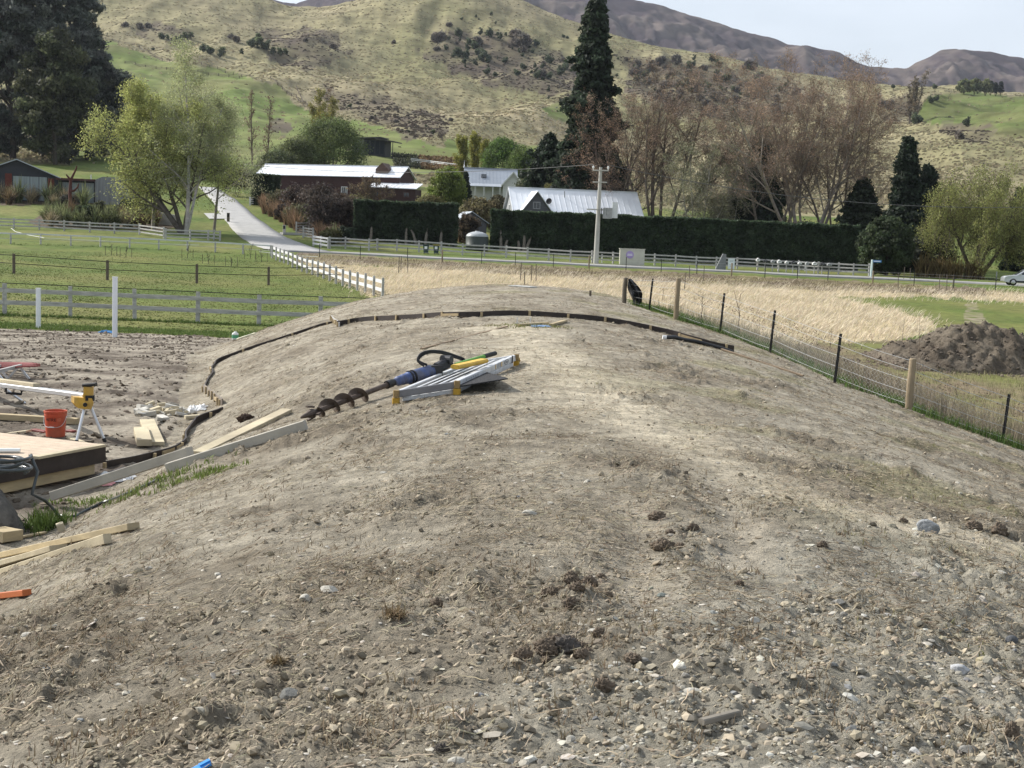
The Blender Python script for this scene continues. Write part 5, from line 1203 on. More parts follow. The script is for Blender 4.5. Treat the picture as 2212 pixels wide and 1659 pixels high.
p = P(2012, 160); decid('bare_tree', 'crooked bare snag standing over the willow crown', p, [tuple(p)], [(.25, 0, 1)], [hgt(p, 2040, 395)], [.2], [dict(n=7, r=.3, a=45, t0=.55, ns=4), dict(n=4, r=.4, a=40, ns=3, rmin=.02)], (.09, .075, .06), None, 0, ns=8, wob=.12)
for (px, Y, wpx, top, label) in ((2218, 160, 110, 455, 'green bush at the right edge beyond the willow'),):
    p = P(px, Y); bushy('green_bush', label, p, wpx * Y / F, hgt(p, px, top), (.07, .085, .04), 70, 80, .3, .16)
# ------------------------------------------------------------------ hedges
def hedge(name, label, pa, pb_, dep, ha, hb_, base, n, size=.22, stems=(), sag=0.0, gaps=False, group=None, low=0.0):
    """clipped hedge between two ground points: leafy faces over a dark leafy core, rough to the clip line"""
    t = empty(name, pa, label, 'hedge', group); d = (pb_ - pa); ln_ = math.hypot(d.x, d.y); ax = Vector((d.x, d.y, 0)) / ln_; ay = Vector((-ax.y, ax.x, 0))
    f = MB(); nx, nz = max(8, int(ln_ / .5)), 12; core = []
    def pt(u_, dy, v):
        x, y = pa.x + ax.x * u_ * ln_ + ay.x * dy, pa.y + ax.y * u_ * ln_ + ay.y * dy
        zb = pa.z + (pb_.z - pa.z) * u_ - .1; hh = ha + (hb_ - ha) * u_
        return (x, y, zb + low * (1 - v) + v * hh)
    for side, dy in ((0, .35), (1, dep - .35)):
        g = []
        for i in range(nz + 1):
            for j in range(nx + 1): g.append(pt(j / nx, dy, i / nz * .955))
        ii = np.arange((nx + 1) * (nz + 1)).reshape(nz + 1, nx + 1); q = np.stack([ii[:-1,:-1], ii[:-1,1:], ii[1:,1:], ii[1:,:-1]], -1).reshape(-1, 4)
        f.add(g, q if side == 0 else q[:, ::-1], np.array(base) * .8)
    g = [pt(u_, dy, .955) for dy in (.35, dep - .35) for u_ in np.linspace(0, 1, nx + 1)]
    ii = np.arange(2 * (nx + 1)).reshape(2, nx + 1); f.add(g, np.stack([ii[:-1,:-1], ii[:-1,1:], ii[1:,1:], ii[1:,:-1]], -1).reshape(-1, 4), np.array(base) * .8)
    u_ = rng.random(n); kind = rng.random(n); v = rng.random(n) ** .9; dy = np.where(kind < .62, 0.12 + .3 * rng.random(n) ** 2, np.where(kind < .9, dep * rng.random(n), dep - .2)); v = np.where((kind >= .62) & (kind < .9), 1 - .05 * rng.random(n) ** 2, v)
    e_ = rng.random(n) < .04; u_ = np.where(e_, np.where(rng.random(n) < .5, rng.random(n) * .004, 1 - rng.random(n) * .004), u_); dy = np.where(e_, dep * rng.random(n), dy)
    wv = fbm(u_ * ln_ * .55, v * 3.5, 3, 9) * .30; dy = dy - wv * (kind < .62)
    X = pa.x + ax.x * u_ * ln_ + ay.x * dy; Y_ = pa.y + ax.y * u_ * ln_ + ay.y * dy
    hh = ha + (hb_ - ha) * u_; Z = pa.z + (pb_.z - pa.z) * u_ - .1 + low * (1 - v) + v * (hh + .22 * fbm(u_ * ln_ * .45, u_ * 0, 4, 4)) + .05 * rng.normal(size=n)
    cc = vcol(base, n, .24) * (1 + .45 * fbm(u_ * ln_ * .6, v * hh * .6, 4, 17)).clip(.35, 1.8)[:, None]
    f.leaves(np.stack([X, Y_, Z], 1), size * rng.uniform(.6, 1.5, n), np.clip(cc, .004, .5), aspect=1.8); f.build('foliage', leaf_mat, t)
    for (u0, hs, lean) in stems:
        q = pa + d * u0 + Vector((ay.x * .1, ay.y * .1, -.2)) - ay * .12; b = MB()
        b.tube([q, q + Vector((lean * .3, 0, hs * .35)), q + Vector((lean * .6, .05, hs * .7)), q + Vector((lean, .3, hs))], [.24, .19, .17, .13], 8, (.17, .15, .125)); b.build('trunk', bark_mat, t)
    return t
pa, pb_ = P(1058, 174), P(1852, 166)
hedge('hedge', 'very long tall clipped dark hedge behind the roadside fence', pa, pb_, 2.6, hgt(pa, 1058, 452), hgt(pb_, 1852, 487), (.058, .084, .047), 80000, .20,
      stems=[(.032, 2.6, -.1), (.096, 2.8, .1), (.100, 2.6, 1.0), (.084, 1.6, -.2), (.040, 1.6, .5)], low=.1)
pa, pb_ = P(764, 176), P(982, 175)
hedge('hedge', 'shorter tall dark hedge of unclipped conifers between the brown shrubs and the tank', pa, pb_, 2.6, hgt(pa, 764, 432), hgt(pb_, 982, 440), (.054, .076, .044), 23000, .26,
      stems=[(.17, 2.3, .1), (.52, 2.3, 0), (.63, 2.0, -.8), (.71, 2.3, .2), (.86, 2.2, .1)], low=.35)
p = P(562, 222); s_ = p.y / F; pa, pb_ = P(541, 222), P(588, 221)
hedge('hedge', 'thick clipped block of hedge at the left end of the long shed', pa, pb_, 3.0, hgt(pa, 541, 374), hgt(pb_, 588, 377), (.040, .058, .030), 6500, .2)
pa, pb_ = P(2035, 166), P(2230, 161)
# ------------------------------------------------------------------ strap-leaved plants, tussocks and shrubs
def blades(b, base_pts, n, hh, spread, width, base, amt=.2, droop=.5, m=4, jitter=.12, up=.35):
    """arching strap leaves from each base point"""
    base_pts = np.asarray(base_pts, float); k = len(base_pts); N_ = k * n; o = np.repeat(base_pts, n, 0) + np.concatenate([rng.normal(0, jitter, (N_, 2)), np.zeros((N_, 1))], 1)
    az = rng.random(N_) * 6.283; L_ = hh * rng.uniform(.6, 1.15, N_); sp = spread * rng.random(N_) ** .7
    s = np.linspace(0, 1, m)[None]; r = (sp * L_)[:, None] * (s ** 1.3); z = L_[:, None] * (s * (1 - .15 * sp[:, None]) - droop * sp[:, None] * s ** 2.4)
    X = o[:, 0:1] + np.cos(az)[:, None] * r; Y = o[:, 1:2] + np.sin(az)[:, None] * r; Z = o[:, 2:3] + z
    wv = width * (1 - s ** 2 * .92) * rng.uniform(.7, 1.3, (N_, 1)); a2 = az + math.pi / 2 + rng.normal(0, .5, N_)
    dx, dy = np.cos(a2)[:, None] * wv / 2, np.sin(a2)[:, None] * wv / 2
    V = np.stack([np.stack([X - dx, Y - dy, Z], -1), np.stack([X + dx, Y + dy, Z], -1)], 2).reshape(N_, 2 * m, 3)
    q = np.array([[2*i, 2*i+1, 2*i+3, 2*i+2] for i in range(m - 1)]); f = (np.arange(N_) * 2 * m)[:, None, None] + q[None]
    b.add(V.reshape(-1, 3), f.reshape(-1, 4), np.repeat(vcol(base, N_, amt), 2 * m, 0))
def flax_proto(name, label, base, hh, n, spread=.75, width=.09, group=None, cat='plant', p=(0, 0, 0)):
    o_ = MB(); blades(o_, [tuple(p)], n, hh, spread, width, base, .3, .55, 5, .14)
    o = o_.build(name, blade_mat, loc=p); return tag(o, label, cat, group)
protos = {}
def plant(kind, px, py, hpx, label, Y=None):
    p = G(px, py) if Y is None else P(px, Y); hh = hpx * 1.25 * p.y / F
    K = {'flax': ((.175, .195, .095), 150, .75, .13, 'flax_plant', 'flax plants in the garden beds'), 'bronze': ((.165, .120, .070), 150, .75, .12, 'flax_plant', 'flax plants in the garden beds'),
         'russet': ((.245, .165, .105), 240, .60, .05, 'tussock', 'russet tussocks along the side road'), 'tan': ((.27, .225, .145), 260, .75, .05, 'tussock', 'tan tussocks in the garden beds'),
         'reed': ((.205, .155, .075), 130, .55, .08, 'reed_clump', 'tan reed clumps by the willow')}[kind]
    key = kind + str(len(protos) % 2)
    o = MB(); blades(o, [(p.x, p.y, p.z)], K[1], hh, K[2], K[3], K[0], .5, .6, 5, .05 * hh)
    return tag(o.build(K[4], blade_mat, loc=p), label, 'plant', K[5])
def shrub(px, py, wpx, hpx, base, label, group, Y=None, size=.22, cat='shrub', dens=1.0, name='garden_shrub'):
    p = G(px, py) if Y is None else P(px, Y); w_ = wpx * p.y / F; hh = hpx * p.y / F; nc = int(34 * dens)
    d = rng.normal(size=(nc, 3)); d /= np.linalg.norm(d, axis=1)[:, None]; rr = rng.uniform(.3, .85, nc)
    c = np.array(p) + np.stack([d[:, 0] * rr * w_ / 2, d[:, 1] * rr * w_ / 2, hh / 2 + d[:, 2] * rr * hh / 2 * .9], 1)
    f = MB(); clumps(f, c, w_ * .17, 70, size, base, .25, .85); o = f.build(name, leaf_mat, loc=p); return tag(o, label, cat, group)
FB = 'plants of the flax bed above the grey fence'
for k, (kind, px, py, hpx, lab) in enumerate([('flax',118,486,40,'flax with white-lit tips at the left end of the flax bed'),('flax',142,487,38,'green flax second from the left end of the flax bed'),('flax',165,489,34,'green flax in front of the low bushes of the flax bed'),
    ('flax',228,492,42,'flax with drooping pale blades in the middle of the flax bed'),('flax',250,492,44,'flax with hanging blades right of the middle of the flax bed'),('bronze',292,488,38,'bronze flax before the round bush of the flax bed'),
    ('flax',325,484,44,'tall green flax at the right end of the flax bed'),('bronze',308,492,30,'low bronze flax near the right end of the flax bed'),('flax',90,432,52,'tall green flax before the curtained window'),('flax',128,436,44,'green flax with pale tips before the red sculpture'),
    ('tan',28,438,36,'tan tussock mound at the left edge before the house'),('tan',66,440,32,'tan tussock mound below the tall flax'),('tan',48,428,44,'tall tan tussock before the red panel'),('tan',118,444,26,'low tan tussock before the sculpture'),
    ('tan',5,436,40,'tan tussock cut by the left edge'),('tan',165,438,22,'small tan tussock by the glazed wall'),('bronze',10,420,56,'tall bronze flax by the left edge')]):
    plant(kind, px, py, hpx, lab)
for (px, py, w_, h_, c, lab) in [(170,484,26,38,(.075,.088,.045),'square grey-green bush in the flax bed'),(192,489,30,46,(.045,.060,.032),'dark upright clipped bush in the flax bed'),(216,480,30,44,(.090,.100,.055),'pale green bush behind the drooping flax'),
    (275,470,38,40,(.024,.036,.022),'round dark bush behind the flax bed'),(255,480,34,34,(.070,.080,.042),'olive bush in the flax bed'),(296,486,30,28,(.030,.040,.024),'small dark ball bush in the flax bed'),(340,478,26,34,(.040,.052,.030),'dark bush at the right end of the flax bed'),
    (146,446,28,22,(.050,.048,.036),'low dark mound before the sculpture'),(288,456,26,26,(.050,.062,.036),'dark bush against the concrete wall')]:
    shrub(px, py, w_ * 1.1, h_ * 1.15, c, lab, FB)
for k, (px, py, kind) in enumerate([(100,480,'flax'),(132,478,'flax'),(155,478,'bronze'),(180,490,'flax'),(206,491,'flax'),(238,482,'flax'),(264,484,'bronze'),(280,490,'flax'),(312,478,'flax'),(335,490,'bronze'),(110,492,'tan'),(272,493,'tan')]):
    plant(kind, px, py, random.uniform(36, 46), {'flax': 'green flax crowded between its neighbours in the flax bed', 'bronze': 'bronze flax crowded between its neighbours in the flax bed', 'tan': 'tan tussock at the front edge of the flax bed'}[kind])
for k, (px, py, kind) in enumerate([(40,438,'flax'),(75,436,'tan'),(105,440,'flax'),(140,442,'tan'),(20,442,'bronze'),(180,444,'flax')]):
    tag(plant(kind, px, py, random.uniform(30, 46), 'mixed strap-leaved plant crowded along the foot of the modern house'), group='strap-leaved plants along the modern house')
for k, (px, py, hpx) in enumerate([(572,462,34),(585,468,34),(597,474,36),(608,480,38),(619,486,40),(630,492,42),(640,498,42),(592,462,34),(606,470,36),(622,478,40),(636,486,42),(578,452,30),(566,448,28),(690,512,34),(700,520,30),(718,520,34),(735,522,32)]):
    plant('russet', px, py, hpx, ['russet tussock in the band along the right edge of the side road','russet tussock at the foot of the brown shrubs by the short white fence'][1 if k > 12 else 0])
for (px, Y, w_, h_, c, lab) in [(610,208,66,46,(.085,.080,.045),'olive brown shrub at the top of the russet band'),(640,205,74,60,(.062,.046,.038),'large dark brown shrub before the shed wall'),(690,200,92,72,(.066,.052,.042),'largest dark brown shrub under the shed roof'),
    (735,196,70,64,(.075,.055,.042),'dark brown shrub left of the dark conifers'),(700,180,92,82,(.056,.044,.038),'wide near-black brown shrub by the gates'),(650,190,60,44,(.100,.098,.050),'olive green shrub above the gates'),(615,196,34,36,(.042,.036,.034),'small dark ball shrub on the russet bank'),
    (752,182,52,70,(.070,.052,.040),'brown shrub touching the dark conifers'),(745,170,34,30,(.034,.046,.028),'dark green low shrub beneath the conifers'),(715,166,40,26,(.105,.100,.040),'yellow-green low flaxy shrub by the fence corner'),(775,214,76,36,(.125,.118,.055),'olive scrub before the white ute'),(835,210,60,30,(.120,.105,.055),'olive scrub right of the white ute'),
    (1010,180,50,60,(.085,.065,.045),'brown bush between tank and grey shed')]:
    shrub(px, 0, w_ * 1.15, h_ * 1.28, c, lab, 'brown shrubs beside the side road', Y=Y, size=.2, dens=1.8)
for (px, Y, hpx, kind, lab) in [(600,207,46,'bronze','bronze flax on the bank by the shed'),(660,204,44,'bronze','bronze flax between the brown shrubs'),(705,198,50,'bronze','bronze flax at the shed corner'),(655,188,40,'flax','green-gold flax above the timber gates'),(720,168,34,'flax','green-gold flax behind the short white fence'),(998,186,60,'bronze','large bronze flax leaning by the water tank'),(980,184,50,'bronze','bronze flax left of the water tank')]:
    plant(kind, px, 0, hpx, lab, Y=Y)
for k, px in enumerate(range(1985, 2135, 15)):
    plant('reed', px, 0, random.uniform(34, 52), 'tan reed clump in the row below the willow', Y=158 - k * .25)
# orchard rows of russet planting on the slope by the cabin
for r_ in range(5):
    for k in range(15):
        px = 850 + k * 9.5 + r_ * 2; py = 337 + r_ * 6.0 + k * .75
        c = (.20, .13, .07) if k > 5 else (.06, .065, .04)
        p = G(px, py); f = MB(); clumps(f, [tuple(p + Vector((0, 0, .5)))] * 2, .75, 46, .30, c, .2, .8)
        tag(f.build('hillside_shrub', leaf_mat, loc=p), ['dark rounded shrub in the planted rows below the cabin','russet rounded shrub in the planted rows right of the cabin'][1 if k > 5 else 0], 'shrub', 'rows of shrubs below the cabin')
# ------------------------------------------------------------------ shrubs scattered over the hill (copies of a few)
def hill_proto(base, w_, hh, nm, label, group, nc=22, n=60, size=.5):
    d = rng.normal(size=(nc, 3)); d /= np.linalg.norm(d, axis=1)[:, None]; rr = rng.uniform(.2, .8, nc)
    c = np.stack([d[:, 0] * rr * w_ / 2, d[:, 1] * rr * w_ / 2, hh / 2 + d[:, 2] * rr * hh / 2], 1)
    f = MB(); clumps(f, c, w_ * .18, n, size, base, .25, .85); return tag(f.build(nm, leaf_mat, loc=(0, 0, 0)), label, 'shrub', group)
HG = 'shrubs scattered on the hillside'
hp = [hill_proto((.085, .105, .058), 6, 6, 'hill_shrub', 'dark green shrub scattered on the dry hillside', HG), hill_proto((.115, .135, .068), 5, 6.5, 'hill_shrub', 'mid green shrub scattered on the dry hillside', HG),
      hill_proto((.150, .130, .112), 7, 4.5, 'hill_shrub', 'grey-brown bare shrub scattered on the hillside', HG), hill_proto((.085, .100, .058), 4, 8, 'hill_shrub', 'upright dark young tree scattered on the hillside', HG)]
spots = []
def spot(px, py, hpx, k): spots.append((px, py, hpx, k))
for px, py, h_, k in [(350,84,16,0),(362,86,14,1),(376,90,15,0),(388,90,18,0),(400,86,20,1),(412,84,18,1),(330,108,8,0),(440,112,20,0),(452,116,22,0),(476,128,26,3),(480,120,22,1),(522,120,20,3),(545,102,26,0),(560,106,30,1),(575,108,26,0),(590,118,20,1),(604,120,20,1),(616,118,16,1),(558,92,24,1),
                   (300,62,14,2),(320,60,12,2),(270,58,12,2),(498,84,12,2),(510,90,14,2),(660,90,10,2),(720,105,12,2),(850,95,10,2),(1185,215,12,3)]: spot(px, py, h_, k)
rs = np.random.default_rng(11)
for _ in range(62):  # the dense patch left of the redwood top
    a, r_ = rs.random() * 6.28, math.sqrt(rs.random()); spot(1085 + 150 * r_ * math.cos(a), 125 + 48 * r_ * math.sin(a) + 18 * r_ * math.cos(a), rs.uniform(9, 26), rs.choice([0, 0, 2, 3, 0]))
for _ in range(120):
    a, r_ = rs.random() * 6.28, math.sqrt(rs.random()); x = 1545 + 185 * r_ * math.cos(a); spot(x, 190 + 55 * r_ * math.sin(a) + .12 * (x - 1545), rs.uniform(7, 22), rs.choice([0, 2, 2, 3, 1]))
for _ in range(42):
    x = rs.uniform(950, 1660); spot(x, np.interp(x, [950, 1060, 1280, 1640], [30, 25, 85, 165]) + rs.uniform(8, 75), rs.uniform(5, 12), rs.choice([0, 1, 2]))
for _ in range(26): x = rs.uniform(680, 980); spot(x, 185 + (x - 680) * .3 + rs.uniform(0, 45), rs.uniform(4, 11), rs.choice([2, 2, 0]))
for px, py, h_, k in [(2088,272,24,0),(2072,300,20,2),(2010,222,18,0),(2022,218,16,0),(1905,230,14,2),(1920,236,14,2),(1925,225,10,2),(1978,268,30,0),(935,290,14,1),(975,262,10,2),(1035,300,10,2),(1185,200,18,3),(1960,250,10,2),(2018,192,14,0),(1930,190,10,0)]: spot(px, py, h_, k)
used = [False] * 4; dims = [6, 6.5, 4.5, 8]
for px, py, hpx, k in spots:
    p = G(px, py); sc = hpx * p.y / F / dims[k] * .95
    if not used[k]: o = hp[k]; used[k] = True
    else: o = hp[k].copy(); COL.objects.link(o)
    o.location = p - Vector((0, 0, .3)); o.rotation_euler = (0, 0, random.random() * 6.28); o.scale = (sc * random.uniform(.85, 1.25), sc * random.uniform(.85, 1.25), sc)
# far poplars and shelter trees on the right-hand spur
for px, py, top, lab in ((1964, 268, 178, 'bare grey poplar on the right-hand spur'), (1975, 266, 160, 'taller bare grey poplar forked above its neighbour on the right-hand spur')):
    p = G(px, py); hh = hgt(p, px, top)
    decid('poplar_tree', lab, p, [tuple(p)] * 3, [(-.06, 0, 1), (.05, 0, 1), (.16, 0, 1)], [hh * .85, hh * .8, hh], [.35] * 3, [dict(n=22, r=.22, a=25, up=.4, t0=.1, ns=4, rr=.4, rmin=.05), dict(n=5, r=.5, a=25, ns=3, up=.2, rmin=.045)], (.16, .135, .11), (.15, .125, .085), 1200, .5, .4, 8, .02, .02)
for k, (px, py, top, wpx, c, lab) in enumerate([(2082,200,172,30,(.15,.165,.075),'pale green shelter tree on the far spur, leftmost'),(2104,202,170,30,(.15,.165,.075),'pale green shelter tree in the middle of the far spur'),(2128,203,172,28,(.14,.15,.07),'pale green shelter tree beside the dark conifers on the spur'),
     (2140,202,174,10,(.03,.04,.03),'left dark far conifer on the spur'),(2150,203,178,9,(.03,.04,.03),'middle dark far conifer on the spur'),(2161,203,176,10,(.03,.04,.03),'right dark far conifer on the spur')]):
    p = G(px, py + 4); bushy('shelter_tree', lab, p, wpx * p.y / F, hgt(p, px, top), c, 40, 40, .9, .2, group='shelter trees on the far spur')
# ================================================================== things on and beside the mound
def SZ(x, y):
    """height of the actual ground mesh, crumbs included"""
    x = np.asarray(x, float); y = np.asarray(y, float)
    u = x / (y + YO); a = np.interp(u, ucol, np.arange(len(ucol))); b_ = np.interp(y, drow, np.arange(len(drow)))
    i = np.clip(a.astype(int), 0, len(ucol) - 2); j = np.clip(b_.astype(int), 0, len(drow) - 2); fa = a - i; fb = b_ - j
    return (ZZ[j, i] * (1 - fa) + ZZ[j, i + 1] * fa) * (1 - fb) + (ZZ[j + 1, i] * (1 - fa) + ZZ[j + 1, i + 1] * fa) * fb
def GS(px, py):
    p = G(px, py); return Vector((p.x, p.y, float(SZ(p.x, p.y))))
def on(p, h=0.0): return Vector((p.x, p.y, float(SZ(p.x, p.y)) + h))
pine = mat('new_pine', (.44, .355, .215), .75, .2, 2.5, col2=(.34, .28, .18), bump=.15, bscale=30, spec=.2, stretch=(1, 1, 4))
pine_pale = mat('pale_pine', (.50, .435, .30), .75, .2, 2.5, col2=(.39, .335, .235), bump=.15, bscale=30, spec=.2)
grey_pine = mat('greyed_pine', (.40, .375, .32), .8, .16, 2.5, bump=.2, bscale=30, spec=.15)
stake_pine = mat('stake_pine', (.36, .28, .165), .8, .2, 4)
stain = mat('dark_stained_board', (.036, .028, .025), .6, .25, 5, bump=.15, spec=.3)
alu = mat('aluminium', (.62, .63, .65), .35, .10, 3, metal=.75, spec=.5)
alu_worn = mat('worn_aluminium', (.60, .61, .62), .5, .22, 7, metal=.3, spec=.4, bump=.1)
yel = mat('safety_yellow', (.52, .31, .05), .5, .22, 8, col2=(.38, .26, .11))
rubber = mat('black_rubber', (.014, .014, .015), .5, .15, 4, spec=.35)
# ---- garden edging: dark bendy boards held by short stakes
def edging(pix, label, hh=.095, mm=None, step=.85, col_side=-1):
    pts = [GS(*q) for q in pix]; pa = np.array([tuple(q) for q in pts])
    s = np.concatenate([[0], np.cumsum(np.linalg.norm(np.diff(pa[:, :2], axis=0), axis=1))]); n = max(8, int(s[-1] / .16)); q = np.linspace(0, s[-1], n)
    X = np.interp(q, s, pa[:, 0]); Y = np.interp(q, s, pa[:, 1]); k = np.ones(3) / 3
    X[1:-1] = np.convolve(X, k, 'valid'); Y[1:-1] = np.convolve(Y, k, 'valid'); Z = SZ(X, Y)
    Zs = np.convolve(np.pad(Z, 3, mode='edge'), np.ones(7) / 7, 'valid')
    t = empty('garden_edging', (X[0], Y[0], Z[0]), label, 'garden edging', 'dark garden edging strips')
    tx, ty = np.gradient(X), np.gradient(Y); l_ = np.hypot(tx, ty) + 1e-9; nx, ny = ty / l_, -tx / l_
    sg = np.where(ny > 0, -1, 1); nx, ny = nx * sg, ny * sg            # towards the camera
    th = .012; b = MB()
    zl, zh = Zs - .06, Zs + hh
    V = np.stack([np.stack([X + nx*th, Y + ny*th, zl], 1), np.stack([X + nx*th, Y + ny*th, zh], 1), np.stack([X - nx*th, Y - ny*th, zh], 1), np.stack([X - nx*th, Y - ny*th, zl], 1)], 1)
    f = [[4*i + a, 4*i + (a + 1) % 4, 4*(i+1) + (a + 1) % 4, 4*(i+1) + a] for i in range(n - 1) for a in range(4)]
    b.add(V.reshape(-1, 3), f); b.add(V[0], [[0, 1, 2, 3]]); b.add(V[-1], [[3, 2, 1, 0]]); b.build('board', mm or stain, t)
    d_ = step * .4; ks = 0
    while d_ < s[-1]:
        i = int(np.argmin(abs(q - d_))); c_ = Vector((X[i] + nx[i] * .032, Y[i] + ny[i] * .032, Zs[i])); b = MB()
        hh2 = hh * random.uniform(.75, 1.12); b.beam(c_ - Vector((0, 0, .08)), c_ + Vector((random.uniform(-.01, .01), 0, hh2)), .045, .03, up=(nx[i], ny[i], 0), bev=.004); b.build('stake', stake_pine, t)
        if ks % 6 == 4 and i + 3 < n:
            b = MB(); j = min(n - 1, i + 3); a = Vector((X[i] + nx[i] * .03, Y[i] + ny[i] * .03, Zs[i] + hh * .45)); c2 = Vector((X[j] + nx[j] * .03, Y[j] + ny[j] * .03, Zs[j] + hh * .45)); b.beam(a, c2, .03, .055); b.build('joiner', stake_pine, t)
        d_ += step * random.uniform(.75, 1.3); ks += 1
    return t
edging([(728,707),(760,698),(800,693),(850,690),(900,687),(950,687),(1000,687),(1040,685),(1100,681),(1150,681),(1200,685),(1245,689),(1280,692),(1330,700),(1395,713),(1440,723),(1500,739),(1545,751),(1585,761)],
       'long dark timber edging curving right across the crest of the mound', .105)
edging([(735,693),(700,701),(650,717),(600,734),(560,747),(515,763),(485,776),(468,784),(457,797),(460,806),(450,822),(442,838)], 'dark edging running down the left side of the mound past the green canister', .062)
edging([(716,690),(724,698),(733,707)], 'short greyed edging end joining the two dark strips on the mound', .10, wood_grey, .4)
edging([(440,842),(452,855),(468,866),(480,876)], 'pale greyed edging curve at the foot of the mound', .12, mat('greyed_edging', (.20, .17, .14), .8, .25, 5), .5)
edging([(481,883),(458,899),(428,911),(413,926),(400,943),(402,958),(378,976),(331,990),(290,999),(250,1007),(223,1013)], 'dark edging snaking from the offcut heap to the deck', .085, None, .7)
# ---- loose timber
def plank(a, b_, w_, h_, m_, label, group='loose timbers on the mound', lift=0.0, tilt=0.0, name='timber', lean=None):
    pa, pb = GS(*a), GS(*b_); 
    pts = [on(pa.lerp(pb, k / 8)) for k in range(9)]
    d = pb - pa; up = Vector((tilt, 0, 1)); zo = max((pts[k].z - pa.lerp(pb, k / 8).z) for k in range(9))
    o = Vector((0, 0, max(0, min(zo, .018)) + h_ / 2 + .002 + lift)); bb = MB()
    bb.beam(pa + o, pb + o, w_, h_, up=up, bev=.004); return tag(bb.build(name, m_), label, 'timber', group)
plank((428,992),(620,893), .14, .045, pine_pale, 'pale yellow plank lying alone up the side of the mound')
plank((362,1032),(660,936), .11, .095, grey_pine, 'long greyed square post lying highest below the yellow plank')
plank((116,1090),(410,1006), .12, .10, grey_pine, 'long greyed square post lying lowest beside the grass strip', lift=.05)
plank((-40,1216),(288,1156), .095, .05, pine, 'long pine length at the top of the three lying by the left edge', lift=.0)
plank((-40,1232),(126,1194), .14, .045, pine_pale, 'short tapered pine length in the middle of the three by the left edge', lift=.0)
plank((-40,1258),(232,1184), .06, .07, pine_pale, 'pine length lowest of the three lying by the left edge', lift=-.01)
plank((-20,1298),(58,1284), .06, .04, mat('orange_paint', (.42, .12, .04), .6, .15, 5), 'orange painted timber end at the left edge below the pine lengths')
plank((22,1167),(98,1148), .05, .02, pine, 'short splintered stick above the three pine lengths')
plank((-14,1172),(30,1164), .25, .10, pine, 'squat pine block at the left edge beside the dark boulder')
plank((124,1149),(139,1143), .09, .09, pine_pale, 'small pale wedge of pine on the bare slope')
plank((910,760),(1095,709), .045, .022, mat('brown_batten', (.22, .165, .11), .8, .2, 4), 'thin brown batten lying behind the auger')
plank((1558,762),(1735,818), .05, .03, mat('brown_batten'), 'thin dark batten along the right shoulder past the end of the edging')
plank((1120,707),(1183,704), .06, .04, pine, 'small timber offcut beside the steel bracket on the mound')
plank((1190,707),(1222,696), .07, .04, pine, 'short angled offcut right of the blue plastic scrap')
plank((1106,619),(1152,622), .35, .03, mat('pale_sheet', (.42, .42, .40), .6, .1), 'flat pale grey sheet lying on the far crest of the mound', name='sheet')
plank((1514,1574),(1594,1552), .028, .022, mat('weathered_stick', (.20, .18, .15), .85, .2, 6), 'weathered grey stick among the gravel near the camera', name='stick')
plank((855,1000-171),(880,822), .10, .05, pine_pale, 'short pale offcut tucked behind the blue auger motor')
# clutter on the building pad
plank((-40,906),(168,917), .12, .09, pine, 'long pine beam lying behind the orange bucket', 'timber on the building pad')
plank((18,935),(62,938), .14, .03, pine_pale, 'short pale board on the bare ground left of the bucket', 'timber on the building pad')
plank((72,930),(100,934), .10, .03, mat('red_board', (.21, .06, .05), .6, .2), 'short red board end left of the bucket', 'timber on the building pad')
plank((145,930),(160,932), .10, .03, mat('red_board'), 'short red board end right of the bucket', 'timber on the building pad')
plank((318,914),(338,966), .22, .05, pine_pale, 'wide pale board offcut with dark marks by the rubble', 'timber on the building pad', name='timber')
plank((304,938),(312,970), .20, .09, pine_pale, 'thick short pine offcut beside the wide board', 'timber on the building pad', lift=.02)
plank((105,950),(200,956), .10, .03, mat('dark_timber'), 'dark board lying beside the deck behind the bucket', 'timber on the building pad')
plank((150,945),(185,962), .09, .03, pine_pale, 'pale broken board between the saw stand legs', 'timber on the building pad')
plank((208,1046),(278,1022), .16, .06, stain, 'dark stained board lying against the deck corner', 'timber on the building pad')
plank((262,1040),(282,1029), .04, .03, mat('red_board'), 'thin red strip sticking out of the scraps beside the deck', 'timber on the building pad')
rb = GS(20, 812)
for k in range(6):
    a = at(-40, 783 + k * 2.6, 29.5 - k * .45); c_ = at(68 + (k % 3) * 7, 787 + k * 1.1 - 2, 29.0 - k * .45); b = MB(); b.beam(a, c_, .14, .028); tag(b.build('painted_board', mat('red_stain', (.22, .055, .05), .55, .15, 4)), 'dull red board drying across trestles at the left edge', 'board', 'red boards on trestles')
for px, lab in ((17, 'low folding trestle under the red boards, nearer the middle'), (-30, 'low folding trestle under the red boards, at the edge')):
    p = GS(px, 822); top_ = at(px, 797, p.y); t = empty('trestle', p, lab, 'trestle', 'trestles under the red boards')
    b = MB(); b.beam(top_ + Vector((0, -.7, 0)), top_ + Vector((0, .7, 0)), .06, .06); b.build('beam', wood_grey, t)
    for dx, dy in ((-.2, -.6), (.2, -.6), (-.2, .6), (.2, .6)):
        b = MB(); b.beam(top_ + Vector((0, dy, 0)), on(p + Vector((dx, dy, 0))), .04, .04, up=(0, 1, 0)); b.build('leg', alu, t)
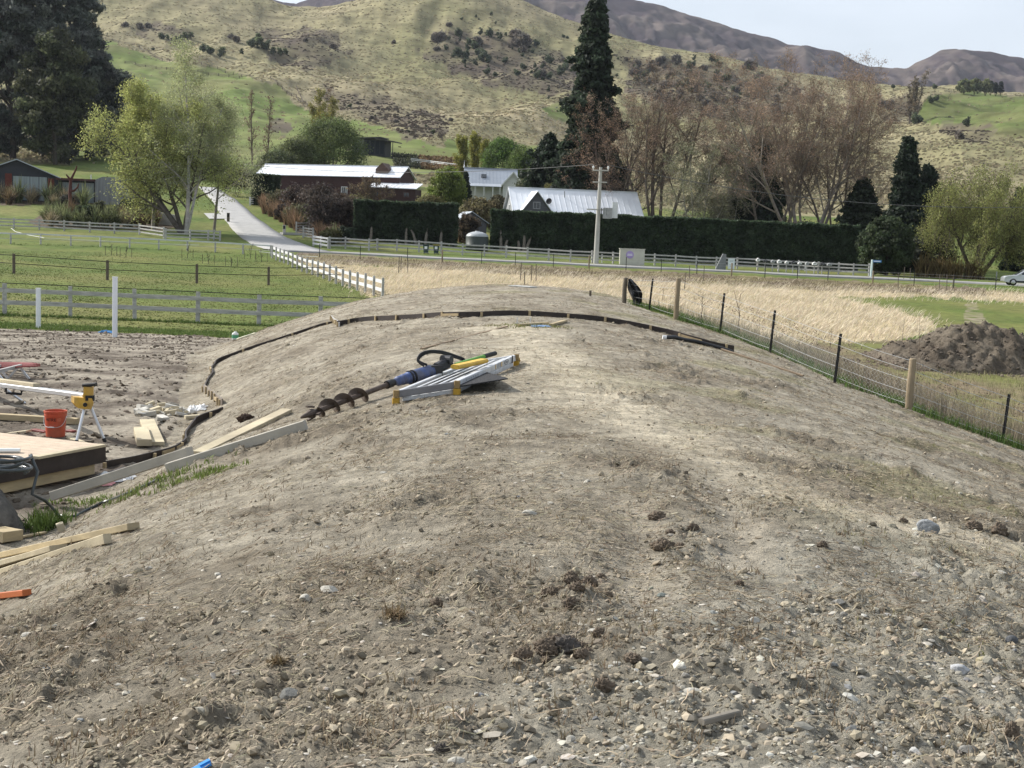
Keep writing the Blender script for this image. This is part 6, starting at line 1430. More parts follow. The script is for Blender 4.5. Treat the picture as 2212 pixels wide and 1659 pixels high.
# heap of pale offcuts and stones at the bend of the edging
hm = [pine_pale, mat('chalky_stone', (.52, .50, .45), .85, .15), grey_pine]
for k in range(46):
    px, py = 350 + 40 * rng.normal(), 893 + 7 * rng.normal(); px = float(np.clip(px, 306, 432)); py = float(np.clip(py, 880, 912)); p = GS(px, py); b = MB(); s_ = random.uniform(.05, .13)
    a = random.random() * 3.14; d = Vector((math.cos(a), math.sin(a), random.uniform(-.3, .3))) * s_; b.beam(p + Vector((0, 0, .04)) - d, p + Vector((0, 0, .04)) + d, s_ * random.uniform(.6, 1.1), s_ * random.uniform(.4, .8), bev=.01)
    tag(b.build('offcut', hm[k % 3]), 'small pale offcut in the heap at the bend of the edging', 'offcut', 'heap of offcuts at the edging bend')
def crumple(name, px, py, w_, d_, hh, m_, label, cat, seed=1, n=16):
    p = GS(px, py); g = []
    for i in range(n):
        for j in range(n):
            u_, v = i / (n - 1) - .5, j / (n - 1) - .5; r_ = max(abs(u_), abs(v)) * 2
            k = 1 + .25 * float(gnoise(np.array(u_ * 3 + seed), np.array(v * 3.0), seed))
            x, y = p.x + u_ * w_ * k, p.y + v * d_ * k; g.append((x, y, float(SZ(x, y)) + .012 + hh * (1 - r_ ** 2) * (.5 + .7 * abs(float(gnoise(np.array(u_ * 5 + seed), np.array(v * 5.0), seed + 3))))))
    ii = np.arange(n * n).reshape(n, n); b = MB(); b.add(g, np.stack([ii[:-1,:-1], ii[1:,:-1], ii[1:,1:], ii[:-1,1:]], -1).reshape(-1, 4)); return tag(b.build(name, m_), label, cat)
wrap = mat('white_plastic', (.66, .66, .65), .35, .08, 6, bump=.3); 
crumple('plastic_wrap', 421, 887, .40, .35, .14, wrap, 'crumpled white plastic wrap beside the offcut heap', 'plastic wrap', 2)
crumple('plastic_wrap', 245, 1040, .45, .35, .12, wrap, 'crumpled white plastic by the grey post and deck corner', 'plastic wrap', 5)
crumple('rag', 216, 1048, .30, .25, .06, mat('pink_cloth', (.50, .24, .24), .9, .15, 8), 'dull pink rag beside the crumpled white plastic', 'rag', 7)
crumple('rag', 233, 719, .55, .35, .10, mat('blue_cloth', (.06, .20, .42), .8, .15, 8), 'bright blue rag on the bare ground by the tall white post', 'rag', 9)
crumple('plastic_scrap', 1170, 708, .36, .25, .03, mat('blue_plastic', (.16, .24, .38), .3, .15, 8), 'pale blue plastic scrap beside the offcuts on the mound', 'plastic scrap', 11)
crumple('plastic_scrap', 430, 1655, .02, .02, .0, wrap, 'x', 'x') if False else None
p0, p1 = GS(408, 1664), GS(453, 1650); b = MB(); b.beam(p0 + Vector((0, 0, .012)), p1 + Vector((0, 0, .016)), .035, .012, bev=.003); b.beam(p0.lerp(p1, .5) + Vector((0, 0, .022)), p1 + Vector((0, 0, .024)), .016, .008); tag(b.build('plastic_strap', mat('bright_blue_plastic', (.03, .22, .62), .35, .1)), 'bright blue plastic strap end at the bottom edge', 'strap')
p0, p1 = GS(318, 1664), GS(336, 1657); b = MB(); b.beam(p0 + Vector((0, 0, .01)), p1 + Vector((0, 0, .012)), .03, .012, bev=.003); tag(b.build('plastic_strap', mat('teal_plastic', (.03, .34, .36), .4, .1)), 'small teal plastic scrap at the bottom edge', 'strap')
# ---- white posts, canister, pipe, bracket
for px, py, top, lab in ((83, 709, 624, 'shorter white square post standing on the building pad'), (248, 728, 600, 'taller white square post standing by the blue rag')):
    p = GS(px, py); hh = (py - top) * p.y / F; b = MB(); b.beam(p - Vector((0, 0, .3)), p + Vector((0, 0, hh)), .135, .135, up=(0, 1, 0), bev=.012)
    t = empty('white_post', p, lab, 'post', 'white posts on the building pad'); b.build('shaft', mat('white_post_paint', (.74, .76, .79), .5, .05), t)
    b = MB(); b.beam(p + Vector((0, 0, hh + .002)), p + Vector((0, 0, hh + .03)), .15, .15, up=(0, 1, 0), bev=.01); b.build('cap', mat('white_post_paint'), t)
p = GS(508, 734); t = empty('canister', p, 'small white and green canister beside a pale loop on the pad', 'canister')
b = MB(); b.lathe([(0, 0), (.10, 0), (.105, .03), (.105, .19), (.09, .22), (.04, .24), (.04, .27), (0, .27)], p, 20); b.build('body', mat('white_tin', (.66, .68, .66), .4, .06), t, smooth=False)
b = MB(); b.lathe([(.107, .05), (.109, .06), (.109, .15), (.107, .16)], p, 20); b.build('label', mat('green_label', (.08, .30, .16), .5, .1), t)
b = MB(); c_ = GS(532, 730); b.tube([on(c_ + Vector((.24 * math.cos(a), .3 * math.sin(a), 0)), .05) for a in np.linspace(0, 5.6, 22)], .022, 6); tag(b.build('webbing_loop', mat('cream_webbing', (.58, .56, .42), .7, .1)), 'cream loop of webbing lying right of the canister', 'strap')
b = MB(); b.tube([GS(x, y) + Vector((0, 0, h_)) for x, y, h_ in [(1436,735,.07),(1455,737,.06),(1478,740,.05),(1505,745,.05),(1530,751,.045),(1556,758,.04),(1582,765,.03)]], .04, 10); tag(b.build('pipe', rubber, smooth=True), 'black plastic pipe lying in front of the edging on the right shoulder', 'pipe')
b = MB(); p = GS(1431, 734); b.lathe([(0, 0), (.042, 0), (.044, .07), (0, .075)], p + Vector((0, 0, .07)), 10, ax=(1, .1, -.1)); tag(b.build('white_tape', wrap), 'white taped scrap at the left end of the black pipe', 'tape')
p = GS(1131, 704); t = empty('steel_bracket', p, 'small upright galvanised bracket on the mound beside the offcuts', 'bracket')
for dx in (-.12, .12):
    b = MB(); b.beam(p + Vector((dx, 0, -.02)), p + Vector((dx, 0, .14)), .02, .012, up=(0, 1, 0)); b.build('upright', alu, t)
b = MB(); b.beam(p + Vector((-.15, 0, .03)), p + Vector((.15, 0, .03)), .03, .02); b.build('crossbar', alu, t)
p = GS(1275, 640); b = MB(); b.beam(p - Vector((0, 0, .1)), p + Vector((0, 0, .16)), .06, .06, up=(0, 1, 0)); tag(b.build('peg', wood_dark), 'tiny dark peg on the far right crest of the mound', 'peg')
# ---- deck corner
C_ = Vector((-4.93, 16.62, -2.64)); e1 = Vector((-.387, -.922, 0)); e2 = Vector((-.914, .405, 0)).normalized()
t = empty('deck', C_, 'corner of a new pale timber deck with dark fascia at the left edge', 'deck')
b = MB(); n_ = 24
for k in range(n_):
    a = C_ + e1 * (.07 + k * .145); b.beam(a + e2 * .0 + Vector((0, 0, .012)), a + e2 * 5.0 + Vector((0, 0, .012)), .137, .026, bev=.004)
b.build('deck_boards', mat('decking', (.50, .40, .30), .7, .16, 1.8, bump=.2, spec=.2, stretch=(3, 3, 3)), t)
b = MB(); b.beam(C_ + Vector((.03, -.012, -.095)) + e2 * .0, C_ + e1 * 3.6 + Vector((.03, -.012, -.095)), .045, .19); b.build('fascia', stain, t)
b = MB(); b.beam(C_ + e2 * .02 - e1 * .03 + Vector((0, 0, -.095)), C_ + e2 * 5 - e1 * .03 + Vector((0, 0, -.095)), .04, .19); b.build('fascia', stain, t)
b = MB(); b.beam(C_ + e1 * .1 + Vector((-.03, -.05, -.255)), C_ + e1 * 3.6 + Vector((-.03, -.05, -.255)), .05, .12); b.build('bearer', pine, t)
b = MB(); b.beam(C_ + e1 * .0 + Vector((.02, -.04, .018)), C_ + e1 * 1.15 + Vector((.02, -.04, .018)), .09, .03); b.build('trim', pine_pale, t)
b = MB(); q = C_ + e1 * .15 + e2 * .12
for k in range(4): b.beam(C_ + e1 * (.3 + k * .9) + e2 * .4 + Vector((0, 0, -.5)), C_ + e1 * (.3 + k * .9) + e2 * .4 + Vector((0, 0, -.02)), .1, .1, up=(0, 1, 0))
b.build('pile', wood_post, t)
p = Vector(at(8, 993, 15.7)); b = MB(); b.beam(Vector((p.x - .2, p.y, C_.z + .05)), Vector((p.x + .16, p.y + .08, C_.z + .05)), .09, .05, bev=.02); tag(b.build('silicone_tube', mat('white_tin')), 'small white tube lying on the deck boards', 'tube')
# ---- mitre saw stand with its yellow end bracket
f1, f2 = GS(164, 958), GS(227, 954); hd = at(188, 856, 19.3); lf = at(-60, 823, 24.6)
t = empty('saw_stand', f1, 'folding aluminium saw stand with yellow and black end bracket', 'saw stand')
b = MB(); b.beam(hd, lf, .13, .075, bev=.012); b.build('beam', alu, t)
for dz in (-.012, .016):
    b = MB(); sx = Vector((.066, -.02, dz)); b.beam(hd + sx, lf + sx, .006, .012); b.build('groove', rubber, t)
for f_, mm in ((f1, alu), (f2, alu)):
    b = MB(); b.tube([hd + (f_ - hd) * .1 + Vector((0, 0, -.02)), f_], .022, 10); lg = b.build('leg', mm, t)
    b = MB(); b.tube([f_ + Vector((0, 0, .0)), f_ + (hd - f_) * .08], .027, 10); b.build('foot', rubber, lg)
for fx_, fy_ in ((-4, 872), (54, 869)):
    f_ = GS(fx_, fy_); top_ = hd.lerp(lf, .72 + (.06 if fx_ < 0 else 0)); b = MB(); b.tube([top_, f_], .022, 10); b.build('leg', alu, t)
b = MB(); c_ = hd + Vector((-.03, -.03, -.03)); sx = Vector((-.92, .3, 0)).normalized()
prof = [(-.19, .02), (-.19, -.07), (-.12, -.135), (.09, -.135), (.13, -.04), (.10, .02)]
fw_ = Vector((.05, -.09, 0)); v = [tuple(c_ - sx * a + Vector((0, 0, z)) + fw_) for a, z in prof] + [tuple(c_ - sx * a + Vector((0, 0, z)) - fw_) for a, z in prof]
b.add(v[:6], [[0,1,2,3,4,5]]); b.add(v[6:], [[5,4,3,2,1,0]]); b.add(v, [[i, i+6, (i+1)%6+6, (i+1)%6] for i in range(6)]); b.build('bracket', yel, t)
b = MB(); b.box(c_ + Vector((.07, -.03, .10)), (.13, .10, .15), .2); b.build('clamp', yel, t)
b = MB(); b.beam(c_ + Vector((.0, -.05, .19)), c_ + Vector((.19, -.07, .215)), .07, .05, bev=.012); b.build('lever', rubber, t)
b = MB(); b.box(c_ + Vector((.10, -.06, .02)), (.12, .08, .07), .2); b.build('latch', rubber, t)
b = MB(); b.lathe([(0, 0), (.03, 0), (.03, .03), (0, .03)], c_ + Vector((.05, -.12, -.07)), 12, ax=(.3, -1, 0)); b.build('knob', rubber, t)
mid = hd.lerp(lf, .58) + Vector((0, 0, -.06)); b = MB(); b.tube([mid + Vector((-.13, 0, .03)), mid + Vector((-.12, 0, -.05)), mid + Vector((.12, 0, -.06)), mid + Vector((.13, 0, .02))], .022, 8); b.build('handle', rubber, t)
b = MB(); b.beam(lf.lerp(hd, .05) + Vector((0, 0, .075)), lf.lerp(hd, .62) + Vector((0, 0, .068)), .11, .055, bev=.004); tag(b.build('timber', pine_pale), 'pale timber length resting on top of the saw stand', 'timber')
# ---- orange bucket
p = GS(120, 940); t = empty('bucket', p, 'orange builder\'s bucket with black lettering under the saw stand', 'bucket')
org = mat('orange_plastic', (.52, .075, .03), .5, .18, 7, col2=(.43, .105, .055), spec=.4)
b = MB(); b.lathe([(0, 0), (.128, 0), (.132, .01), (.150, .30), (.158, .302), (.158, .325), (.154, .326), (.154, .345), (.163, .347), (.163, .375), (.155, .378), (.150, .375), (.146, .30), (.128, .02), (0, .015)], p, 48); b.build('body', org, t, smooth=False)
b = MB(); b.lathe([(0, .33), (.06, .335), (.145, .33)], p, 24); b.build('contents', mat('red_cloth', (.40, .05, .03), .8, .3, 14, bump=.6), t)
b = MB(); b.tube([p + Vector((.157 * math.cos(a), .157 * math.sin(a) - .008, .30 - .15 * math.sin(max(0, -math.sin(a)) * 1.57))) for a in np.linspace(-math.pi, 0, 25)], .004, 6); b.build('handle', alu, t)
b = MB(); b.tube([p + Vector((-.03, -.166, .152)), p + Vector((.03, -.166, .152))], .009, 8); b.build('grip', wrap, t)
LET = {'M': ['10001','11011','10101','10001','10001'], 'I': ['1','1','1','1','1'], 'T': ['111','010','010','010','010'], 'R': ['1110','1001','1110','1010','1001'], 'E': ['111','100','110','100','111'], '1': ['1','1','1','1','1'], '0': ['1111','1001','1001','1001','1111']}
def curved_text(b, txt, z_, hgt_, a0, rad, gap=1.0):
    px_ = hgt_ / 5; a = a0
    for ch in txt:
        if ch == ' ': a += px_ * 1.6 / rad; continue
        g = LET[ch]
        for r_, row in enumerate(g):
            for c2, on_ in enumerate(row):
                if on_ == '1':
                    aa = [a + (c2 + k) * px_ * .95 / rad for k in (0, 1)]; zz = [z_ + hgt_ - (r_ + k) * px_ for k in (0, 1)]; rr = lambda z2: .132 + (.150 - .132) * (z2 - .01) / .29 + .0025
                    v = [tuple(p + Vector((rr(z2) * math.sin(a2), -rr(z2) * math.cos(a2), z2))) for a2, z2 in ((aa[0], zz[1]), (aa[1], zz[1]), (aa[1], zz[0]), (aa[0], zz[0]))]; b.add(v, [[0, 1, 2, 3]])
        a += (len(g[0]) + gap) * px_ * .95 / rad
    return a
b = MB(); a_end = curved_text(b, 'MITRE', .235, .042, -.72, .147); b.build('lettering', rubber, t)
b = MB(); curved_text(b, ' 10', .235, .042, a_end, .147); b.build('lettering', mat('faded_red_print', (.62, .20, .12), .5, .08), t)
# ---- dark boulder with a coiled hose, hose tail, weeds
p = GS(14, 1150); ctr = Vector((p.x - .12, p.y + .25, -2.80)); 
def rockmesh(b, c_, sx, sy, sz, seed, k=18, amp=.22, rz=0.0, fr=1.6, col=None):
    th = np.linspace(0, math.pi, k); ph_ = np.linspace(0, 2 * math.pi, 2 * k, endpoint=False); T_, P_ = np.meshgrid(th, ph_, indexing='ij')
    d = np.stack([np.sin(T_) * np.cos(P_), np.sin(T_) * np.sin(P_), np.cos(T_)], -1)
    r_ = 1 + amp * (fbm(d[..., 0] * fr + seed * 3.1 + d[..., 2] * .7, d[..., 1] * fr + d[..., 2] * fr * .8 + seed, 4, seed) ); r_ = r_ * (1 - .10 * (np.abs(d).max(-1) < .75))
    v = d * r_[..., None] * np.array([sx, sy, sz]); ca, sa = math.cos(rz), math.sin(rz)
    v = np.stack([v[..., 0] * ca - v[..., 1] * sa, v[..., 0] * sa + v[..., 1] * ca, v[..., 2]], -1) + np.array(c_)
    n2 = 2 * k; f = [[i * n2 + j, (i + 1) * n2 + j, (i + 1) * n2 + (j + 1) % n2, i * n2 + (j + 1) % n2] for i in range(k - 1) for j in range(n2)]
    b.add(v.reshape(-1, 3), f, col); return b
def facet(b, c_, sx, sy, sz, seed, k, rz):
    """a broken stone: a rounded body cut by random planes"""
    r = np.random.default_rng(seed); th = np.linspace(0, math.pi, k); ph_ = np.linspace(0, 2 * math.pi, 2 * k, endpoint=False); T_, P_ = np.meshgrid(th, ph_, indexing='ij')
    d = np.stack([np.sin(T_) * np.cos(P_), np.sin(T_) * np.sin(P_), np.cos(T_)], -1); n = r.normal(size=(11, 3)); n /= np.linalg.norm(n, axis=1)[:, None]; of = r.uniform(.62, .98, 11)
    q = (d @ n.T); rr = np.where(q > .05, of / np.maximum(q, .05), 9).min(-1); rr = np.minimum(rr, 1.04) * (1 + .03 * fbm(d[..., 0] * 4 + seed, d[..., 1] * 4 + d[..., 2] * 3, 3, seed))
    v = d * rr[..., None] * np.array([sx, sy, sz]); ca, sa = math.cos(rz), math.sin(rz); v = np.stack([v[..., 0] * ca - v[..., 1] * sa, v[..., 0] * sa + v[..., 1] * ca, v[..., 2]], -1) + np.array(c_); n2 = 2 * k
    b.add(v.reshape(-1, 3), [[i * n2 + j, (i + 1) * n2 + j, (i + 1) * n2 + (j + 1) % n2, i * n2 + (j + 1) % n2] for i in range(k - 1) for j in range(n2)])
b = MB(); facet(b, (ctr.x - .12, ctr.y, ctr.z - .20), .44, .40, .36, 12, 34, .4); tag(b.build('boulder', mat('dark_boulder', (.125, .118, .105), .9, .4, 9, bump=.8, bscale=14), smooth=True), 'dark grey boulder under the coiled hose at the left edge', 'boulder')
b = MB(); pts = []
for k in range(190):
    a = k * .17; rr = .25 + .05 * math.sin(k * .11) + .02 * math.sin(k * .37); pts.append(ctr + Vector((-.04 + rr * math.cos(a), rr * .95 * math.sin(a), .345 + .016 * math.sin(k * .23) + .0009 * k)))
last_ = pts[-1]
tail = [(69,1068),(97,1081),(117,1101),(123,1111),(141,1117),(164,1114),(184,1103),(219,1089),(246,1080),(290,1065),(340,1050)]
tp = [GS(*q) + Vector((0, 0, .02)) for q in tail]; tp[0] = Vector(at(69, 1068, ctr.y)); tp[1] = Vector(at(97, 1081, ctr.y + .1))
allp = pts + [last_.lerp(tp[0], .5) + Vector((.05, .05, .02))] + tp
b.tube(allp, .0165, 9); tag(b.build('hose', mat('dark_hose', (.035, .045, .048), .30, .15, 6, spec=.6), smooth=True), 'dark garden hose coiled on the boulder with its tail trailing up the slope', 'hose')
b = MB(); q0 = ctr + Vector((-.28, -.25, .30)); b.tube([q0, q0 + Vector((.10, -.12, -.12)), q0 + Vector((.22, -.22, -.38)), q0 + Vector((.28, -.26, -.5))], .018, 8); tag(b.build('cable', rubber, smooth=True), 'black cable hanging down the face of the boulder', 'cable')
# ---- earth auger with its hydraulic drive
ax0, ax1 = GS(700, 897), GS(846, 846); up_ = Vector((0, 0, .09))
A0 = ax0 + up_ * .95; A1 = Vector(at(846, 833, ax1.y)); A1.z = max(A1.z, ax1.z + .12)
t = empty('earth_auger', ax0, 'rusty earth auger with blue hydraulic drive motor lying on the mound', 'auger')
axd = (A1 - A0).normalized(); Ln = (A1 - A0).length
rust = mat('rusty_auger_steel', (.095, .072, .058), .6, .3, 9, bump=.3, metal=.3)
b = MB(); b.tube([A0 - axd * .22, A0, A0 + axd * Ln * .5, A1], .030, 16); b.build('shaft', rust, t, smooth=True)
b = MB(); xv = axd.cross(Vector((0, 0, 1))).normalized(); yv = xv.cross(axd); turns = 3.6; N_ = 240; v = []
for k in range(N_ + 1):
    a = -k / N_ * turns * 2 * math.pi + 1.0; s_ = -.16 + k / N_ * (Ln * .62 + .16); c2 = A0 + axd * s_; o_ = xv * math.cos(a) + yv * math.sin(a)
    R2 = .097 * min(1, .75 + k / 40)
    for r_, dd in ((.028, -.003), (R2, -.003), (R2, .003), (.028, .003)): v.append(tuple(c2 + o_ * r_ + axd * dd))
b.add(v, [[4*i+j, 4*i+j+1, 4*i+5+j, 4*i+4+j] for i in range(N_) for j in range(3)]); b.build('flight', rust, t, smooth=False)
b = MB(); b.lathe([(0, -.42), (.014, -.40), (.03, -.30), (.05, -.24), (.05, -.2), (.03, -.16)], A0, 10, ax=tuple(axd)); b.build('pilot_tip', rust, t)
for k in range(3):
    b = MB(); a = k * 2.1; o_ = xv * math.cos(a) + yv * math.sin(a); b.beam(A0 - axd * .14 + o_ * .06, A0 - axd * .24 + o_ * .088, .035, .02, up=tuple(yv)); b.build('tooth', rust, t)
b = MB(); b.lathe([(0, 0), (.048, 0), (.048, .10), (.04, .11), (.04, .16), (0, .16)], A1 - axd * .10, 16, ax=tuple(axd)); b.build('coupling', rubber, t)
blue = mat('worn_blue_paint', (.040, .085, .25), col2=(.075, .085, .13), rough=.5, var=.35, scale=7, bump=.2, spec=.4)
m0 = A1 + axd * .05; mdir = (Vector(at(948, 797, A1.y + .55)) - m0).normalized()
b = MB(); b.lathe([(0, 0), (.04, 0), (.045, .03), (.058, .05), (.058, .12), (.064, .125), (.064, .20), (.072, .21), (.072, .26), (.066, .265), (.066, .30), (.078, .31), (.078, .56), (.07, .57), (.07, .60), (0, .60)], m0, 28, ax=tuple(mdir)); b.build('motor', blue, t)
for s_ in (.235, .285):
    b = MB(); b.lathe([(.07, 0), (.083, .0), (.083, .016), (.07, .016)], m0 + mdir * s_, 24, ax=tuple(mdir)); b.build('clamp_band', rubber, t)
m1 = m0 + mdir * .60
b = MB(); b.box(m1 + mdir * .05, (.15, .13, .12), .5); b.build('port_block', mat('oily_steel', (.05, .05, .055), .5, .3, 8, metal=.4), t)
b = MB(); b.beam(m1 + mdir * .08 + Vector((0, 0, .02)), m1 + mdir * .30 + Vector((0, 0, .05)), .10, .12, bev=.02); b.lathe([(0, -.07), (.05, -.07), (.05, .07), (0, .07)], m1 + mdir * .24 + Vector((0, 0, .09)), 14, ax=tuple(xv)); b.build('hitch', mat('oily_steel'), t)
for k in range(2):
    base = m0 + mdir * (.47 + k * .05) + Vector((0, 0, .09)); q = [base]; 
    for (px_, py_) in [(901, 780), (904 + k * 4, 768 + k * 2), (916 + k * 3, 760 + k * 3), (935, 757 + k * 3), (960, 760 + k * 3.5), (985, 769 + k * 3.5), (1006, 776 + k * 3)]: q.append(at(px_, py_, m0.y + .35 + (px_ - 900) * .006))
    e_ = m1 + mdir * .33 + Vector((.12, .1, .0)); q.append(Vector(e_)); b = MB()
    qq = np.array([tuple(x) for x in q]); s2 = np.linspace(0, len(q) - 1, 50); cur = np.stack([np.interp(s2, np.arange(len(q)), qq[:, c2]) for c2 in range(3)], 1)
    for _ in range(6): cur[1:-1] = (cur[:-2] + cur[1:-1] * 2 + cur[2:]) / 4
    b.tube(cur, .015, 8); b.build('hydraulic_hose', rubber, t, smooth=True)
# ---- folded aluminium work platform
Lc, Nc, Rc = GS(860, 866), GS(986, 849), GS(1112, 790)
Bc = Lc + (Rc - Nc); ux = (Nc - Lc); uy = (Rc - Nc)
t = empty('folding_platform', Nc, 'folded white aluminium work platform with yellow feet lying beside the auger', 'work platform')
def pl(u_, v, h_): return Lc + ux * u_ + uy * v + Vector((0, 0, h_))
for u_ in (.03, .97):
    b = MB(); b.beam(pl(u_, 0, .107), pl(u_, 1, .107), .045, .078, bev=.006); b.build('rail', alu_worn, t)
    b = MB(); b.beam(pl(u_, .03, .036), pl(u_, .97, .036), .04, .055, bev=.006); b.build('folded_leg', alu_worn, t)
for u_ in (.22, .41, .60, .79):
    b = MB(); b.beam(pl(u_, .02, .122), pl(u_, .98, .122), .026, .012, bev=.003); b.build('slat', alu_worn, t)
b = MB(); b.beam(pl(.05, .5, .085), pl(.95, .5, .085), uy.length * .94, .012, up=tuple(ux.cross(uy).normalized())); b.build('slat_shadow', mat('slat_shadow_dark', (.022, .022, .024), .8, .2, 30, bump=.5), t)  # dark sheet added to give the shadow in the gaps between slats
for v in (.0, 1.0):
    b = MB(); b.beam(pl(0, v, .105), pl(1, v, .105), .04, .078, bev=.006); b.build('end_beam', mat('shaded_alu', (.20, .20, .21), .5, .15, 5, metal=.3) if v == 0 else alu_worn, t)  # near end beam in a darker copy, its shade in the colour
    b = MB(); b.beam(pl(.06, v + (.01 if v == 0 else -.01), .036), pl(.94, v + (.01 if v == 0 else -.01), .036), .035, .045, bev=.006); b.build('folded_leg', alu_worn, t)
amber = mat('amber_plastic', (.42, .25, .03), .5, .15, 6)
for u_, v in ((-.02, -.01), (1.02, -.01), (1.02, 1.01), (-.02, 1.01)):
    b = MB(); b.beam(pl(u_, v, .0), pl(u_, v, .065), .075, .075, up=tuple(uy), bev=.012); b.build('foot', amber, t)
    b = MB(); b.beam(pl(u_, v, .07), pl(u_, v, .15), .06, .06, up=tuple(uy), bev=.01); b.build('corner_cap', mat('tan_cap', (.26, .18, .08), .6, .15), t)
b = MB(); b.lathe([(.018, -.02), (.03, -.02), (.03, .02), (.018, .02)], pl(1.05, 1.02, .07), 16, ax=tuple(ux.normalized())); b.build('eyelet', yel, t)
sidev = ux.normalized(); sup = (Vector((0, 0, 1)) - uy.normalized() * uy.normalized().z).normalized(); un = uy.normalized()
def sticker(v, w_, h_, m_, dz=0.0, nm='sticker', round_=False):
    c_ = pl(.97, v, .107 + dz) + sidev * .026; b = MB()
    if round_:
        q = [tuple(c_ + un * w_ / 2 * math.cos(a) + sup * h_ / 2 * math.sin(a)) for a in np.linspace(0, 2 * math.pi, 28, endpoint=False)]
    else: q = [tuple(c_ + un * a * w_ / 2 + sup * z * h_ / 2) for a, z in ((-1,-1),(1,-1),(1,1),(-1,1))]
    b.add(q, [list(range(len(q)))]); return b.build(nm, m_, t)
sticker(.82, .26, .066, mat('slate_print', (.10, .11, .15), .5), 0, 'emblem', True)
c0 = sidev * .002
b = MB(); cc_ = pl(.97, .82, .107) + sidev * .028; q = [tuple(cc_ + un * .095 * math.cos(a) + sup * .026 * math.sin(a)) for a in np.linspace(0, 2 * math.pi, 24, endpoint=False)]; b.add(q, [list(range(24))]); b.build('emblem', alu_worn, t)
b = MB()
for k in range(4): b.add([tuple(cc_ + sidev * .002 + un * (-.06 + k * .032 + a) + sup * z) for a, z in ((0,-.012),(.02,-.012),(.02,.012),(0,.012))], [[0,1,2,3]])
b.build('lettering', mat('slate_print'), t)
for k, (v, mm) in enumerate([(.62, yel), (.66, mat('slate_print')), (.70, mat('slate_print')), (.73, yel)]): sticker(v, .05, .06, mm)
for k in range(6): sticker(.14 + k * .035, .022, .016, mat('slate_print'), .005 * (k % 2), 'lettering')
b = MB(); v_ = .93; b.beam(pl(.97, v_, .06) + sidev * .028, pl(.97, v_, .155) + sidev * .028, .05, .008, up=tuple(sidev)); b.build('strap', rubber, t)
# tools lying over the platform
ym = at(983, 793, Nc.y + .9); yb = at(1046, 779, Nc.y + 1.5)
b = MB(); b.beam(ym, yb, .12, .05, bev=.015); tag(b.build('spirit_level', mat('yellow_plastic', (.58, .37, .06), .5, .2, 8)), 'yellow level lying across the slats of the work platform', 'level')
g0, g1, g2 = at(984, 788, Nc.y + 1.3), at(1046, 770, Nc.y + 1.75), at(1070, 763, Nc.y + 1.95)
t = empty('digging_tool', g0, 'green-shafted tool with a black grip lying behind the platform', 'tool')
b = MB(); b.tube([g0, g1], .024, 10); b.build('shaft', mat('green_shaft', (.12, .30, .06), .45, .15, 6), t, smooth=True)
b = MB(); b.tube([g1, g2], .028, 10); b.build('grip', rubber, t, smooth=True)
# ---- heap of dark soil beyond the near fence
hc = G(2122, 808); nx, ny = 190, 120
gx = np.linspace(-4.9, 13, nx); gy = np.linspace(-4.2, 5.2, ny); HX, HY = np.meshgrid(gx, gy)
e_ = np.maximum(0, 1 - np.abs((HX - .6) / np.where(HX < .6, 4.0, 11.0)) ** 1.35) * np.maximum(0, 1 - (np.abs(HY) / 3.3) ** 1.5)
wx, wy = hc.x + HX, hc.y + 3.4 + HY
hz = 1.62 * e_ ** .8 * (1 + .30 * fbm(HX / 1.9, HY / 1.9, 4, 401)) + np.minimum(1, e_ * 6) * (.12 * ridged(HX / .9 + HY * .3, HY / 2.2, 4, 411) - .14 + .17 * fbm(HX / .35, HY / .35, 3, 421))
hz = hz + np.where((HX > 4) & (HX < 8), -.15, 0) * e_ * 2
wz = H(wx, wy) + np.where(e_ <= 0, -.3, hz)
hcol = lerp3(np.broadcast_to(C(.105, .086, .066), wx.shape + (3,)), C(.165, .140, .108), np.clip(.4 + .9 * fbm(HX / 1.2, wz / .5, 4, 431), 0, 1)); ii = np.arange(nx * ny).reshape(ny, nx)
b = MB(); b.add(np.stack([wx, wy, wz], -1).reshape(-1, 3), np.stack([ii[:-1,:-1], ii[:-1,1:], ii[1:,1:], ii[1:,:-1]], -1).reshape(-1, 4), hcol.reshape(-1, 3))
tag(b.build('soil_heap', ground_mat, smooth=True, loc=(hc.x, hc.y, hc.z)), 'big heap of dark loose soil beyond the near fence at the right', 'soil heap')
# white electric tape along the paddock
for q, lab in (([(24,512),(34,516),(60,524),(95,531),(150,534),(230,538),(300,541),(370,544),(430,546)], 'slack white electric tape hanging from the pale top rail across the paddock'), ([(560,567),(640,571),(686,573)], 'short white electric tape near the white fence')):
    b = MB(); pts = [G(*a) + Vector((0, 0, .75)) for a in q]; pts[0].z += .2; b.tube(pts, .022, 4); tag(b.build('electric_tape', wood_white), lab, 'tape')
# young orchard saplings with wire guards in the paddock
for k, (px, py, hpx) in enumerate([(405,558,30),(450,570,24),(540,560,34),(500,575,20),(565,566,28),(240,552,28),(272,556,24)]):
    p = G(px, py); hh = hpx * p.y / F
    t = decid('sapling', 'bare young sapling in the row along the paddock', p, [tuple(p - Vector((0, 0, .1)))], [(.05, 0, 1)], [hh], [.035], [dict(n=9, r=.4, a=45, up=.2, t0=.3, ns=3), dict(n=4, r=.5, a=40, ns=3, rmin=.012)], (.12, .10, .085), None, 0, ns=5, group='saplings in the paddock')
    for dx in (-.5, .5):
        b = MB(); b.beam(p + Vector((dx, 0, -.1)), p + Vector((dx, 0, .8)), .035, .035, up=(0, 1, 0)); b.build('guard_stake', wood_dark, t)
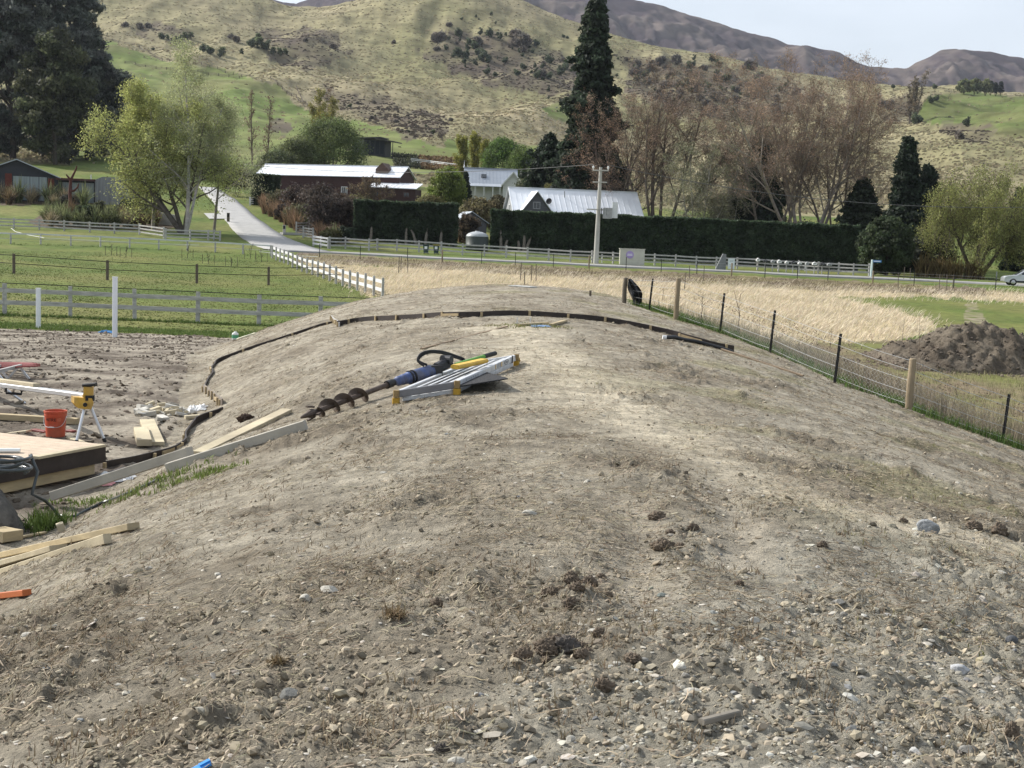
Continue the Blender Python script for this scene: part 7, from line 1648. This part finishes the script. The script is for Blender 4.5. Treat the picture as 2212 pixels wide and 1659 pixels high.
# ---- stones and clods one can tell apart
stone_m = {}
def stone(px0, px1, py0, py1, c_, label, group, seed, name='stone', flat=.62, cat='stone', amp=.16):
    cx, by = (px0 + px1) / 2, py1 - (py1 - py0) * .18; p = GS(cx, by); s_ = p.y / F
    w_ = (px1 - px0) * s_; h_ = (py1 - py0) * s_; b = MB(); k = 9 if w_ < .08 else 14
    if cat == 'stone': facet(b, (p.x, p.y + w_ * .15, p.z + h_ * .16), w_ / 2, w_ * .36, max(h_ * .5, w_ * .16), seed, 22, rng.normal() * .3)
    else: rockmesh(b, (p.x, p.y + w_ * .12, p.z + h_ * .12), w_ / 2, w_ * .36, max(h_ * .46, w_ * .16), seed, 30, amp, rng.normal() * .25, 3.2)
    key = 'stone_%d_%d' % (int(c_[0] * 100), int(c_[2] * 100))
    o = b.build(name, mat(key, c_, .85, .3, 22, bump=.35, bscale=60, spec=.2), smooth=(cat != 'stone')); return tag(o, label, cat, group)
PALE, GREYS, BLUE, DARK, BRN = (.41, .39, .34), (.26, .25, .225), (.23, .24, .24), (.10, .105, .112), (.150, .118, .088)
SG = 'pale stones lying on the mound'
for k, q in enumerate([
    (1978,2030,1128,1168,(.265,.275,.28),'smooth blue-grey boulder, the largest stone on the right of the mound'), (2049,2100,1445,1472,(.40,.405,.41),'white-banded grey cobble near the right edge'),
    (2174,2202,1354,1381,DARK,'dark slate pebble split in two at the right edge'), (2108,2141,1412,1429,(.42,.37,.24),'flat yellowish stone above the banded cobble'),
    (1961,1997,1604,1631,(.46,.45,.42),'rough white chunk of stone near the bottom right'), (2071,2113,1610,1634,GREYS,'flat grey slab stone near the bottom right corner'),
    (601,650,1457,1494,(.155,.155,.145),'mottled dark grey boulder on the lower left of the mound'), (689,732,1250,1273,PALE,'long white flake standing out left of the dead tufts'),
    (966,1005,1625,1647,PALE,'flat white stone close to the bottom edge'), (1127,1160,1110,1127,PALE,'thin white flake above the dark clods'), (40,76,1372,1389,PALE,'oval white stone near the left edge'),
    (492,524,1450,1464,(.24,.21,.18),'smooth brownish cobble left of the mottled boulder'), (1475,1519,1474,1494,PALE,'broad white stone in the gravel below the clods'), (1269,1304,1356,1373,PALE,'white angular stone at the tip of the big dark clod'),
    (1420,1442,1267,1280,(.20,.22,.20),'small squared grey stone in the wheel rut'), (2000,2020,1600,1612,PALE,'x')]):
    if q[5] != 'x': stone(*q[:5], q[5], None, 500 + k)
for k, q in enumerate([(646,675,1277,1297),(1797,1829,1282,1300),(1862,1908,1313,1330),(1615,1642,1354,1371),(1221,1246,1565,1586),(1086,1115,1619,1638),(1335,1365,1598,1613),(162,181,1540,1552),(313,331,1205,1220),(958,980,1527,1540),(1753,1767,1443,1453),(1928,1950,1607-150,1470),(1790,1813,1312,1327),
    (1815,1834,1316,1330),(1930,1952,1470,1484),(1957,1977,1469,1486),(1180,1199,1097,1106),(706,720,1265,1272),(290,318,1336,1345),(90,110,1468,1479),(1460,1485,1440,1455),(1560,1600,1424,1436),(1850,1872,1484,1492),(2030,2048,1515,1526),(1690,1712,1350,1362),(1380,1402,1418,1432),(1470,1492,1450,1466),(1320,1345,1420,1432),
    (1140,1156,1655,1668),(1190,1210,1640,1655),(880,896,1452,1464),(775,790,1460,1468),(520,540,1330,1338),(460,478,1230,1238),(700,716,1165,1173),(960,975,930,936),(820,836,1012,1018),(1290,1306,1180,1188),(1490,1503,1225,1233),(2150,2175,1240,1249),(2110,2130,1500,1510),(1700,1716,1575,1586),(1610,1630,1610,1622)]):
    stone(*q, [PALE, GREYS, (.36, .34, .30), BLUE][k % 4] if k % 3 else PALE, 'small stone lying loose on the bare mound', 'small loose stones on the mound', 600 + k)
for k, q in enumerate([(1153,1200,1376,1412),(1185,1258,1352,1412),(929,960,1277,1304),(938,969,1592,1620),(1111,1150,1385,1424),(1283,1328,1440,1482),(1345,1390,1405,1432),(1255,1290,1228,1262),(1588,1608,1246,1264),(2085,2124,1120,1150),(1940,1962,1122,1140),(1766,1788,1170,1190),(2170,2200,1590,1640),(1215,1252,1290,1320),(2140,2180,1130,1165)]):
    stone(*q, BRN if k not in (1, 3) else (.085, .075, .066), 'dark lump of dried soil standing on the mound', 'dark soil lumps on the mound', 700 + k, 'soil_clod', cat='soil clod', amp=.38)
for k in range(26):
    cx_, cy_ = (1215, 1388) if k < 12 else (1240, 1268) if k < 20 else (1480, 1170); cx_ += rng.normal() * 48; cy_ += rng.normal() * 20; s_ = random.uniform(9, 24)
    stone(cx_ - s_, cx_ + s_, cy_ - s_ * 1.1, cy_ + s_ * .5, BRN, 'dark lump of dried soil standing on the mound', 'dark soil lumps on the mound', 800 + k, 'soil_clod', cat='soil clod', amp=.4)
stone(513,548,892,914,(.05,.032,.024),'dark peaty clod below the edging and beside the yellow plank', None, 760, 'soil_clod', cat='soil clod', amp=.4)
# ================================================================== uncounted ground cover
# ---- crumbs, pebbles and dead stalks on the bare earth
def icorock(seed, rough=.25):
    r = np.random.default_rng(seed); t = (1 + 5 ** .5) / 2
    v = np.array([(-1,t,0),(1,t,0),(-1,-t,0),(1,-t,0),(0,-1,t),(0,1,t),(0,-1,-t),(0,1,-t),(t,0,-1),(t,0,1),(-t,0,-1),(-t,0,1)], float); v /= np.linalg.norm(v[0])
    f = np.array([(0,11,5),(0,5,1),(0,1,7),(0,7,10),(0,10,11),(1,5,9),(5,11,4),(11,10,2),(10,7,6),(7,1,8),(3,9,4),(3,4,2),(3,2,6),(3,6,8),(3,8,9),(4,9,5),(2,4,11),(6,2,10),(8,6,7),(9,8,1)])
    return v * (1 + rough * r.normal(size=(12, 1))).clip(.5, 1.5), f
def scatter_rocks(name, x, y, size, col, flat, mat_, sink=.15, rough=.22, z=None):
    b = MB(); var = rng.integers(0, 6, len(x)); z = SZ(x, y) if z is None else z
    for k in range(6):
        m_ = var == k; n = m_.sum()
        if not n: continue
        v, f = icorock(40 + k, rough); a = rng.random(n) * 6.283; sx = size[m_] * rng.uniform(.7, 1.5, n); sy = size[m_] * rng.uniform(.6, 1.1, n); sz_ = size[m_] * flat * rng.uniform(.7, 1.3, n)
        q = v[None] * np.stack([sx, sy, sz_], 1)[:, None, :]; ca, sa = np.cos(a)[:, None], np.sin(a)[:, None]
        tl = rng.normal(0, .25, (n, 1)); q = np.stack([q[..., 0] * ca - q[..., 1] * sa, q[..., 0] * sa + q[..., 1] * ca, q[..., 2] + tl * q[..., 0]], -1)
        q = q + np.stack([x[m_], y[m_], z[m_] + sz_ * (.5 - sink)], 1)[:, None, :]
        b.add(q.reshape(-1, 3), ((np.arange(n) * 12)[:, None, None] + f[None]).reshape(-1, 3), np.repeat(col[m_], 12, 0))
    return tag(b.build(name, mat_, smooth=False, loc=(0, 0, 0)), kind='stuff')
def sample(n, y0, y1, um=.52, pw=1.0):
    iy = rng.random(n); y = 1 / (1 / y0 + iy * (1 / y1 - 1 / y0)) if pw == 1 else y0 * (y1 / y0) ** iy
    return rng.uniform(-um, um, n) * (y + 1.0), y
def m_at(A, x, y):
    i = np.clip(np.interp(x / (y + YO), ucol, np.arange(len(ucol))).round().astype(int), 0, len(ucol) - 1); j = np.clip(np.interp(y, drow, np.arange(len(drow))).round().astype(int), 0, len(drow) - 1)
    return A[j, i]
onm = dirt & on_mound
peb_mat = mat('pebbles', attr=True, rough=.9, var=.2, scale=40, spec=.15, detail=3)
x, y = sample(34000, 3.4, 16); gm_ = m_at(gravel_m, x, y); keep = (rng.random(len(x)) < .03 + .60 * gm_ * np.clip(.9 + .9 * fbm(x / .5, y / .6, 3, 447), .1, 1.4)) & m_at(onm, x, y); x, y = x[keep], y[keep]
n = len(x); sz_ = np.exp(rng.normal(math.log(.0060), .58, n)).clip(.0025, .03) * np.clip(.8 + y * .03, 1, 1.4)
pc = vcol((.29, .27, .225), n, .2, .015); lightm = rng.random(n) < .09; pc[lightm] = vcol((.43, .42, .38), lightm.sum(), .12, .012); dk = rng.random(n) < .12; pc[dk] = vcol((.17, .175, .17), dk.sum(), .2, .015)
scatter_rocks('gravel', x, y, sz_, pc, .55, peb_mat, .38)
x, y = sample(100000, 3.4, 34); rm_ = m_at(rough_m, x, y); keep = (rng.random(len(x)) < .10 + .90 * rm_) & m_at(onm, x, y); x, y = x[keep], y[keep]
n = len(x); sz_ = np.exp(rng.normal(math.log(.0058), .55, n)).clip(.0025, .024) * np.clip(.75 + y * .04, 1, 2.0)
scatter_rocks('soil_crumbs', x, y, sz_, vcol((.27, .232, .172), n, .2, .012), .75, peb_mat, .2, .3)
x, y = sample(2600, 3.6, 40); keep = m_at(onm, x, y); x, y = x[keep], y[keep]; n = len(x)
scatter_rocks('pale_chips', x, y, np.exp(rng.normal(math.log(.009), .45, n)).clip(.003, .026) * np.clip(.8 + y * .035, 1, 2.0), vcol((.43, .40, .34), n, .12, .012), .3, peb_mat)
x = rng.uniform(-20, -4, 22000); y = rng.uniform(13, 47, 22000); keep = m_at(dirt & ~on_mound, x, y) & (fbm(x / 1.3, y / .8, 3, 441) > -.05); x, y = x[keep], y[keep]; n = len(x)
scatter_rocks('mud_clods', x, y, np.exp(rng.normal(math.log(.022), .5, n)).clip(.008, .075), vcol((.15, .122, .092), n, .25, .015), .6, peb_mat, .2, .3)
kh = np.flatnonzero((e_ > .02).ravel()); kh = rng.choice(kh, 2600); sp = rng.normal(0, .06, (2600, 2))
scatter_rocks('heap_clods', wx.ravel()[kh] + sp[:, 0], wy.ravel()[kh] + sp[:, 1], np.exp(rng.normal(math.log(.03), .55, 2600)).clip(.01, .12), vcol((.125, .102, .08), 2600, .22, .012), .75, peb_mat, .25, .3, z=wz.ravel()[kh])
az = rng.uniform(math.pi, 2 * math.pi, 500); rr = rng.uniform(.9, 1.25, 500); x = hc.x + .6 + np.cos(az) * rr * 4.6; y = hc.y + 3.4 + np.sin(az) * rr * 3.2
scatter_rocks('heap_clods', x, y, np.exp(rng.normal(math.log(.04), .5, 500)).clip(.015, .12), vcol((.150, .122, .096), 500, .22, .012), .7, peb_mat, .25, .3, z=H(x, y))
# ---- dead stalks: short curled strips lying on the soil
def stalks(name, x, y, L_, wd, base, amt, lift=.012, m=4, kind='stuff', stand=0.0):
    n = len(x); a = rng.random(n) * 6.283; cv = rng.normal(0, 1.1, n); s = np.linspace(-.5, .5, m)[None]
    ang = a[:, None] + cv[:, None] * s; dl = (L_ / m)[:, None]; X = x[:, None] + np.cumsum(np.cos(ang) * dl, 1); Y = y[:, None] + np.cumsum(np.sin(ang) * dl, 1)
    Z = SZ(X, Y) + lift * rng.random((n, 1)) + .25 * L_[:, None] * np.abs(rng.normal(0, .45, (n, 1))) * (s + .5) ** 2 + stand * L_[:, None] * (s + .5) * rng.random((n, 1)) + .004
    w_ = (wd * rng.uniform(.6, 1.4, n))[:, None] * (1 - .5 * np.abs(s) * 1.6).clip(.2, 1); nx_, ny_ = -np.sin(ang) * w_ / 2, np.cos(ang) * w_ / 2; dz = w_ * .35
    V = np.stack([np.stack([X - nx_, Y - ny_, Z], -1), np.stack([X + nx_, Y + ny_, Z + dz], -1)], 2).reshape(n, 2 * m, 3)
    q = np.array([[2*i, 2*i+1, 2*i+3, 2*i+2] for i in range(m - 1)]); b = MB(); b.add(V.reshape(-1, 3), ((np.arange(n) * 2 * m)[:, None, None] + q[None]).reshape(-1, 4), np.repeat(vcol(base, n, amt), 2 * m, 0))
    return tag(b.build(name, blade_mat, loc=(0, 0, 0)), kind=kind)
x, y = sample(300000, 3.6, 44, pw=.5); dens = np.clip(.35 + .9 * fbm(x / 1.1, y / 1.5, 4, 451), .03, 1) * np.clip((y - 2) / 6, .25, 1) * (1 - .75 * m_at(gravel_m, x, y)); keep = (rng.random(len(x)) < dens) & m_at(onm, x, y); x, y = x[keep], y[keep]
stalks('dead_stalks', x, y, rng.uniform(.025, .085, len(x)) * np.clip(.8 + y * .04, 1, 2.0), .0038 * np.clip(.7 + y * .06, 1, 2.8), (.31, .265, .19), .32)
x, y = sample(130000, 5.5, 44, pw=.5); dens = np.clip(.25 + 1.0 * fbm(x / .8 + 20, y / 1.1, 4, 457), .02, 1) * (1 - .8 * m_at(track, x, y)); keep = (rng.random(len(x)) < dens) & m_at(onm, x, y); x, y = x[keep], y[keep]
stalks('dead_stalks', x, y, rng.uniform(.03, .10, len(x)) * np.clip(.8 + y * .04, 1, 2.0), .0046 * np.clip(.7 + y * .06, 1, 2.8), (.165, .128, .085), .3)
x, y = sample(5200, 3.5, 18); dens = np.clip(.2 + 1.1 * fbm(x / .9 + 9, y / 1.0, 4, 461), .02, 1); keep = (rng.random(len(x)) < dens) & m_at(onm, x, y); x, y = x[keep], y[keep]
stalks('dead_roots', x, y, rng.uniform(.08, .22, len(x)), .0048 * np.ones(len(x)), (.34, .285, .205), .2, .02, 6)
x, y = sample(16000, 3.6, 30); dens = np.clip(1.3 * fbm(x / .7 + 3, y / .9, 4, 471), 0, 1); keep = (rng.random(len(x)) < dens) & m_at(onm, x, y); x, y = x[keep], y[keep]
b = MB(); blades(b, np.stack([x, y, SZ(x, y) - .005], 1), 3, .055, .8, .0055, (.215, .17, .115), .25, .4, 3, .015); tag(b.build('dead_stubble', blade_mat, loc=(0, 0, 0)), kind='stuff')
# two dead tufts
for px, py, w_, lab in ((857,1334,50,'matted dead grass tuft in the middle of the lower mound'), (598,1430,32,'smaller dead grass tuft above the mottled boulder')):
    p = GS(px, py); r_ = w_ * p.y / F; b = MB(); blades(b, [tuple(p - Vector((0, 0, .01)))], 130, r_ * .9, 1.1, .006, (.21, .155, .09), .25, .75, 5, r_ * .25); tag(b.build('dead_tuft', blade_mat), lab, 'grass tuft', 'dead grass tufts')
# sparse living grass on the right shoulder and patches
x, y = sample(30000, 5, 40); gd = np.clip(m_at(greenish, x, y) * .8, 0, 1); keep = (rng.random(len(x)) < gd) & m_at(onm, x, y); x, y = x[keep], y[keep]
b = MB(); blades(b, np.stack([x, y, SZ(x, y) - .005], 1), 3, .05, .9, .006, (.19, .185, .075), .25, .4, 3, .03); tag(b.build('sparse_grass', blade_mat, loc=(0, 0, 0)), kind='stuff')
def patch(px, py, rx, ry, n, hh, base, label, wd=.012):
    p = GS(px, py); x = p.x + rng.normal(0, rx, n); y = p.y + rng.normal(0, ry, n); b = MB(); blades(b, np.stack([x, y, SZ(x, y) - .01], 1), 4, hh, .7, wd, base, .25, .45, 4, .03)
    return tag(b.build('grass', blade_mat, loc=(0, 0, 0)), kind='stuff')
patch(98,1135,.10,.18,110,.22,(.085,.125,.032),'lush green weed clump beside the dark boulder')
patch(180,1088,.22,.12,70,.08,(.14,.19,.05),'low green grass under the lower grey post')
patch(330,1052,.28,.14,120,.08,(.16,.20,.06),'green grass strip under the upper grey post')
patch(405,1036,.25,.14,90,.08,(.16,.20,.06),'short green grass where the two grey posts overlap')
patch(475,1014,.10,.10,40,.07,(.15,.20,.05),'small green tuft below the upper grey post')
patch(1135,706,.35,.25,120,.07,(.17,.18,.06),'faint green tuft around the steel bracket')
patch(1090,611,.9,.3,260,.10,(.12,.165,.045),'green tuft on the far crest of the mound')
# ---- green paddock: short grass with longer clumps at the fences
def field_pts(n, x0, x1, y0, y1, test):
    x = rng.uniform(x0, x1, n); y = y0 * (y1 / y0) ** rng.random(n); z = H(x, y); px, py = proj(x, y, z); k = test(x, y, px, py); return x[k], y[k], z[k]
nd = ~dirt
def notdirt(x, y): return m_at(nd, x, y)
pad_poly = [(-300,540),(300,545),(590,556),(700,590),(860,650),(860,720),(-300,720)]
x, y, z = field_pts(90000, -48, 0, 46, 140, lambda x, y, px, py: inpoly(px, py, pad_poly) & notdirt(x, y) & (px > -120))
n = len(x); cn = fbm(x / 5, y / 7, 5, 151)
b = MB(); hh = .075 + .05 * np.clip(cn, 0, 1)
base = np.where((rng.random((n, 1)) < .5 + .5 * cn[:, None]), np.array([[.115, .145, .045]]), np.array([[.175, .172, .070]]))
az = rng.random(n) * 6.283; w_ = .05; hv = rng.uniform(.015, .045, n) * (1 + .8 * np.clip(cn, 0, 1))
V = np.stack([np.stack([x - np.cos(az) * w_, y - np.sin(az) * w_, z - .01], 1), np.stack([x + np.cos(az) * w_, y + np.sin(az) * w_, z - .01], 1), np.stack([x + rng.normal(0, .06, n), y + rng.normal(0, .06, n), z + hv], 1)], 1)
b.add(V.reshape(-1, 3), np.arange(3 * n).reshape(-1, 3), np.repeat(np.clip(base * (1 + .2 * rng.normal(size=(n, 1))), .01, .5), 3, 0)); tag(b.build('grass', blade_mat, loc=(0, 0, 0)), kind='stuff')
# longer dark clumps
cl = []
for i in range(len(nearA) - 1):
    for k in range(70):
        q = nearA[i].lerp(nearA[i + 1], rng.random()) + Vector((rng.normal() * .3, rng.normal() * .35 - .25, 0)); cl.append((q.x, q.y, gz(q.x, q.y)))
for i in range(len(dpts) - 1):
    for k in range(14):
        q = dpts[i].lerp(dpts[i + 1], rng.random()) + Vector((rng.normal() * .5, rng.normal() * 1.3 - .8, 0)); cl.append((q.x, q.y, gz(q.x, q.y)))
xs = rng.uniform(-45, -4, 1500); ys = rng.uniform(50, 118, 1500); kk_ = fbm(xs / 3.5, ys / 6, 4, 481) > .55
for a, c_ in zip(xs[kk_], ys[kk_]): cl.append((a, c_, gz(a, c_)))
cl = np.array(cl); cl = cl[notdirt(cl[:, 0], cl[:, 1])]
b = MB(); blades(b, cl, 9, .16, .9, .025, (.085, .125, .033), .25, .5, 3, .12); tag(b.build('grass', blade_mat, loc=(0, 0, 0)), kind='stuff')
# grass fringe where the turf meets the bare pad and the mound
xs = rng.uniform(-24, 3, 16000); ys = rng.uniform(43.5, 50.5, 16000); kk_ = notdirt(xs, ys); xs, ys = xs[kk_], ys[kk_]
b = MB(); blades(b, np.stack([xs, ys, SZ(xs, ys) - .01], 1), 3, .13, .8, .02, (.10, .145, .04), .25, .45, 3, .08); tag(b.build('grass', blade_mat, loc=(0, 0, 0)), kind='stuff')
# ---- tall dry grass blown to the right
x, y, z = field_pts(190000, -26, 60, 54, 150, lambda x, y, px, py: soft(px + rng.normal(0, 16, len(x)), py + rng.normal(0, 5, len(x)), dryfield_poly, 240, 10, 30) & notdirt(x, y) & (px < 2300))
n = len(x); cn = fbm(x / 3.2, y / 6, 4, 491); keep = rng.random(n) < np.clip(.85 + .4 * cn, .3, 1); x, y, z, cn = x[keep], y[keep], z[keep], cn[keep]; n = len(x)
m = 4; s = np.linspace(0, 1, m)[None]; hv = rng.uniform(.14, .42, n)[:, None] * (1 + .25 * cn[:, None]); le = (rng.uniform(.35, 1.0, n) + .25 * cn)[:, None]; az = rng.normal(-.15, .5, n)[:, None]
X = x[:, None] + np.cos(az) * le * hv * s ** 1.6; Y = y[:, None] + np.sin(az) * le * hv * s ** 1.6; Z = z[:, None] + hv * (s - .30 * le * s ** 2.2)
wv = .022 * (1 - .75 * s) * rng.uniform(.6, 1.4, (n, 1)); a2 = rng.random((n, 1)) * 6.283; dx, dy = np.cos(a2) * wv, np.sin(a2) * wv
V = np.stack([np.stack([X - dx, Y - dy, Z], -1), np.stack([X + dx, Y + dy, Z], -1)], 2).reshape(n, 2 * m, 3); q = np.array([[2*i, 2*i+1, 2*i+3, 2*i+2] for i in range(m - 1)])
cc = vcol((.585, .505, .385), n, .12, .02) * (1 + .12 * cn[:, None]).clip(.6, 1.4)
b = MB(); b.add(V.reshape(-1, 3), ((np.arange(n) * 2 * m)[:, None, None] + q[None]).reshape(-1, 4), np.repeat(np.clip(cc, .02, .7), 2 * m, 0)); tag(b.build('dry_grass', blade_mat, loc=(0, 0, 0)), kind='stuff')
# ---- rank weeds along the near fence: dead stems above, green below
wpos = []; gpos = []
L0 = [q for _, q in npos]
for i in range(len(L0) - 1):
    seg = (L0[i + 1] - L0[i]); ln_ = seg.length
    for k in range(int(ln_ * 150)):
        q = L0[i] + seg * rng.random(); o_ = .25 + abs(rng.normal()) * 2.3; xx, yy = q.x + o_ * .95, q.y + o_ * .5 + rng.normal() * .3; wpos.append((xx, yy, o_))
    for k in range(int(ln_ * 95)):
        q = L0[i] + seg * rng.random(); o_ = .15 + abs(rng.normal()) * .55; gpos.append((q.x + o_, q.y + rng.normal() * .25, 0))
wpos = np.array(wpos); zz = H(wpos[:, 0], wpos[:, 1]); hn = fbm(wpos[:, 0] / 1.5, wpos[:, 1] / 1.5, 3, 501)
kp = rng.random(len(wpos)) < np.clip(.7 + .6 * hn, .1, 1); W_ = np.stack([wpos[kp, 0], wpos[kp, 1], zz[kp] - .03], 1)
b = MB(); k3 = len(W_) // 2
blades(b, W_[:k3], 4, .62, .38, .008, (.225, .190, .140), .25, .25, 4, .12); blades(b, W_[k3:], 4, .45, .5, .009, (.255, .225, .155), .25, .35, 4, .12)
tag(b.build('weeds', blade_mat, loc=(0, 0, 0)), kind='stuff')
sd_ = W_[rng.integers(0, len(W_), 2600)] + np.stack([rng.normal(0, .1, 2600), rng.normal(0, .1, 2600), rng.uniform(.45, .85, 2600)], 1)
f = MB(); f.leaves(sd_, .022 * rng.uniform(.5, 1.3, 2600), vcol((.17, .125, .10), 2600, .2)); tag(f.build('seed_heads', blade_mat, loc=(0, 0, 0)), kind='stuff')
gp2 = np.array(gpos); gzv = H(gp2[:, 0], gp2[:, 1]); b = MB(); blades(b, np.stack([gp2[:, 0], gp2[:, 1], gzv - .02], 1), 5, .24, .8, .014, (.095, .150, .040), .25, .5, 4, .08); tag(b.build('grass', blade_mat, loc=(0, 0, 0)), kind='stuff')
# rank dry grass in front of the soil heap
x, y, z = field_pts(14000, 6, 34, 24, 60, lambda x, y, px, py: inpoly(px, py, [(1880,775),(2000,800),(2260,818),(2300,1010),(2180,955),(1980,880)]))
b = MB(); blades(b, np.stack([x, y, z - .02], 1), 3, .30, .7, .014, (.27, .235, .145), .25, .4, 3, .12); blades(b, np.stack([x[::3], y[::3], z[::3] - .02], 1), 3, .20, .8, .014, (.13, .155, .05), .25, .4, 3, .12); tag(b.build('dry_grass', blade_mat, loc=(0, 0, 0)), kind='stuff')
# tall bare weed stalks one can pick out against the dry grass
for px, py, hpx in ((1512,702,66),(1592,728,100),(1790,780,70),(1980,806,120),(1945,770,90),(1430,655,34)):
    p = G(px, py); hh = hpx * p.y / F; b = MB(); b.tube([p, p + Vector((.04, 0, hh * .5)), p + Vector((.02 + rng.normal() * .08, 0, hh))], [.012, .010, .005], 5)
    for k in range(8):
        q = p + Vector((.03, 0, hh * (.35 + .08 * k))); b.tube([q, q + Vector((rng.normal() * .07, rng.normal() * .07, .12))], [.006, .003], 4)
    tag(b.build('weed_stalk', mat('weed_stalk', (.13, .10, .075), .9, .2)), 'tall bare weed stalk standing up behind the near fence', 'weed', 'tall weed stalks behind the near fence')
# rough verge by the road, brown and matted
x, y, z = field_pts(30000, -25, 62, 95, 165, lambda x, y, px, py: inpoly(px, py, [(640,548),(1000,568),(1300,583),(1700,603),(2130,625),(2260,634),(2260,650),(2130,640),(1700,622),(1300,603),(1000,586),(640,566)]))
b = MB(); blades(b, np.stack([x, y, z - .02], 1), 3, .22, .8, .03, (.17, .135, .085), .28, .4, 3, .15); tag(b.build('rough_grass', blade_mat, loc=(0, 0, 0)), kind='stuff')
# ---- tussocks that give the dry hill its grain
yy = np.exp(rng.uniform(math.log(290), math.log(1090), 120000)); uu = rng.uniform(-.42, .45, 120000); xx = uu * yy; zz = H(xx, yy); px, py = proj(xx, yy, zz)
ing = np.zeros(len(xx), bool)
for i, g in enumerate(GREENS): ing |= soft(px, py, g, 200 + i, 14, 60)
tr2 = fbm(xx / 22 + .02 * yy, zz / 1.5, 4, 181); keep = ((~ing) | (rng.random(len(xx)) < .06)) & (rng.random(len(xx)) < np.clip(.55 + .6 * tr2, .1, 1)); xx, yy, zz = xx[keep], yy[keep], zz[keep]; n = len(xx)
w_ = rng.uniform(.5, 1.1, n) * np.clip(yy / 600, .6, 1.3); hv = rng.uniform(.25, .6, n); az = rng.normal(0, .5, n)
V = np.stack([np.stack([xx - np.cos(az) * w_, yy - np.sin(az) * w_, zz - .15], 1), np.stack([xx + np.cos(az) * w_, yy + np.sin(az) * w_, zz - .15], 1), np.stack([xx + np.cos(az) * w_ * .5, yy, zz + hv], 1), np.stack([xx - np.cos(az) * w_ * .5, yy, zz + hv * .9], 1)], 1)
sc2 = np.zeros(n, bool); px, py = proj(xx, yy, zz)
for i, g in enumerate(SCRUB): sc2 |= soft(px, py, g, 220 + i, 30, 45)
tc_ = np.where(sc2[:, None], vcol((.095, .078, .062), n, .25, .03), vcol((.30, .262, .168), n, .26, .03))
b = MB(); b.add(V.reshape(-1, 3), np.arange(4 * n).reshape(-1, 4), np.repeat(tc_, 4, 0)); tag(b.build('tussock_grass', blade_mat, loc=(0, 0, 0)), kind='stuff')

# ================================================================== the air between here and the mountains
hz_m = bpy.data.materials.new('haze_air'); hz_m.use_nodes = True; ht = hz_m.node_tree; ht.nodes.clear()
ho = ht.nodes.new('ShaderNodeOutputMaterial'); hv_ = ht.nodes.new('ShaderNodeVolumePrincipled')
hv_.inputs['Color'].default_value = (.78, .86, 1.0, 1); hv_.inputs['Density'].default_value = 0.000042; hv_.inputs['Anisotropy'].default_value = 0.25
ht.links.new(hv_.outputs[0], ho.inputs['Volume'])
b = MB(); b.box((0, 2000, 250), (9400, 9400, 640)); tag(b.build('haze', hz_m, loc=(0, 0, 0)), kind='stuff')
S.cycles.volume_bounces = 0
